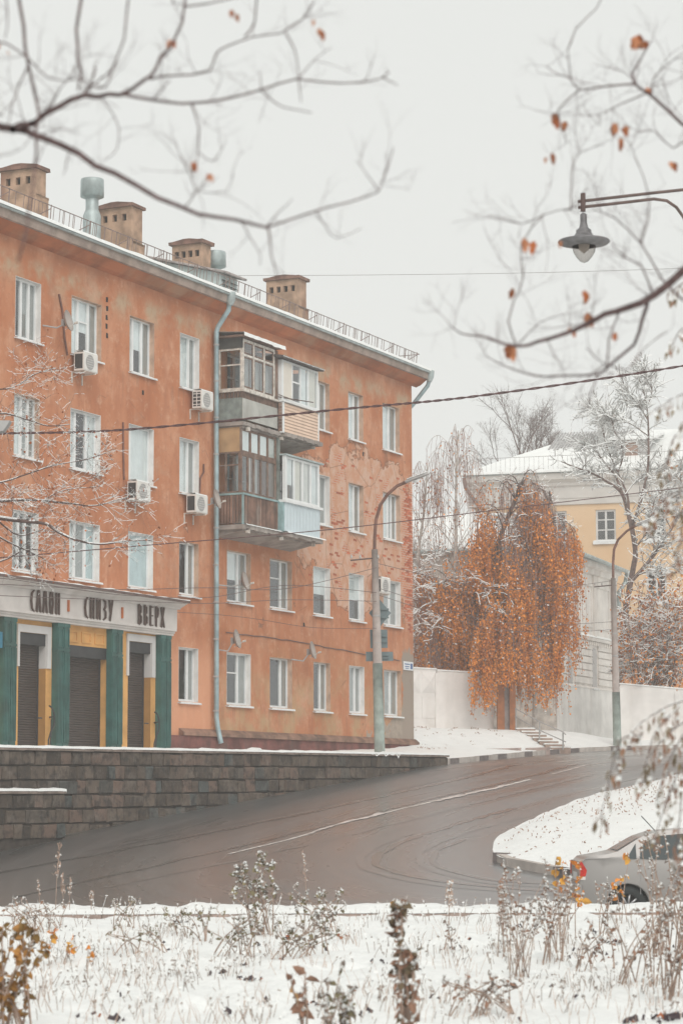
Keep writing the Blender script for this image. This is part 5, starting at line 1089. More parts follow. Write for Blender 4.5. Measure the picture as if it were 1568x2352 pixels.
MB().box(.41, .43, -.06, -.03, 3.5, 3.62).build('handle', IRON, gate)
stp = empty('outdoor_steps', (6.9, 92.4, 0), 0, 'snow covered concrete steps going down from the gate to the pavement', 'steps')
for k in range(7):
    t = k/6; x = lerp(.05, 1.05, t); y = lerp(-.2, -3.7, t); z = lerp(2.50, 1.72, t)
    MB().box(x-.35, x+.35, y-.28, y+.28, z-.5, z).build('step', mat('brown_step', (.33, .24, .20), .9, .2, 5), stp)
    MB().box(x-.38, x+.36, y-.27, y+.29, z+.002, z+.05, 0, .008).build('snow', SNOW, stp)
hr = empty('handrail', (6.7, 92, 0), 0, 'steel pipe handrail beside the snowy steps', 'handrail'); o_ = Vector((6.7, 92, 0)); D = lambda x, y, Y: at(x, y, Y)-o_
MB().tube([D(1182, 1627, 92.2), D(1240, 1658, 90), D(1292, 1681, 88.2), D(1298, 1687, 88)], .02, 6).build('rail', GREYM, hr); MB().tube([D(1182, 1646, 92.2), D(1240, 1678, 90), D(1298, 1704, 88)], .02, 6).build('rail', GREYM, hr)
for x, y0, y1, Y in ((1292, 1680, 1722, 88.2), (1238, 1656, 1700, 90.05), (1184, 1628, 1680, 92.1)): MB().tube([D(x, y0, Y), D(x, y1, Y)], .03, 6).build('baluster', GREYM, hr)

# ================================================================ TREES
def spline(pts, k=4):
    P = [Vector(p) for p in pts]; out = []
    for i in range(len(P)-1):
        a, b_, c, d = P[max(0, i-1)], P[i], P[i+1], P[min(len(P)-1, i+2)]
        for j in range(k):
            t = j/k; out.append(.5*((2*b_)+(c-a)*t+(2*a-5*b_+4*c-d)*t*t+(3*b_-a-3*c+d)*t**3))
    out.append(P[-1]); return out
def rvec(): return Vector((rng.gauss(0, 1), rng.gauss(0, 1), rng.gauss(0, 1))).normalized()
class Tree:
    def __init__(s): s.b = MB(); s.tw = MB(); s.sn = MB(); s.lf = [MB(), MB()]; s.sp = 1.0; s.smin = .016
    def limb(s, pts, r0, r1, n=6, snow=True, k=4, wob=.0):
        P = spline(pts, k)
        if wob: P = [p+rvec()*wob*(0 if i == 0 else 1) for i, p in enumerate(P)]
        R = [lerp(r0, r1, (i/(len(P)-1))**.8) for i in range(len(P))]
        (s.b if n > 3 else s.tw).tube(P, R, n, cap=False)
        if snow: s.snow(P, R)
        return P
    def snow(s, P, R, lo=.0):
        run = []
        for i in range(len(P)-1):
            d = P[i+1]-P[i]; flat = abs(d.z)/(d.length+1e-6) < .78
            if flat and U(0, 1) < s.sp:
                r = R[i]; e = Vector((-d.y, d.x, 0)); e = e.normalized() if e.length > 1e-6 else Vector((1, 0, 0)); w = max(r*.95, s.smin*.7); h = r*.75+max(s.smin, r*.5)
                a, c = P[i], P[i+1]; u = Vector((0, 0, 1))
                s.sn.quad(a-e*w+u*r*.4, c-e*w+u*r*.4, c+u*h, a+u*h); s.sn.quad(a+u*h, c+u*h, c+e*w+u*r*.4, a+e*w+u*r*.4)
    def twigs(s, P, r, L, lev, num, up=.25, snow=.5, leaf=0, lsize=.05, start=.15, spread=.8):
        for q in range(num):
            t = U(start, 1); i = min(len(P)-2, int(t*(len(P)-1))); p = P[i].lerp(P[i+1], U(0, 1)); d = (P[i+1]-P[i]).normalized()
            v = (d*.7+rvec()*spread+Vector((0, 0, up))).normalized(); l = L*U(.5, 1.2)*(1.15-.5*t); n = 4; Q = [p]; rr = r*U(.6, 1)
            for k in range(n):
                v = (v+rvec()*.28+Vector((0, 0, up*.18))).normalized(); Q.append(Q[-1]+v*(l/n))
            Rr = [lerp(rr, rr*.4, k/n) for k in range(n+1)]
            s.tw.tube(Q, Rr, 3, cap=False)
            if U(0, 1) < snow: s.snow(Q, Rr)
            if leaf and lev <= 1:
                for k in range(1, n+1):
                    if U(0, 1) < leaf: s.leaf(Q[k], lsize)
            if lev > 0: s.twigs(Q, rr*.6, L*.55, lev-1, max(2, int(num*.35)) if num < 12 else 5, up, snow, leaf, lsize, .2, spread)
    def leaf(s, p, sz, hang=1, which=None):
        a = (rvec()*.6+Vector((0, 0, -hang))).normalized(); b = a.cross(rvec()).normalized(); z = sz*U(.45, 1.5); w = z*U(.3, .55); m = s.lf[rng.randrange(2) if which is None else which]
        c = p+a*z*.5; n = a.cross(b)*z*.15
        m.quad(p, c-b*w+n, p+a*z, c+b*w+n)
    def build(s, root, bark, twig, lmats=None, leaf_kind=True):
        if s.b.v: s.b.build('trunk', bark, root, True)
        if s.tw.v: o = s.tw.build('twigs', twig, root); o['kind'] = 'stuff'
        if s.sn.v: o = s.sn.build('snow', SNOW, root); o['kind'] = 'stuff'
        for m, l in zip(lmats or [], s.lf):
            if l.v: o = l.build('leaves', m, root); o['kind'] = 'stuff'
# ---- weeping birch by the gate
wb = empty('weeping_birch', (4.95, 95, 2.0), 0, 'big weeping birch with hanging orange leaves in front of the gate and annex', 'tree'); T = Tree(); T.sp = .8; o_ = Vector((4.95, 95, 2.0))
trunk = [(0, 0, 0), (-.05, 0, 1.6), (-.12, .05, 3.2), (-.05, .05, 4.4), (.3, -.05, 5.6), (.9, -.2, 7.0), (1.4, -.3, 8.4), (1.9, -.35, 9.6), (2.2, -.3, 10.3)]
TP = T.limb(trunk, .26, .05, 8, False); T.limb([(-.12, .05, 3.0), (.25, -.2, 4.1), (.8, -.6, 5.2), (1.6, -1.0, 6.3), (2.6, -1.2, 7.6), (3.0, -1.2, 8.7), (3.25, -1.1, 9.7)], .16, .03, 7)
TP2 = spline([(-.12, .05, 3.0), (.25, -.2, 4.1), (.8, -.6, 5.2), (1.6, -1.0, 6.3), (2.6, -1.2, 7.6), (3.0, -1.2, 8.7), (3.25, -1.1, 9.7)])
T.limb([(-.05, .05, 4.0), (-.6, -.3, 5.2), (-1.3, -.4, 6.2), (-1.9, -.4, 6.8)], .12, .03, 6); TP3 = spline([(-.05, .05, 4.0), (-.6, -.3, 5.2), (-1.3, -.4, 6.2), (-1.9, -.4, 6.8)])
strands = []
limbs = []
for src, num, rad, a0 in ((TP, 28, 1.9, .3), (TP2, 34, 1.8, .22), (TP3, 16, 1.1, .4)):
    for q in range(num):
        t = U(a0, 1); p = src[min(len(src)-1, int(t*(len(src)-1)))]; an_ = U(0, 2*pi); d = Vector((cos(an_), sin(an_)*.8, 0)); L = rad*U(.55, 1.15)*(1.25-.65*t)
        Q = [p, p+d*L*.35+Vector((0, 0, L*.42)), p+d*L*.75+Vector((0, 0, L*.5)), p+d*L+Vector((0, 0, L*.25)), p+d*L*1.12-Vector((0, 0, L*.05))]
        limbs.append(T.limb(Q, .032, .010, 5 if q % 3 else 6, q % 2 == 0, 3))
def crown_ok(p):
    x = p.x+4.95; y_ = p.y+95; z = p.z+2; u = x/y_*93
    return u < 9.3-.28*max(0, z-9.5)**1.3
for P in limbs:
    for q in range(15):
        i = rng.randrange(len(P)//3, len(P)); p = P[i]+rvec()*.14
        if not crown_ok(p): continue
        X = p.x+4.95; z0 = p.z+2.0
        dense = sst(4.6, 5.6, X); bot = lerp(4.7, 3.7+1.2*abs(nz(X*1.25, 5)), dense)
        if dense > .4 and (nz(X*1.5, p.y*.9, 7) > .16 or 5.0 < X < 5.75 or 7.3 < X < 8.5): bot = U(2.9, 4.2)
        L = min(U(1.0, 6.2), max(.6, z0-bot)); strands.append((p, L))
for n_, xr, yr, zr, br in ((70, (5.3, 6.95), (91.5, 92.6), (5.6, 7.4), (4.0, 5.0)), (26, (5.05, 5.85), (91.4, 92.4), (5.2, 6.8), (2.85, 3.7)), (46, (7.0, 8.7), (92.6, 95), (5.4, 7.8), (3.1, 4.3)), (60, (5.6, 8.9), (92, 95), (7, 9.5), (4.5, 6)), (90, (3.0, 5.3), (92.8, 94.6), (5.6, 9.4), (4.7, 6.2))):
    for q in range(n_): p = Vector((U(*xr)-4.95, U(*yr)-95, U(*zr)-2)); strands.append((p, p.z+2-U(*br)))
for x, y in ((.7, -3.0), (1.6, -3.1), (.3, -3.3), (3.1, -1.2)): T.limb([(.0, 0, 4.3), (x*.4, y*.4, 5.6), (x*.8, y*.8, 5.7), (x, y, 5.2)], .05, .014, 5)
for P in limbs: T.twigs(P, .010, .7, 1, 6, .1, .55, 0)
for p, L in strands:
    n = max(3, int(L/.35)); Q = [p]; v = Vector((U(-.25, .25), U(-.25, .25), .15))
    for k in range(n):
        v = v*.55+Vector((U(-.06, .06), U(-.06, .06), -.45)); v.normalize(); Q.append(Q[-1]+v*(L/n))
    T.tw.tube(Q, [.007]*len(Q), 3, cap=False); X = p.x+4.95
    for i in range(1, len(Q)):
        z = Q[i].z+2; dens = sst(3.2, 5.0, X)*.72+.28; dens *= lerp(1, .18, sst(8.3, 10.8, z)); dens *= (.12+1.15*max(0, min(1, .34+3.0*nz(Q[i].x*.9, Q[i].z*.5, Q[i].y*.7))))
        m = dens*19; kk = int(m)+(1 if U(0, 1) < m-int(m) else 0)
        for _ in range(kk):
            T.leaf(Q[i-1].lerp(Q[i], U(0, 1))+rvec()*.10, .075, 1.2, 1 if nz(Q[i].x*1.3, Q[i].z*.7, 3) > .22 else 0)
            if U(0, 1) < .03: c = Q[i]+rvec()*.06; a = rvec()*.035; b_ = a.orthogonal().normalized()*.03; T.sn.quad(c-a-b_, c+a-b_, c+a+b_, c-a+b_)
T.build(wb, mat('dark_birch_bark', (.10, .075, .065), .9, .35, 4, dirt=(.3, .27, .25)), TWIG, [LEAFO, mat('brown_orange_leaf', (.50, .165, .03), .8, .4, 3)])
# snowy lower left boughs are limbs of the slender birch
sb_ = empty('slender_birch', (4.62, 97, 2.2), 0, 'slender pale birch trunk with thin bare drooping twigs behind the weeping birch', 'tree'); T = Tree(); T.sp = .75
TP = T.limb([(0, 0, 0), (0, 0, 4), (-.02, 0, 7), (.0, .1, 9), (.03, 0, 11), (.12, 0, 12.5)], .13, .02, 8, False)
def weep(T, src, num, rad, a0, rs, sl, leafp=0, ns=7, zmax=None):
    for q in range(num):
        t = U(a0, 1); p = src[min(len(src)-1, int(t*(len(src)-1)))]; an_ = U(0, 2*pi); d = Vector((cos(an_), sin(an_)*.8, 0)); L = rad*U(.5, 1.15)*(1.3-.75*t)
        P = T.limb([p, p+d*L*.3+Vector((0, 0, L*.45)), p+d*L*.65+Vector((0, 0, L*.8)), p+d*L*.95+Vector((0, 0, L*.72)), p+d*L*1.2+Vector((0, 0, L*.35))], rs, rs*.35, 4, q % 2 == 0, 3)
        for _ in range(ns):
            b0 = P[rng.randrange(len(P)//3, len(P))]; l = sl*U(.4, 1.2); n = 5; Q = [b0]; v = Vector((U(-.3, .3), U(-.3, .3), .1))
            for k in range(n): v = v*.55+Vector((U(-.08, .08), U(-.08, .08), -.42)); v.normalize(); Q.append(Q[-1]+v*(l/n))
            T.tw.tube(Q, [.0065]*len(Q), 3, cap=False)
            if U(0, 1) < .3: T.snow(Q, [.01]*len(Q))
            if leafp:
                for k in range(1, n+1):
                    for _q in range(3):
                        if U(0, 1) < leafp: T.leaf(Q[k]+rvec()*.08, .075)
weep(T, TP, 40, 1.6, .38, .016, 1.7, .10, 7)
for x0, z0, L in ((-1.55, 5.9, 1.5), (-1.75, 6.5, 1.3), (-1.2, 7.1, 1.0), (-1.4, 5.2, 1), (-.9, 4.6, 1), (.9, 6.0, 1), (1.3, 5.2, 1), (-1.8, 4.4, 1)):
    T.smin = .022; P = T.limb([(-.05, -.3, z0-.4), (x0*.5, -2.6, z0+.1), (x0, -4.2, z0-.1), (x0*1.25, -4.4, z0-.4)], .035, .012, 5); T.twigs(P, .012, .9, 1, 16, -.1, .95); T.smin = .016
T.build(sb_, BIRCHB, TWIG, [LEAFO, LEAFB])
rb_ = empty('sparse_birch', (7.7, 97.5, 2.2), 0, 'birch with bare purple drooping top rising above the right of the orange birch', 'tree'); T = Tree(); T.sp = .6
TP = T.limb([(0, 0, 0), (.1, 0, 4), (.15, 0, 7), (.1, .1, 8.6), (.12, 0, 9.6)], .12, .02, 7, False); weep(T, TP, 30, 1.15, .62, .016, 1.9, .3, 8); T.build(rb_, BIRCHB, TWIG, [LEAFO, LEAFB])
lb_ = empty('sparse_birch', (2.6, 99, 2.2), 0, 'bare drooping birch just right of the orange building corner', 'tree'); T = Tree(); T.sp = .6
TP = T.limb([(0, 0, 0), (.1, 0, 4), (.45, 0, 7), (.8, .1, 9.5), (.95, 0, 11.4)], .14, .02, 7, False); weep(T, TP, 38, 1.5, .40, .016, 1.8, .12, 7); T.build(lb_, BIRCHB, TWIG, [LEAFO, LEAFB])
# ---- bare trees far behind the yellow roof
def bare_tree(base, H, spread, seed, label, r0=.22, lev=3, leanx=0, tw=.018):
    rng.seed(seed); t = empty('bare_tree', base, 0, label, 'tree'); T = Tree(); T.sp = .25
    def grow(p, d, L, r, l):
        n = 4; Q = [p]; v = d
        for k in range(n): v = (v+rvec()*.13+Vector((0, 0, .06))).normalized(); Q.append(Q[-1]+v*(L/n))
        T.limb(Q, r, r*.6, 6 if l > 1 else 4, l <= 2, 2)
        if l <= 1: T.twigs(Q, .008, L*.75, 1, 5, .15, .1, 0, .05, .1, 1.0)
        if l == 0: return
        for k in range(3 if l > 1 else 4):
            b0 = Q[-1] if k < 2 else Q[rng.randrange(2, n+1)]; an_ = U(0, 2*pi); s_ = spread*U(.6, 1.15); nd = (v+Vector((cos(an_)*s_, sin(an_)*s_, U(-.05, .15)))).normalized(); grow(b0, nd, L*U(.62, .82), r*.52, l-1)
    grow(Vector((0, 0, 0)), Vector((leanx, 0, 1)), H*.36, r0, lev); T.build(t, BARK, BARK); return t
q = at(1243, 1110, 150); bare_tree((q.x, 150, q.z-5.5), 11.5, .78, 11, 'tall bare round crowned tree behind the left of the yellow building roof', .2, 4)
q = at(1192, 1110, 152); bare_tree((q.x, 152, q.z-4.5), 9.2, .62, 12, 'smaller bare tree left of the round crowned one behind the yellow roof', .15, 4)
rng.seed(21)
# ---- snowy tree in front of the yellow building: limbs follow the real tree
def traced_tree(name, label, base_px, Y, limbs_, bark, tw, leaf=None, lmats=None, sp=1.0, root_z=None, group=None, smin=.016):
    b0 = at(*base_px, Y); t = empty(name, b0, 0, label, 'tree', group); T = Tree(); T.sp = sp; T.smin = smin
    for L in limbs_:
        pts, r0, r1 = L[0], L[1], L[2]; dy = L[3] if len(L) > 3 else 0; n = len(pts)
        P = [at(x, y, Y+dy*(i/(n-1))+(0 if i == 0 else U(-.12, .12)))-b0 for i, (x, y) in enumerate(pts)]
        Q = T.limb(P, r0, r1, 7 if r0 > .03 else 5, True, 4)
        if tw: T.twigs(Q, tw[0], tw[1], tw[2], int(tw[3]*(L[4] if len(L) > 4 else 1)), tw[4], tw[5], leaf[0] if leaf else 0, leaf[1] if leaf else .05, .2)
    T.build(t, bark, bark, lmats); return t
traced_tree('snowy_tree', 'tall bare snow dusted tree with forked trunk in front of the yellow building', (1418, 1640), 104, [
    ([(1418, 1640), (1424, 1520), (1436, 1400), (1452, 1310), (1458, 1270), (1450, 1215), (1440, 1170)], .15, .10, 0, .3), ([(1440, 1170), (1425, 1130), (1392, 1105), (1355, 1085), (1320, 1073), (1288, 1060)], .10, .02, -1.5), ([(1428, 1135), (1412, 1095), (1385, 1060), (1360, 1030), (1330, 1020)], .07, .02, 1),
    ([(1442, 1180), (1440, 1140), (1415, 1080), (1390, 1020), (1375, 960), (1340, 930)], .06, .015, 1.5), ([(1418, 1085), (1430, 1040), (1410, 990), (1400, 960), (1365, 940)], .04, .012, -1), ([(1450, 1215), (1470, 1150), (1486, 1080), (1488, 1010), (1486, 950), (1478, 905), (1466, 868)], .08, .018, .6), ([(1487, 965), (1468, 935), (1445, 905), (1430, 880)], .03, .01), ([(1486, 1000), (1450, 975), (1420, 965), (1395, 955)], .035, .01), ([(1487, 930), (1496, 900), (1490, 870), (1476, 855)], .025, .008),
    ([(1448, 1200), (1490, 1160), (1530, 1150), (1575, 1125)], .04, .012, -1.5), ([(1455, 1260), (1480, 1230), (1500, 1190), (1530, 1165)], .05, .015, -1), ([(1432, 1140), (1460, 1105), (1500, 1085), (1520, 1070)], .03, .01, 1)], BARKP, (.011, 1.2, 1, 34, .1, 1.0), None, None, 1.0, None, None, .034)
traced_tree('snowy_tree', 'leaning snow lined tree at the right edge between yellow wall and fence', (1486, 1640), 101, [
    ([(1486, 1640), (1490, 1592), (1512, 1540), (1535, 1480), (1556, 1430), (1580, 1380), (1600, 1300)], .15, .08, 0, .5), ([(1510, 1262), (1545, 1245), (1600, 1240)], .03, .01, -1), ([(1480, 1300), (1502, 1255), (1492, 1200), (1505, 1140)], .03, .01, -.6), ([(1540, 1215), (1522, 1170), (1535, 1105)], .03, .01, .6), ([(1460, 1322), (1500, 1310), (1560, 1300)], .03, .01, -1.2), ([(1580, 1150), (1560, 1090), (1575, 1020)], .03, .01, 0), ([(1440, 1345), (1480, 1300), (1510, 1262), (1540, 1215), (1580, 1150)], .09, .05, 0, .8), ([(1600, 1520), (1565, 1545), (1530, 1552), (1500, 1580), (1486, 1600)], .06, .04, -.5), ([(1535, 1480), (1490, 1490), (1450, 1520), (1425, 1545)], .03, .012, -1.2), ([(1512, 1540), (1525, 1500), (1500, 1460), (1490, 1420)], .03, .012, -.8)], BARKP, (.011, .9, 1, 34, .05, 1.0), (.06, .10), [LEAFB, LEAFO], 1.0, None, None, .03)
# ---- snow covered bush with dead leaves behind the far lamp post
bu = at(1495, 1560, 97.5); t = empty('snowy_bush', (bu.x, 98.6, 1.8), 0, 'dense snow covered bush with rusty dead leaves right of the far lamp post', 'bush'); T = Tree(); T.sp = 1.0; T.smin = .019; o_ = Vector((bu.x, 98.6, 1.8))
for k in range(44):
    x, y = U(1425, 1600), U(1330, 1478); tip = at(x, y, 97.5+U(-.8, 2.0))-o_; m = Vector((tip.x*.5+U(-.5, .5), tip.y*.5, tip.z*.55))
    P = T.limb([(U(-.4, .4), 0, 0), m, tip], .025, .008, 4); 
    P2 = P[len(P)//2:]; T.twigs(P2, .010, .9, 1, 15, -.02, 1.0, .36, .10, .1, 1.2)
T.build(t, BARK, TWIG, [LEAFB, LEAFO])
# ---- snowy branches at the left edge, in front of the facade
traced_tree('snowy_tree', 'snow lined branches reaching in at the left edge before the orange facade', (-190, 1700), 42, [
    ([(-190, 1700), (-180, 1500), (-160, 1330), (-150, 1200), (-140, 1050), (-150, 900)], .16, .08, 0, .3), ([(-150, 1150), (-60, 1145), (0, 1150), (70, 1148), (130, 1153), (178, 1158)], .04, .014, 1.0, 1), ([(196, 1162), (230, 1160), (262, 1150), (292, 1143)], .013, .006, .5, .5), ([(178, 1158), (196, 1162)], .014, .013, 0, .1),
    ([(-150, 1230), (-60, 1180), (0, 1190), (55, 1197), (105, 1203), (135, 1222), (175, 1240), (228, 1250), (290, 1243), (350, 1240)], .05, .008, -1, 1.3), ([(0, 1200), (45, 1230), (100, 1215)], .018, .008, .5, .5), ([(-40, 1210), (20, 1245), (70, 1268), (105, 1285)], .022, .008, .6, .5),
    ([(-150, 1010), (-60, 985), (0, 950), (60, 963), (110, 978), (160, 975)], .025, .007, 1, .8), ([(-140, 940), (-40, 900), (30, 890), (80, 860), (130, 845)], .018, .006, -.5, .8), ([(-140, 1090), (-20, 1110), (60, 1090), (120, 1070), (200, 1055), (245, 1040)], .02, .006, .5, 1.2), ([(-100, 1300), (0, 1290), (60, 1262), (110, 1268)], .02, .006, .5, .4), ([(100, 1150), (150, 1125), (210, 1120)], .012, .005, .3, .5)],
    BARK, (.0042, .8, 2, 26, .02, .6), (.05, .045), [LEAFB, LEAFB], .7, None, None, .0055)
# ================================================================ FOREGROUND BRANCHES
def near_branch(name, label, root, Y, limbs_, tw, leaves, lm, group=None, sp=.0):
    b0 = Vector(root); t = empty(name, b0, 0, label, 'tree', group); T = Tree(); T.sp = sp; k = Y/FPX
    for L in limbs_:
        pts, w0, w1 = L[0], L[1], L[2]; dy = L[3] if len(L) > 3 else 0; n = len(pts)
        P = [at(x, y, Y+dy*i/(n-1)+(nz(x*.01, y*.01, 5)*.35 if i else 0))-b0 for i, (x, y) in enumerate(pts)]
        Q = T.limb(P, w0*k*.43, w1*k*.38, 7 if w0 > 8 else 5, False, 2, w1*k*.55)
        T.twigs(Q, max(2.0*k*.5, w1*k*.28), tw[0], tw[1], int(tw[2]*n*(L[4] if len(L) > 4 else 1)), .25, 0, 0, .05, .15, .8)
    for x, y, sz in leaves:
        p = at(x, y, Y+.3)-b0
        for q in range(3 if sz > 38 else 2 if sz > 24 else 1):
            m = T.lf[q % 2]; s_ = sz*k*.8; a = Vector((U(-.4, .4), U(-.5, .5), -1)).normalized(); bb = a.cross(Vector((U(-.3, .3), 1, 0))).normalized(); pp = p+Vector((U(-.38, .38)*s_, 0, s_*U(.2, .6))); f_ = a.cross(bb)
            prof = [(0, .04), (.2, .20), (.38, .30), (.5, .18), (.72, .20), (1, .02)]
            for i in range(len(prof)-1):
                (t0, w0_), (t1, w1_) = prof[i], prof[i+1]
                for sg in (-1, 1): m.quad(pp+a*(s_*t0), pp+a*(s_*t0)+bb*(sg*w0_*s_)+f_*(w0_*s_*.45), pp+a*(s_*t1)+bb*(sg*w1_*s_)+f_*(w1_*s_*.45), pp+a*(s_*t1))
    T.build(t, BARKF, BARKF, lm); return t
rng.seed(33)
root = at(-420, 900, 7.2); rootL = (root.x, 7.2, -1.7)
b0 = Vector(rootL); 
nb = near_branch('near_tree', 'dark out of focus branches spreading from the upper left edge across the sky', rootL, 7.2, [
    ([(-420, 900), (-330, 560), (-160, 330), (-60, 290), (0, 292), (60, 303), (100, 320), (180, 356), (260, 400), (360, 450), (460, 492), (540, 507), (615, 521)], 34, 9, 0, .35), ([(615, 521), (700, 492), (800, 464), (866, 440), (880, 412), (905, 338)], 7, 3, .5, .4), ([(868, 438), (845, 405), (818, 368)], 4, 2, 0, .3), ([(880, 412), (888, 380), (886, 350)], 3.5, 2, 0, .3), ([(725, 487), (748, 520), (772, 546), (830, 525)], 4, 2, .3, .3), ([(615, 521), (620, 560), (628, 605), (642, 655)], 7, 2.5, -.2, .3), ([(615, 518), (640, 488), (672, 458)], 4.5, 2, .2, .3), ([(555, 510), (575, 545), (598, 585), (596, 610)], 4, 2, .2, .3),
    ([(30, 298), (65, 285), (105, 262), (160, 232), (225, 222), (280, 216)], 22, 14, .2, .3), ([(280, 216), (318, 196), (345, 172), (372, 130), (402, 85), (426, 15), (432, -40)], 12, 7, .3, .4), ([(280, 216), (350, 229), (420, 240), (520, 228), (600, 204), (682, 183), (780, 190), (850, 184), (882, 176)], 10, 4, .6, .5), ([(878, 177), (892, 168), (884, 158)], 4, 3, 0, 0), ([(878, 177), (900, 188), (912, 197)], 4, 3, 0, 0), ([(345, 182), (400, 172), (480, 165), (492, 128), (520, 107), (580, 86), (640, 76), (690, 48), (722, 5)], 7, 4, .4, .5), ([(655, 74), (676, 112), (686, 172), (691, 232)], 5, 3, 0, .3), ([(562, 84), (584, 48), (590, -20)], 6, 5, 0, .3), ([(600, 204), (596, 165)], 4, 2.5, 0, 0), ([(600, 208), (625, 230), (655, 246), (716, 260)], 5, 3, 0, .2), ([(426, 15), (480, 6), (560, -12)], 6, 5, 0, .2), ([(684, 182), (720, 138), (762, 108)], 4, 2, 0, .4), ([(440, 240), (456, 285), (456, 340), (444, 400), (420, 372), (400, 318)], 5, 2, .2, .5), ([(456, 350), (490, 372), (520, 322)], 3.5, 2, 0, .4), ([(440, 402), (452, 438), (520, 440), (535, 400)], 3.5, 2, 0, .5), ([(352, 228), (372, 205), (392, 183)], 5, 3, 0, .2), ([(232, 222), (256, 256), (274, 292), (270, 340), (252, 362)], 4, 2.5, 0, .4),
    ([(42, -40), (52, 60), (64, 150), (78, 215), (88, 268), (84, 315), (80, 380), (72, 455), (62, 530), (40, 600)], 10, 6, -.8, .3), ([(196, -40), (176, 70), (180, 130), (188, 170), (182, 208)], 10, 6, -.5, .3), ([(300, -40), (284, 90), (256, 165), (240, 200), (190, 180)], 6, 4, -1.2, .3), ([(-40, 90), (20, 100), (70, 140), (108, 175), (150, 184), (180, 180)], 6, 4, -.5, .4), ([(66, 150), (45, 195), (30, 240), (18, 300)], 6, 3, -.5, .5), ([(10, -40), (20, 30), (12, 90)], 5, 3, -.5, .5)],
    (.20, 2, 2.0), [(396, 100, 30), (444, 384, 34), (476, 408, 26), (532, 32, 26), (548, 40, 26), (732, 78, 34), (724, 50, 22), (2, 105, 20), (22, 120, 14)], [LEAFR, LEAFB])
rng.seed(35)
root = at(2050, 900, 8.5)
near_branch('near_tree', 'blurred twiggy branches with a few orange leaves reaching in from the right', (root.x, 8.5, -1.7), 8.5, [
    ([(2050, 900), (1960, 700), (1800, 600), (1650, 585), (1568, 622), (1500, 680), (1440, 706), (1390, 722), (1345, 745), (1290, 770), (1232, 785), (1186, 796), (1120, 776), (1062, 766), (1034, 746)], 34, 3, 0, .35), ([(1488, 684), (1474, 735), (1456, 790), (1400, 838), (1372, 858), (1300, 862), (1236, 866), (1180, 850), (1120, 822)], 12, 3, .5, .5), ([(1372, 858), (1350, 925), (1322, 962)], 5, 2, 0, .4), ([(1452, 702), (1420, 720), (1396, 788), (1392, 838), (1345, 800)], 6, 3, -.3, .5), ([(1186, 796), (1168, 740), (1180, 690), (1200, 640), (1196, 560), (1250, 492), (1312, 480)], 5, 3, .4, .6), ([(1568, 690), (1520, 640), (1472, 560), (1410, 500), (1360, 480)], 7, 3, .3, .6), ([(1500, 680), (1470, 610), (1430, 590), (1405, 560)], 6, 3, -.3, .6),
    ([(1800, 600), (1700, 420), (1600, 300), (1568, 285), (1495, 222), (1458, 195), (1450, 165), (1470, 140), (1492, 95)], 16, 4, .3, .5), ([(1458, 192), (1400, 196), (1332, 206), (1310, 178), (1304, 112)], 7, 3, 0, .5), ([(1330, 206), (1282, 252), (1292, 300), (1300, 330)], 5, 2, .2, .6), ([(1304, 112), (1322, 66), (1368, 20), (1385, -20)], 4, 3, 0, .1), ([(1310, 180), (1268, 165), (1252, 150)], 4, 2, 0, .4), ([(1480, 215), (1420, 240), (1380, 262), (1330, 265)], 5, 2, .3, .6), ([(1600, 300), (1545, 340), (1500, 300), (1450, 310)], 5, 2, .3, .5), ([(1310, 480), (1312, 400), (1330, 350), (1390, 330)], 4, 2, .2, .5), ([(1186, 796), (1240, 740), (1300, 720)], 4, 2, .2, .5), ([(1250, 492), (1200, 515), (1155, 500), (1125, 492)], 4, 2, 0, .5), ([(1495, 222), (1500, 180), (1540, 140), (1570, 120)], 5, 2, 0, .5), ([(1470, 560), (1488, 500), (1486, 440), (1462, 370), (1440, 320)], 5, 2, .2, .5), ([(1400, 838), (1440, 850), (1480, 800), (1530, 760)], 5, 2, .2, .3)],
    (.24, 2, 3.0), [(1465, 95, 46), (1478, 105, 30), (1280, 276, 40), (1292, 292, 34), (1415, 295, 40), (1428, 300, 36), (1432, 330, 32), (1268, 362, 30), (1250, 368, 20), (1540, 378, 32), (1216, 562, 46), (1164, 810, 48), (1178, 672, 30), (1348, 680, 38), (1340, 732, 44), (1408, 772, 26), (1310, 762, 26), (1488, 208, 28), (1290, 560, 24)], [LEAFR, LEAFB])
# drooping ash twigs with brown keys at the right edge
def droop_tree(name, label, Y, seed, strands_, lm, cls, sz):
    rng.seed(seed); r = at(1900, 1000, Y); b0 = Vector((r.x, Y, -1.7)); t = empty(name, b0, 0, label, 'tree'); T = Tree(); T.sp = .4; T.smin = .003; k = Y/FPX
    T.limb([(0, 0, 0), (0, 0, 3), (.0, 0, 7)], .09, .04, 7, False)
    for pts, w in strands_:
        P = [at(x, y, Y+U(-.3, .3))-b0 for x, y in pts]; Q = T.limb(P, w*k*.5, 1.6*k*.5, 5, True, 5)
        for i in range(2, len(Q)):
            for q in range(cls):
                if U(0, 1) < .62:
                    c = Q[i]+Vector((U(-14, 14)*k, U(-14, 14)*k, U(-22, 4)*k)); a = Vector((U(-.5, .3), U(-.4, .4), -1)).normalized(); s_ = sz*k*U(.6, 1.2); bb = a.cross(rvec()).normalized()*s_*.15; m = T.lf[rng.randrange(2)]
                    T.tw.tube([Q[i], c], [.9*k*.5]*2, 3, cap=False); m.quad(c, c+a*s_*.4-bb, c+a*s_, c+a*s_*.4+bb)
                    if U(0, 1) < .5: T.sn.quad(c-bb*1.0, c+a*s_*.3-bb*1.1+Vector((0, -.002, 0)), c+a*s_*.3+bb*1.1+Vector((0, -.002, 0)), c+bb*1.0)
    T.build(t, BARKF, STEM, lm); return t
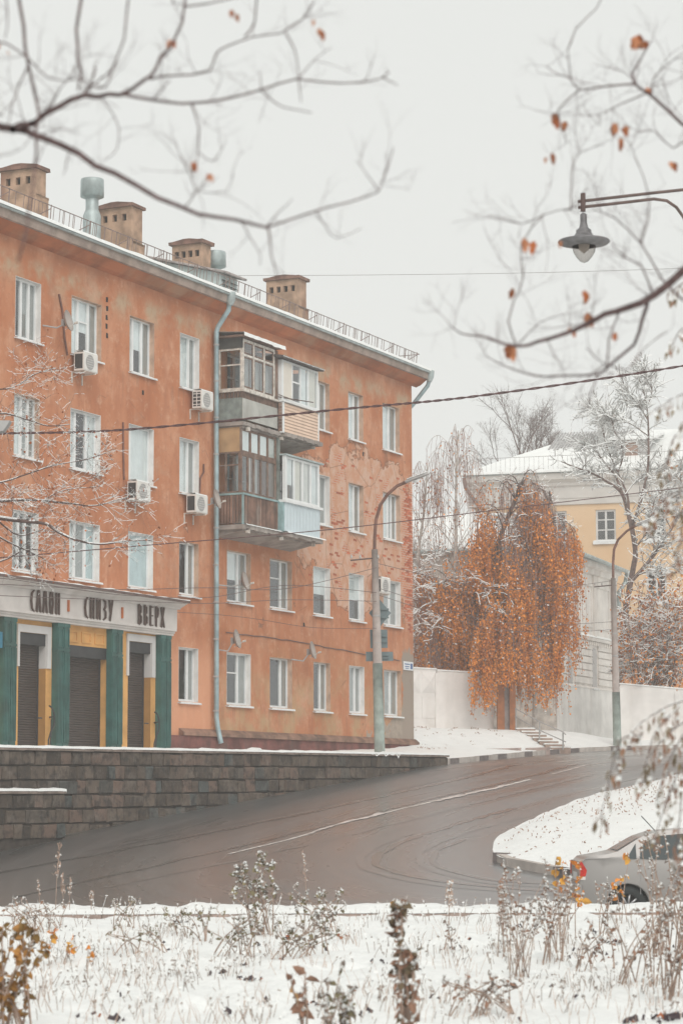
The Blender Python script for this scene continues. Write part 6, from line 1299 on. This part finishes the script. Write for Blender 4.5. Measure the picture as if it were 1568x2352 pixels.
LEAFB2 = mat('olive_brown_key', (.20, .15, .09), .85, .35, 9)
BROWNK = mat('brown_key', (.27, .15, .10), .85, .35, 9)
droop_tree('ash_tree', 'blurred snowy drooping twigs with brown keys low at the right edge', 11, 5, [([(1900, 1600), (1700, 1590), (1568, 1610), (1500, 1640), (1450, 1680), (1425, 1730), (1412, 1780)], 4), ([(1650, 1640), (1568, 1660), (1520, 1700), (1490, 1740), (1470, 1800)], 4), ([(1650, 1560), (1600, 1640), (1560, 1700), (1530, 1760), (1505, 1840)], 4), ([(1640, 1700), (1580, 1740), (1545, 1800), (1520, 1870), (1500, 1930)], 4), ([(1470, 1690), (1440, 1690), (1415, 1720), (1385, 1850), (1378, 1880)], 3), ([(1620, 1720), (1570, 1790), (1560, 1880), (1550, 1960)], 4), ([(1640, 1800), (1590, 1880), (1570, 1960), (1545, 2040)], 4), ([(1560, 1620), (1530, 1650), (1500, 1690), (1480, 1760)], 3)], [BROWNK, LEAFB2], 3, 30)
droop_tree('ash_tree', 'blurred clusters of brown keys on twigs at the right edge before the yellow roof', 11, 6, [([(1900, 900), (1700, 880), (1568, 905), (1520, 930), (1490, 950)], 3), ([(1700, 950), (1600, 960), (1550, 1000), (1530, 1060), (1522, 1110)], 4), ([(1700, 1000), (1620, 1020), (1580, 1080), (1555, 1150), (1548, 1210)], 4), ([(1650, 1060), (1600, 1100), (1570, 1180), (1560, 1250)], 4), ([(1560, 1130), (1530, 1140), (1500, 1180), (1490, 1200)], 3), ([(1700, 640), (1600, 640), (1560, 655), (1540, 670)], 3), ([(1700, 740), (1600, 740), (1560, 760), (1540, 800)], 3), ([(1640, 1180), (1590, 1200), (1560, 1260), (1540, 1300)], 3)], [LEAFB2, BROWNK], 3, 26)

# ================================================================ CAR
def make_car(x, y, z, label):
    t = empty('parked_car', (x, y, z), 0, label, 'car'); Wd = .84
    prof = [(.0, .42), (.0, .62), (.015, .78), (.03, 1.0), (.10, 1.065), (.42, 1.12), (.60, 1.16), (.98, 1.385), (1.25, 1.475), (1.75, 1.52), (2.3, 1.49), (2.75, 1.36), (3.15, 1.08), (3.6, .98), (4.05, .86), (4.22, .68), (4.25, .42)]
    belt = lambda px_: 1.02 if px_ > .5 else 1.06
    b = MB(); rows = []
    def half(px_, pz):
        w = Wd; 
        if pz > 1.04: w = Wd-.20*min(1, (pz-1.04)/.45)
        w *= 1-.10*max(0, (.25-px_)/.25)-.14*max(0, (px_-3.9)/.35); return w
    ups = prof[2:-1]; low = [(0, .30)]
    N = len(prof); sec = 7
    # side skin: columns of points from sill to roof edge, with the wheel arches cut out of the lower edge
    colsx = [0.0, .03, .10, .2, .36, .42, .5, .6, .75, .9, 1.0, 1.08, 1.14, 1.25, 1.5, 1.75, 2.3, 2.75, 3.0, 3.02, 3.1, 3.2, 3.35, 3.5, 3.62, 3.69, 3.75, 4.05, 4.22, 4.25]
    def top(px_):
        for (a, za), (c, zc) in zip(prof[3:-1], prof[4:]):
            if a <= px_ <= c: return lerp(za, zc, (px_-a)/(c-a+1e-9))
        return prof[3][1] if px_ < .03 else .6
    def sill(px_):
        for cx_ in (.75, 3.36):
            d = abs(px_-cx_)
            if d < .37: return .30+sqrt(max(0, .37**2-d*d))
        return .26 if .2 < px_ < 4.1 else .34
    for sg in (-1, 1):
        base = len(b.v)
        for px_ in colsx:
            zt, zs_ = top(px_), sill(px_); zb_ = min(1.04, zt-.01)
            for k in range(6): zz = lerp(zs_, zb_, k/5); bulge = .03*sin(pi*min(1, (zz-.3)/.75)); b.v.append((px_, sg*(half(px_, zz)-.03+bulge-.02*max(0, .45-zz)), zz))
            for k in range(1, 5): zz = lerp(zb_, zt, k/4); b.v.append((px_, sg*(half(px_, zz)-.01), zz))
        M_ = 10
        for i in range(len(colsx)-1):
            for k in range(M_-1): a = base+i*M_+k; q = (a, a+1, a+M_+1, a+M_); b.f.append(q if sg > 0 else q[::-1]); b.m.append(0)
    off_ = 10*len(colsx)
    for i in range(len(colsx)-1): a = i*10+9; b.f.append((a, a+off_, a+off_+10, a+10)); b.m.append(0)
    for k in range(9): b.f.append((k, k+1, off_+k+1, off_+k)); e_ = (len(colsx)-1)*10; b.f.append((e_+k, e_+off_+k, e_+off_+k+1, e_+k+1)); b.m += [0, 0]
    b.box(.1, 4.15, -Wd+.12, Wd-.12, .25, .45, 1); bo = b.build('body', [CARP, BLACK], t, True); bb_ = bmesh.new(); bb_.from_mesh(bo.data); bmesh.ops.recalc_face_normals(bb_, faces=bb_.faces); bb_.to_mesh(bo.data); bb_.free(); bo.data.set_sharp_from_angle(angle=radians(40))
    DG = mat('dark_car_glass', (.016, .03, .034), .3, .2, 2, spec=.25)
    for sg in (-1, 1):
        yv = lambda px_, pz: sg*(half(px_, pz)+.003-.008)
        g1 = [(.74, 1.05), (.90, 1.05), (.90, 1.29)]; g2 = [(.955, 1.05), (1.76, 1.03), (1.76, 1.45), (1.30, 1.41), (1.06, 1.32), (.97, 1.22)]; g3 = [(1.84, 1.03), (2.92, 1.03), (2.5, 1.33), (2.25, 1.42), (1.84, 1.45)]
        for g_ in (g1, g2, g3): pb = MB(); pb.poly([(px_, yv(px_, pz), pz) for px_, pz in g_]); pb.build('side_window', DG, t)
        st_ = MB(); 
        for a, c in ((.955, 1.84), (1.84, 2.95)): st_.tube([(a, sg*(Wd-.018), .42), (a, sg*(Wd+.0), .75), (a, sg*(Wd-.012), 1.03)], .006, 4)
        st_.build('door_seam', GREYM, t)
        for xx in (1.62, 2.7): MB().box(xx-.11, xx+.07, sg*(Wd+.005)-.02, sg*(Wd+.005)+.02, .88, .915).build('door_handle', CARP, t)
        tl = MB(); tl.prism_y([(-.012, .92), (.0, .99), (.03, 1.0), (.15, .80), (.165, .77), (-.008, .77)], sg*(Wd-.10)-.03, sg*(Wd-.045)+.012); tl.build('tail_light', mat('red_tail_light', (.55, .02, .008), .25, .2, 30), t)
        tl = MB(); tl.prism_y([(-.008, .765), (.167, .765), (.175, .715), (.0, .715)], sg*(Wd-.10)-.03, sg*(Wd-.045)+.012); tl.build('reversing_light', mat('white_lamp', (.7, .66, .62), .3, .05), t)
        MB().box(.25, 4.0, sg*(Wd-.01)-.012, sg*(Wd-.01)+.012, .58, .61).build('trim_strip', GREYM, t) if False else None
        for cx_ in (.75, 3.36):
            R = Matrix.Rotation(pi/2, 3, 'X'); c = (cx_, sg*(Wd-.10), .30); ty = MB(); ty.lathe([(.19, .09), (.27, .095), (.305, .07), (.31, 0), (.305, -.07), (.27, -.095), (.19, -.09)], c, 28, 0, R); w = ty.build('wheel', mat('tyre_rubber', (.022, .026, .027), .8, .2, 8), t, True)
            rm = MB(); s2 = -.07*sg*-1; rm.lathe([(.195, .085*-sg*-1), (.19, .02)], c, 24, 0, R)
            for k in range(9):
                an_ = 2*pi*k/9; u_ = Vector((cos(an_), 0, sin(an_))); p_ = Vector((-sin(an_), 0, cos(an_))); rm.obox(Vector(c)+u_*.115+Vector((0, sg*.07, 0)), u_*.078, p_*.014, Vector((0, .012, 0)))
            rm.lathe([(.045, -.02), (.045, .09), (0, .095)], c, 12, 0, R) if sg < 0 else None
            rm.build('rim', mat('alloy_rim', (.50, .50, .51), .35, .1, 5, metal=.6), w, True)
            ar = MB(); P_ = [(cx_+.365*cos(a_), sg*(Wd-.035), .30+.365*sin(a_)) for a_ in [pi*k/14 for k in range(15)]]; ar.tube(P_, .016, 5); ar.build('wheel_arch', CARP, t)
            wl_ = MB(); n = 14
            for k in range(n): a0, a1 = pi*k/n, pi*(k+1)/n; wl_.quad((cx_+.37*cos(a0), sg*(Wd-.05), .3+.37*sin(a0)), (cx_+.37*cos(a1), sg*(Wd-.05), .3+.37*sin(a1)), (cx_+.37*cos(a1), sg*(Wd-.35), .3+.37*sin(a1)), (cx_+.37*cos(a0), sg*(Wd-.35), .3+.37*sin(a0)))
            wl_.quad((cx_-.37, sg*(Wd-.3), .25), (cx_+.37, sg*(Wd-.3), .25), (cx_+.37, sg*(Wd-.3), .68), (cx_-.37, sg*(Wd-.3), .68)); wl_.build('wheel_well', BLACK, t)
    bp_ = MB(); bp_.prism_y([(-.06, .36), (-.075, .50), (-.05, .62), (.02, .64), (.02, .34)], -Wd+.04, Wd-.04); bp_.build('bumper', CARP, t, False)
    rw = MB(); rw.poly([(.62, -.60, 1.185), (.96, -.56, 1.382), (.96, .56, 1.382), (.62, .60, 1.185)]); rw.build('rear_window', mat('glass_painted_sky', (.30, .31, .31), .2, .1, 2), t)  # reflected sky painted into the rear glass as a pale grey colour
    ws = MB(); ws.poly([(2.78, -.6, 1.355), (3.12, -.66, 1.105), (3.12, .66, 1.105), (2.78, .6, 1.355)]); ws.build('windscreen', DG, t)
    MB().tube([(1.32, .1, 1.48), (1.10, .1, 1.72)], .008, 5).build('antenna', BLACK, t)
    MB().box(-.012, .0, -.28, .28, .70, .82).build('blank_number_plate', WHITE, t)
    return t
make_car(3.79, 39.85, -2.06, 'silver car with red tail light half hidden behind snowy weeds at lower right')

# ================================================================ PLANTS IN THE SNOW FIELD
rng.seed(77)
def gpt(x, y):
    """where the line of sight meets the snow field"""
    Y = 10.
    while Y < 36:
        p = at(x, y, Y)
        if p.z < zfield(p.x, p.y): break
        Y += .05
    return Vector((p.x, p.y, zfield(p.x, p.y)))
class Plant:
    def __init__(s): s.st = MB(); s.lf = [MB(), MB()]; s.sn = MB()
    def stem(s, P, r):
        Q = spline(P, 4); s.st.tube(Q, [lerp(r, r*.45, i/(len(Q)-1)) for i in range(len(Q))], 4, cap=False); return Q
    def leaf(s, p, sz, d=None, w=.3, m=None, snow=.6):
        a = (d or (rvec()+Vector((0, 0, -.5)))).normalized(); b = a.cross(rvec()).normalized(); f = a.cross(b); z = sz*U(.6, 1.25); m_ = s.lf[rng.randrange(2) if m is None else m]; prof = [(0, .05), (.35, 1), (.7, .75), (1, .05)]
        for i in range(3):
            (t0, w0), (t1, w1) = prof[i], prof[i+1]; c0, c1 = p+a*z*t0-f*z*.25*t0*t0, p+a*z*t1-f*z*.25*t1*t1
            for sg in (-1, 1): m_.quad(c0, c0+b*(sg*w0*w*z)+f*(w0*w*z*.35), c1+b*(sg*w1*w*z)+f*(w1*w*z*.35), c1)
        if U(0, 1) < snow:
            u = Vector((0, 0, sz*.12)); e = Vector((1, 0, 0)); h = z*.26
            c = p+a*z*.35; s.blob(c+u, h*1.25)
    def blob(s, c, h):
        i = len(s.sn.v); s.sn.v += [tuple(c+Vector(v)*h*U(.75, 1.2)) for v in ((1, 0, 0), (-.5, .8, 0), (-.5, -.8, 0), (0, 0, .9), (0, 0, -.45))]
        for f in ((0, 1, 3), (1, 2, 3), (2, 0, 3), (1, 0, 4), (2, 1, 4), (0, 2, 4)): s.sn.f.append(tuple(i+k for k in f)); s.sn.m.append(0)
    def build(s, name, base, label, lm, cat='plant', group=None, stem=STEM):
        t = empty(name, base, 0, label, cat, group)
        if s.st.v: s.st.build('stems', stem, t)['kind'] = 'stuff'
        for l, m in zip(s.lf, lm):
            if l.v: l.build('leaves', m, t)['kind'] = 'stuff'
        if s.sn.v: s.sn.build('snow', SNOW, t, True)['kind'] = 'stuff'
        return t
def weed(x, y, htop, wpx, n, label, lm, lsz=.05, name='dry_weed', lpp=5, snow=.6, spread=.5, curl=0, stem_r=.006, cat='plant', start=.3, leafw=.3, group=None, lean=0):
    b = gpt(x, y); k = b.y/FPX; H = (y-htop)*k; Wp = wpx*k; p = Plant()
    for i in range(n):
        bx = U(-.5, .5)*Wp*spread; tx = U(-.5, .5)*Wp+lean*k; h = H*U(.55, 1.0) if i else H; ty = U(-.3, .3)*Wp
        Q = p.stem([(bx, ty*.4, -.05), (lerp(bx, tx, .4)+U(-.02, .02), ty*.7, h*.45), (tx, ty, h*.85), (tx+U(-.3, .3)*Wp*.2, ty, h)], stem_r)
        for q in range(lpp):
            j = rng.randrange(int(len(Q)*start), len(Q)); p.leaf(Q[j], lsz, None, leafw, None, snow)
        for j in range(int(len(Q)*.5), len(Q)):
            if U(0, 1) < snow*.8: p.blob(Q[j]+Vector((0, 0, .006)), lsz*.20)
    return p.build(name, b, label, lm, cat, group)
def plume(x, y, htop, label, r=10, dark=False):
    b = gpt(x, y); k = b.y/FPX; H = (y-htop)*k; p = Plant(); tx = U(-.1, .1)*H
    Q = p.stem([(0, 0, -.05), (tx*.3, 0, H*.5), (tx, 0, H)], .006)
    for q in range(46):
        t = U(.55, 1); j = min(len(Q)-1, int(t*(len(Q)-1))); c = Q[j]+Vector((rng.gauss(0, .5)*r*k*(1.2-t), rng.gauss(0, .5)*r*k*(1.2-t), U(-.5, .5)*H*.08))
        p.leaf(c, r*k*1.1, Vector((U(-.5, .5), U(-.5, .5), 1)), .18, None, .0 if dark and q % 3 else .55)
    return p.build('reed_grass', b, label, [mat('straw_plume', (.46, .33, .26), .9, .3, 6), STEM], 'grass plume', 'dry grass plumes in the snow field')
GREYB = mat('grey_brown_leaf', (.25, .20, .17), .9, .35, 8)
GL = [LEAFG, GREYB]; OL = [LEAFO, LEAFY]; BL = [BROWNK, GREYB]
plume(128, 2092, 1938, 'tall brown grass plume at the left, highest along the road edge', 9, True); plume(146, 2094, 2010, 'short plume right beside the tallest brown one', 8, True); plume(92, 2092, 2025, 'thin pale plume left of the tallest brown one', 6); plume(160, 2092, 2018, 'bent pale plume right of the tallest brown one', 6)
plume(704, 2092, 1960, 'lone snowy plume standing up against the road near the middle bush', 7); plume(1030, 2150, 2032, 'fluffy white plume against the road right of the middle', 13); plume(210, 2090, 2050, 'small snowy plume on the edge between left plume and middle bush', 7)
weed(600, 2150, 1962, 105, 16, 'snowy leafy bush rising against the road left of middle', GL, .075, 'leafy_bush', 13, .8, .5, 0, .007, 'bush', .35, .34, None, -8)
weed(735, 2140, 2035, 120, 14, 'low snowy bush right of the leafy bush', GL, .065, 'leafy_bush', 9, .85, .7, 0, .006, 'bush'); weed(535, 2190, 2080, 130, 14, 'low sprawling snowy weeds below the leafy bush', GL, .06, 'dry_weed', 8, .85, .8); weed(690, 2200, 2105, 170, 16, 'wide patch of snow capped stems under the middle bushes', GL, .06, 'dry_weed', 7, .8, .9)
weed(430, 2155, 2085, 110, 10, 'thin snowy weeds left of the middle bush', GL, .055, 'dry_weed', 6, .8, .9); weed(285, 2130, 2062, 60, 7, 'small snowy weed clump on the edge left of centre', GL, .05, 'dry_weed', 6, .85, .9); weed(80, 2140, 2065, 150, 18, 'fine snowy stems around the foot of the left plumes', BL, .045, 'dry_weed', 6, .8, 1.); weed(330, 2185, 2110, 160, 10, 'sparse grey weeds in front of the kerb left of centre', GL, .05, 'dry_weed', 5, .7, .9)
# maple seedlings and shrubs with leaves still on
weed(30, 2370, 2130, 130, 14, 'olive and orange leafed shrub in the lower left corner', [mat('olive_brown_leaf', (.20, .115, .03), .8, .4, 6), mat('amber_leaf', (.33, .16, .04), .8, .35, 6)], .065, 'leafy_shrub', 18, .12, .8, 0, .008, 'shrub', .25, .40)
weed(112, 2215, 2140, 46, 3, 'orange leafed seedling at the left of the snow field', OL, .07, 'maple_seedling', 4, .1, .6, 0, .004, 'seedling', .6, .5, 'orange seedlings in the snow'); weed(148, 2215, 2165, 40, 3, 'low orange leafed seedling right of the left one', OL, .065, 'maple_seedling', 3, .1, .6, 0, .004, 'seedling', .6, .5, 'orange seedlings in the snow'); weed(200, 2250, 2175, 30, 2, 'thin stem with three orange leaves nearer than the other seedlings', OL, .06, 'maple_seedling', 3, .2, .5, 0, .004, 'seedling', .6, .45, 'orange seedlings in the snow')
weed(932, 2400, 2085, 46, 5, 'tall near stalk wrapped in curled dead leaves at bottom centre', [mat('dead_olive_leaf', (.13, .095, .055), .85, .4, 6), BROWNK], .07, 'dead_stalk', 38, .65, .5, 0, .012, 'plant', .02, .34)
weed(700, 2420, 2240, 60, 4, 'near drooping brown seedling with curled leaves at bottom centre left', [mat('dull_amber_leaf', (.38, .21, .08), .8, .4, 6), BROWNK], .085, 'curled_seedling', 7, .3, .5, 0, .008, 'plant', .3, .3); weed(765, 2420, 2225, 50, 5, 'near snowy dead stems right of the curled seedling', GL, .06, 'dead_stalk', 8, .7, .5, 0, .007, 'plant', .2); weed(785, 2400, 2270, 60, 6, 'low snowy twigs at the bottom edge left of the tall stalk', GL, .07, 'dry_weed', 6, .8, .6)
weed(1195, 2245, 1985, 140, 15, 'fan of tall thin frosted stems before the car', BL, .048, 'frosted_weed', 13, .95, .35, 0, .0042, 'plant', .4); weed(1265, 2210, 2010, 100, 12, 'frosted stems with brown leaves under the tail of the car', BL, .05, 'frosted_weed', 10, .9, .5, 0, .006, 'plant', .35); weed(1305, 2170, 1975, 70, 6, 'yellow leafed sapling by the tail light', OL, .085, 'yellow_sapling', 7, .45, .5, 0, .006, 'sapling', .55, .42)
weed(1432, 2120, 1965, 36, 3, 'yellow leafed sapling before the car door', OL, .085, 'yellow_sapling', 7, .45, .6, 0, .006, 'sapling', .5, .42); weed(1385, 2150, 2020, 50, 5, 'brown frosted stems before the rear wheel', BL, .05, 'frosted_weed', 9, .9, .6); weed(1150, 2200, 2010, 40, 4, 'slim frosted stem left of the fan of stems', BL, .05, 'frosted_weed', 9, .9, .6)
weed(1535, 2190, 1915, 130, 17, 'dense frosted bush with brown leaves at the right edge before the car', BL, .05, 'frosted_bush', 13, .9, .7, 0, .007, 'bush', .3); weed(1565, 2290, 2040, 120, 15, 'near frosted bush in the lower right corner', BL, .055, 'frosted_bush', 12, .9, .7, 0, .007, 'bush', .25); weed(1470, 2260, 2090, 120, 14, 'thin brown stems left of the lower right bush', BL, .055, 'dry_weed', 6, .7, .9); weed(1360, 2230, 2110, 120, 10, 'sparse snowy weeds below the car', BL, .055, 'dry_weed', 6, .8, .9)
weed(1020, 2180, 2110, 60, 4, 'small weeds below the white plume', BL, .05, 'dry_weed', 5, .8, .9); weed(905, 2120, 2068, 30, 3, 'tiny orange leafed sprig on the edge at centre', OL, .06, 'maple_seedling', 3, .6, .6, 0, .004, 'seedling', .6, .5, 'orange seedlings in the snow'); weed(1110, 2330, 2240, 170, 14, 'low brown weeds at bottom right of the tall stalk', BL, .06, 'dry_weed', 5, .7, 1.)
# wisps of frosted grass along the edge and in clumps
fg = MB()
for q in range(1500):
    if q % 5 == 0: x, y = U(-20, 1590), 2112+U(0, 1)**1.8*240; b = gpt(x, y); dn_ = nz(b.x*.8, b.y*.7, 12) > -.15
    if not dn_: continue
    b0 = b+Vector((U(-.22, .22), U(-.22, .22), -.01)); h = U(.06, .30)*(1.1 if b.y > 28 else .8); l = Vector((U(-.45, .45)*h, U(-.45, .45)*h, h)); e = Vector((.0028, 0, 0)); m = b0+l*.55+Vector((U(-.03, .03), 0, 0))
    fg.quad(b0-e, b0+e, m+e, m-e, 0); fg.quad(m-e, m+e, b0+l+e*.5, b0+l-e*.5, 1)
    for k in range(3):
        c = m.lerp(b0+l, U(0, 1)); a = rvec()*U(.006, .017); e2 = a.orthogonal().normalized()*U(.005, .012); fg.quad(c-a-e2, c+a-e2, c+a+e2, c-a+e2, 1 if U(0, 1) < .7 else 0)
tag(fg.build('frosted_grass', [GREYB, SNOW]), None, None, None, 'stuff')
# litter: dark clods and fallen leaves poking through the snow; fine dry grass
cd = MB(); 
for q in range(95):
    x, y = U(-20, 1590), 2095+270*(U(0, 1)**.8); b = gpt(x, y)
    if nz(b.x*.9, b.y*.8, 3) < -.02: continue
    for k in range(rng.randrange(2, 6) if q % 6 else 16):
        c = b+Vector((U(-.10, .10), U(-.07, .07), U(-.008, .03))); s_ = U(.010, .030); a = rvec()*s_; e = a.orthogonal().normalized()*s_*U(.4, .9); cd.quad(c-a-e, c+a-e, c+a+e, c-a+e, 0 if U(0, 1) < .82 else 1)
tag(cd.build('leaf_litter', [mat('dark_wet_litter', (.055, .04, .045), .9, .3, 20), LEAFB]), None, None, None, 'stuff')
gr = MB()
for q in range(800):
    x, y = U(-20, 1590), 2090+290*(U(0, 1)**.9); b = gpt(x, y) if q % 4 == 0 else b+Vector((U(-.12, .12), U(-.12, .12), 0)); h = U(.06, .22); l = Vector((U(-.5, .5)*h, U(-.5, .5)*h, h)); e = Vector((.0022, 0, 0)); m = b+l*.5+Vector((U(-.02, .02), 0, h*.08))
    gr.quad(b-e, b+e, m+e*.8, m-e*.8); gr.quad(m-e*.8, m+e*.8, b+l+e*.3, b+l-e*.3)
tag(gr.build('dry_grass', mat('straw', (.40, .29, .23), .9, .3, 10)), None, None, None, 'stuff')
bl = MB()
for q in range(420):
    i = rng.randrange(len(fk2)-1); p = fk2[i]; X, Y = p.x-U(.5, 7)*.9, p.y+U(0.5, 6)*.5; dk, _ = seg_dist(X, Y, [(f.x, f.y) for f in fk2[:60]])
    if dk < 2.0 or X < 2.6 or Y > 92 or X > 7: continue
    z = bank_z(X, Y, dk, eroad(X, Y)-.05); 
    for k in range(5): c = Vector((X+U(-.1, .1), Y+U(-.1, .1), z+U(0, .06))); a = rvec()*U(.01, .04); e = a.orthogonal().normalized()*.012; bl.quad(c-a-e, c+a-e, c+a+e, c-a+e)
tag(bl.build('bank_weeds', BROWNK), None, None, None, 'stuff')
il = MB()
for q in range(900):
    p = rng.choice(isl[:60]); t = U(.01, .35); c = p.lerp(C0, t); c.z = eroad(c.x, c.y)+.14+.16*sst(0, 1.2, (c-p).length)+.25*sst(.5, 6, (c-p).length)+U(0, .05)
    a = rvec()*U(.01, .035); e = a.orthogonal().normalized()*.012; il.quad(c-a-e, c+a-e, c+a+e, c-a+e)
tag(il.build('island_weeds', BROWNK), None, None, None, 'stuff')
# ================================================================ HAZE
hz = MB().box(-45, 45, -6, 160, -4.2, 27); g = bpy.data.materials.new('thin_snow_haze'); g.use_nodes = True; t_ = g.node_tree; t_.nodes.clear(); oo = t_.nodes.new('ShaderNodeOutputMaterial'); pv = t_.nodes.new('ShaderNodeVolumePrincipled'); pv.inputs['Color'].default_value = (.98, .97, .96, 1); pv.inputs['Density'].default_value = .0014; pv.inputs['Anisotropy'].default_value = .2; t_.links.new(pv.outputs[0], oo.inputs['Volume'])
tag(hz.build('haze', g), None, None, None, 'stuff')
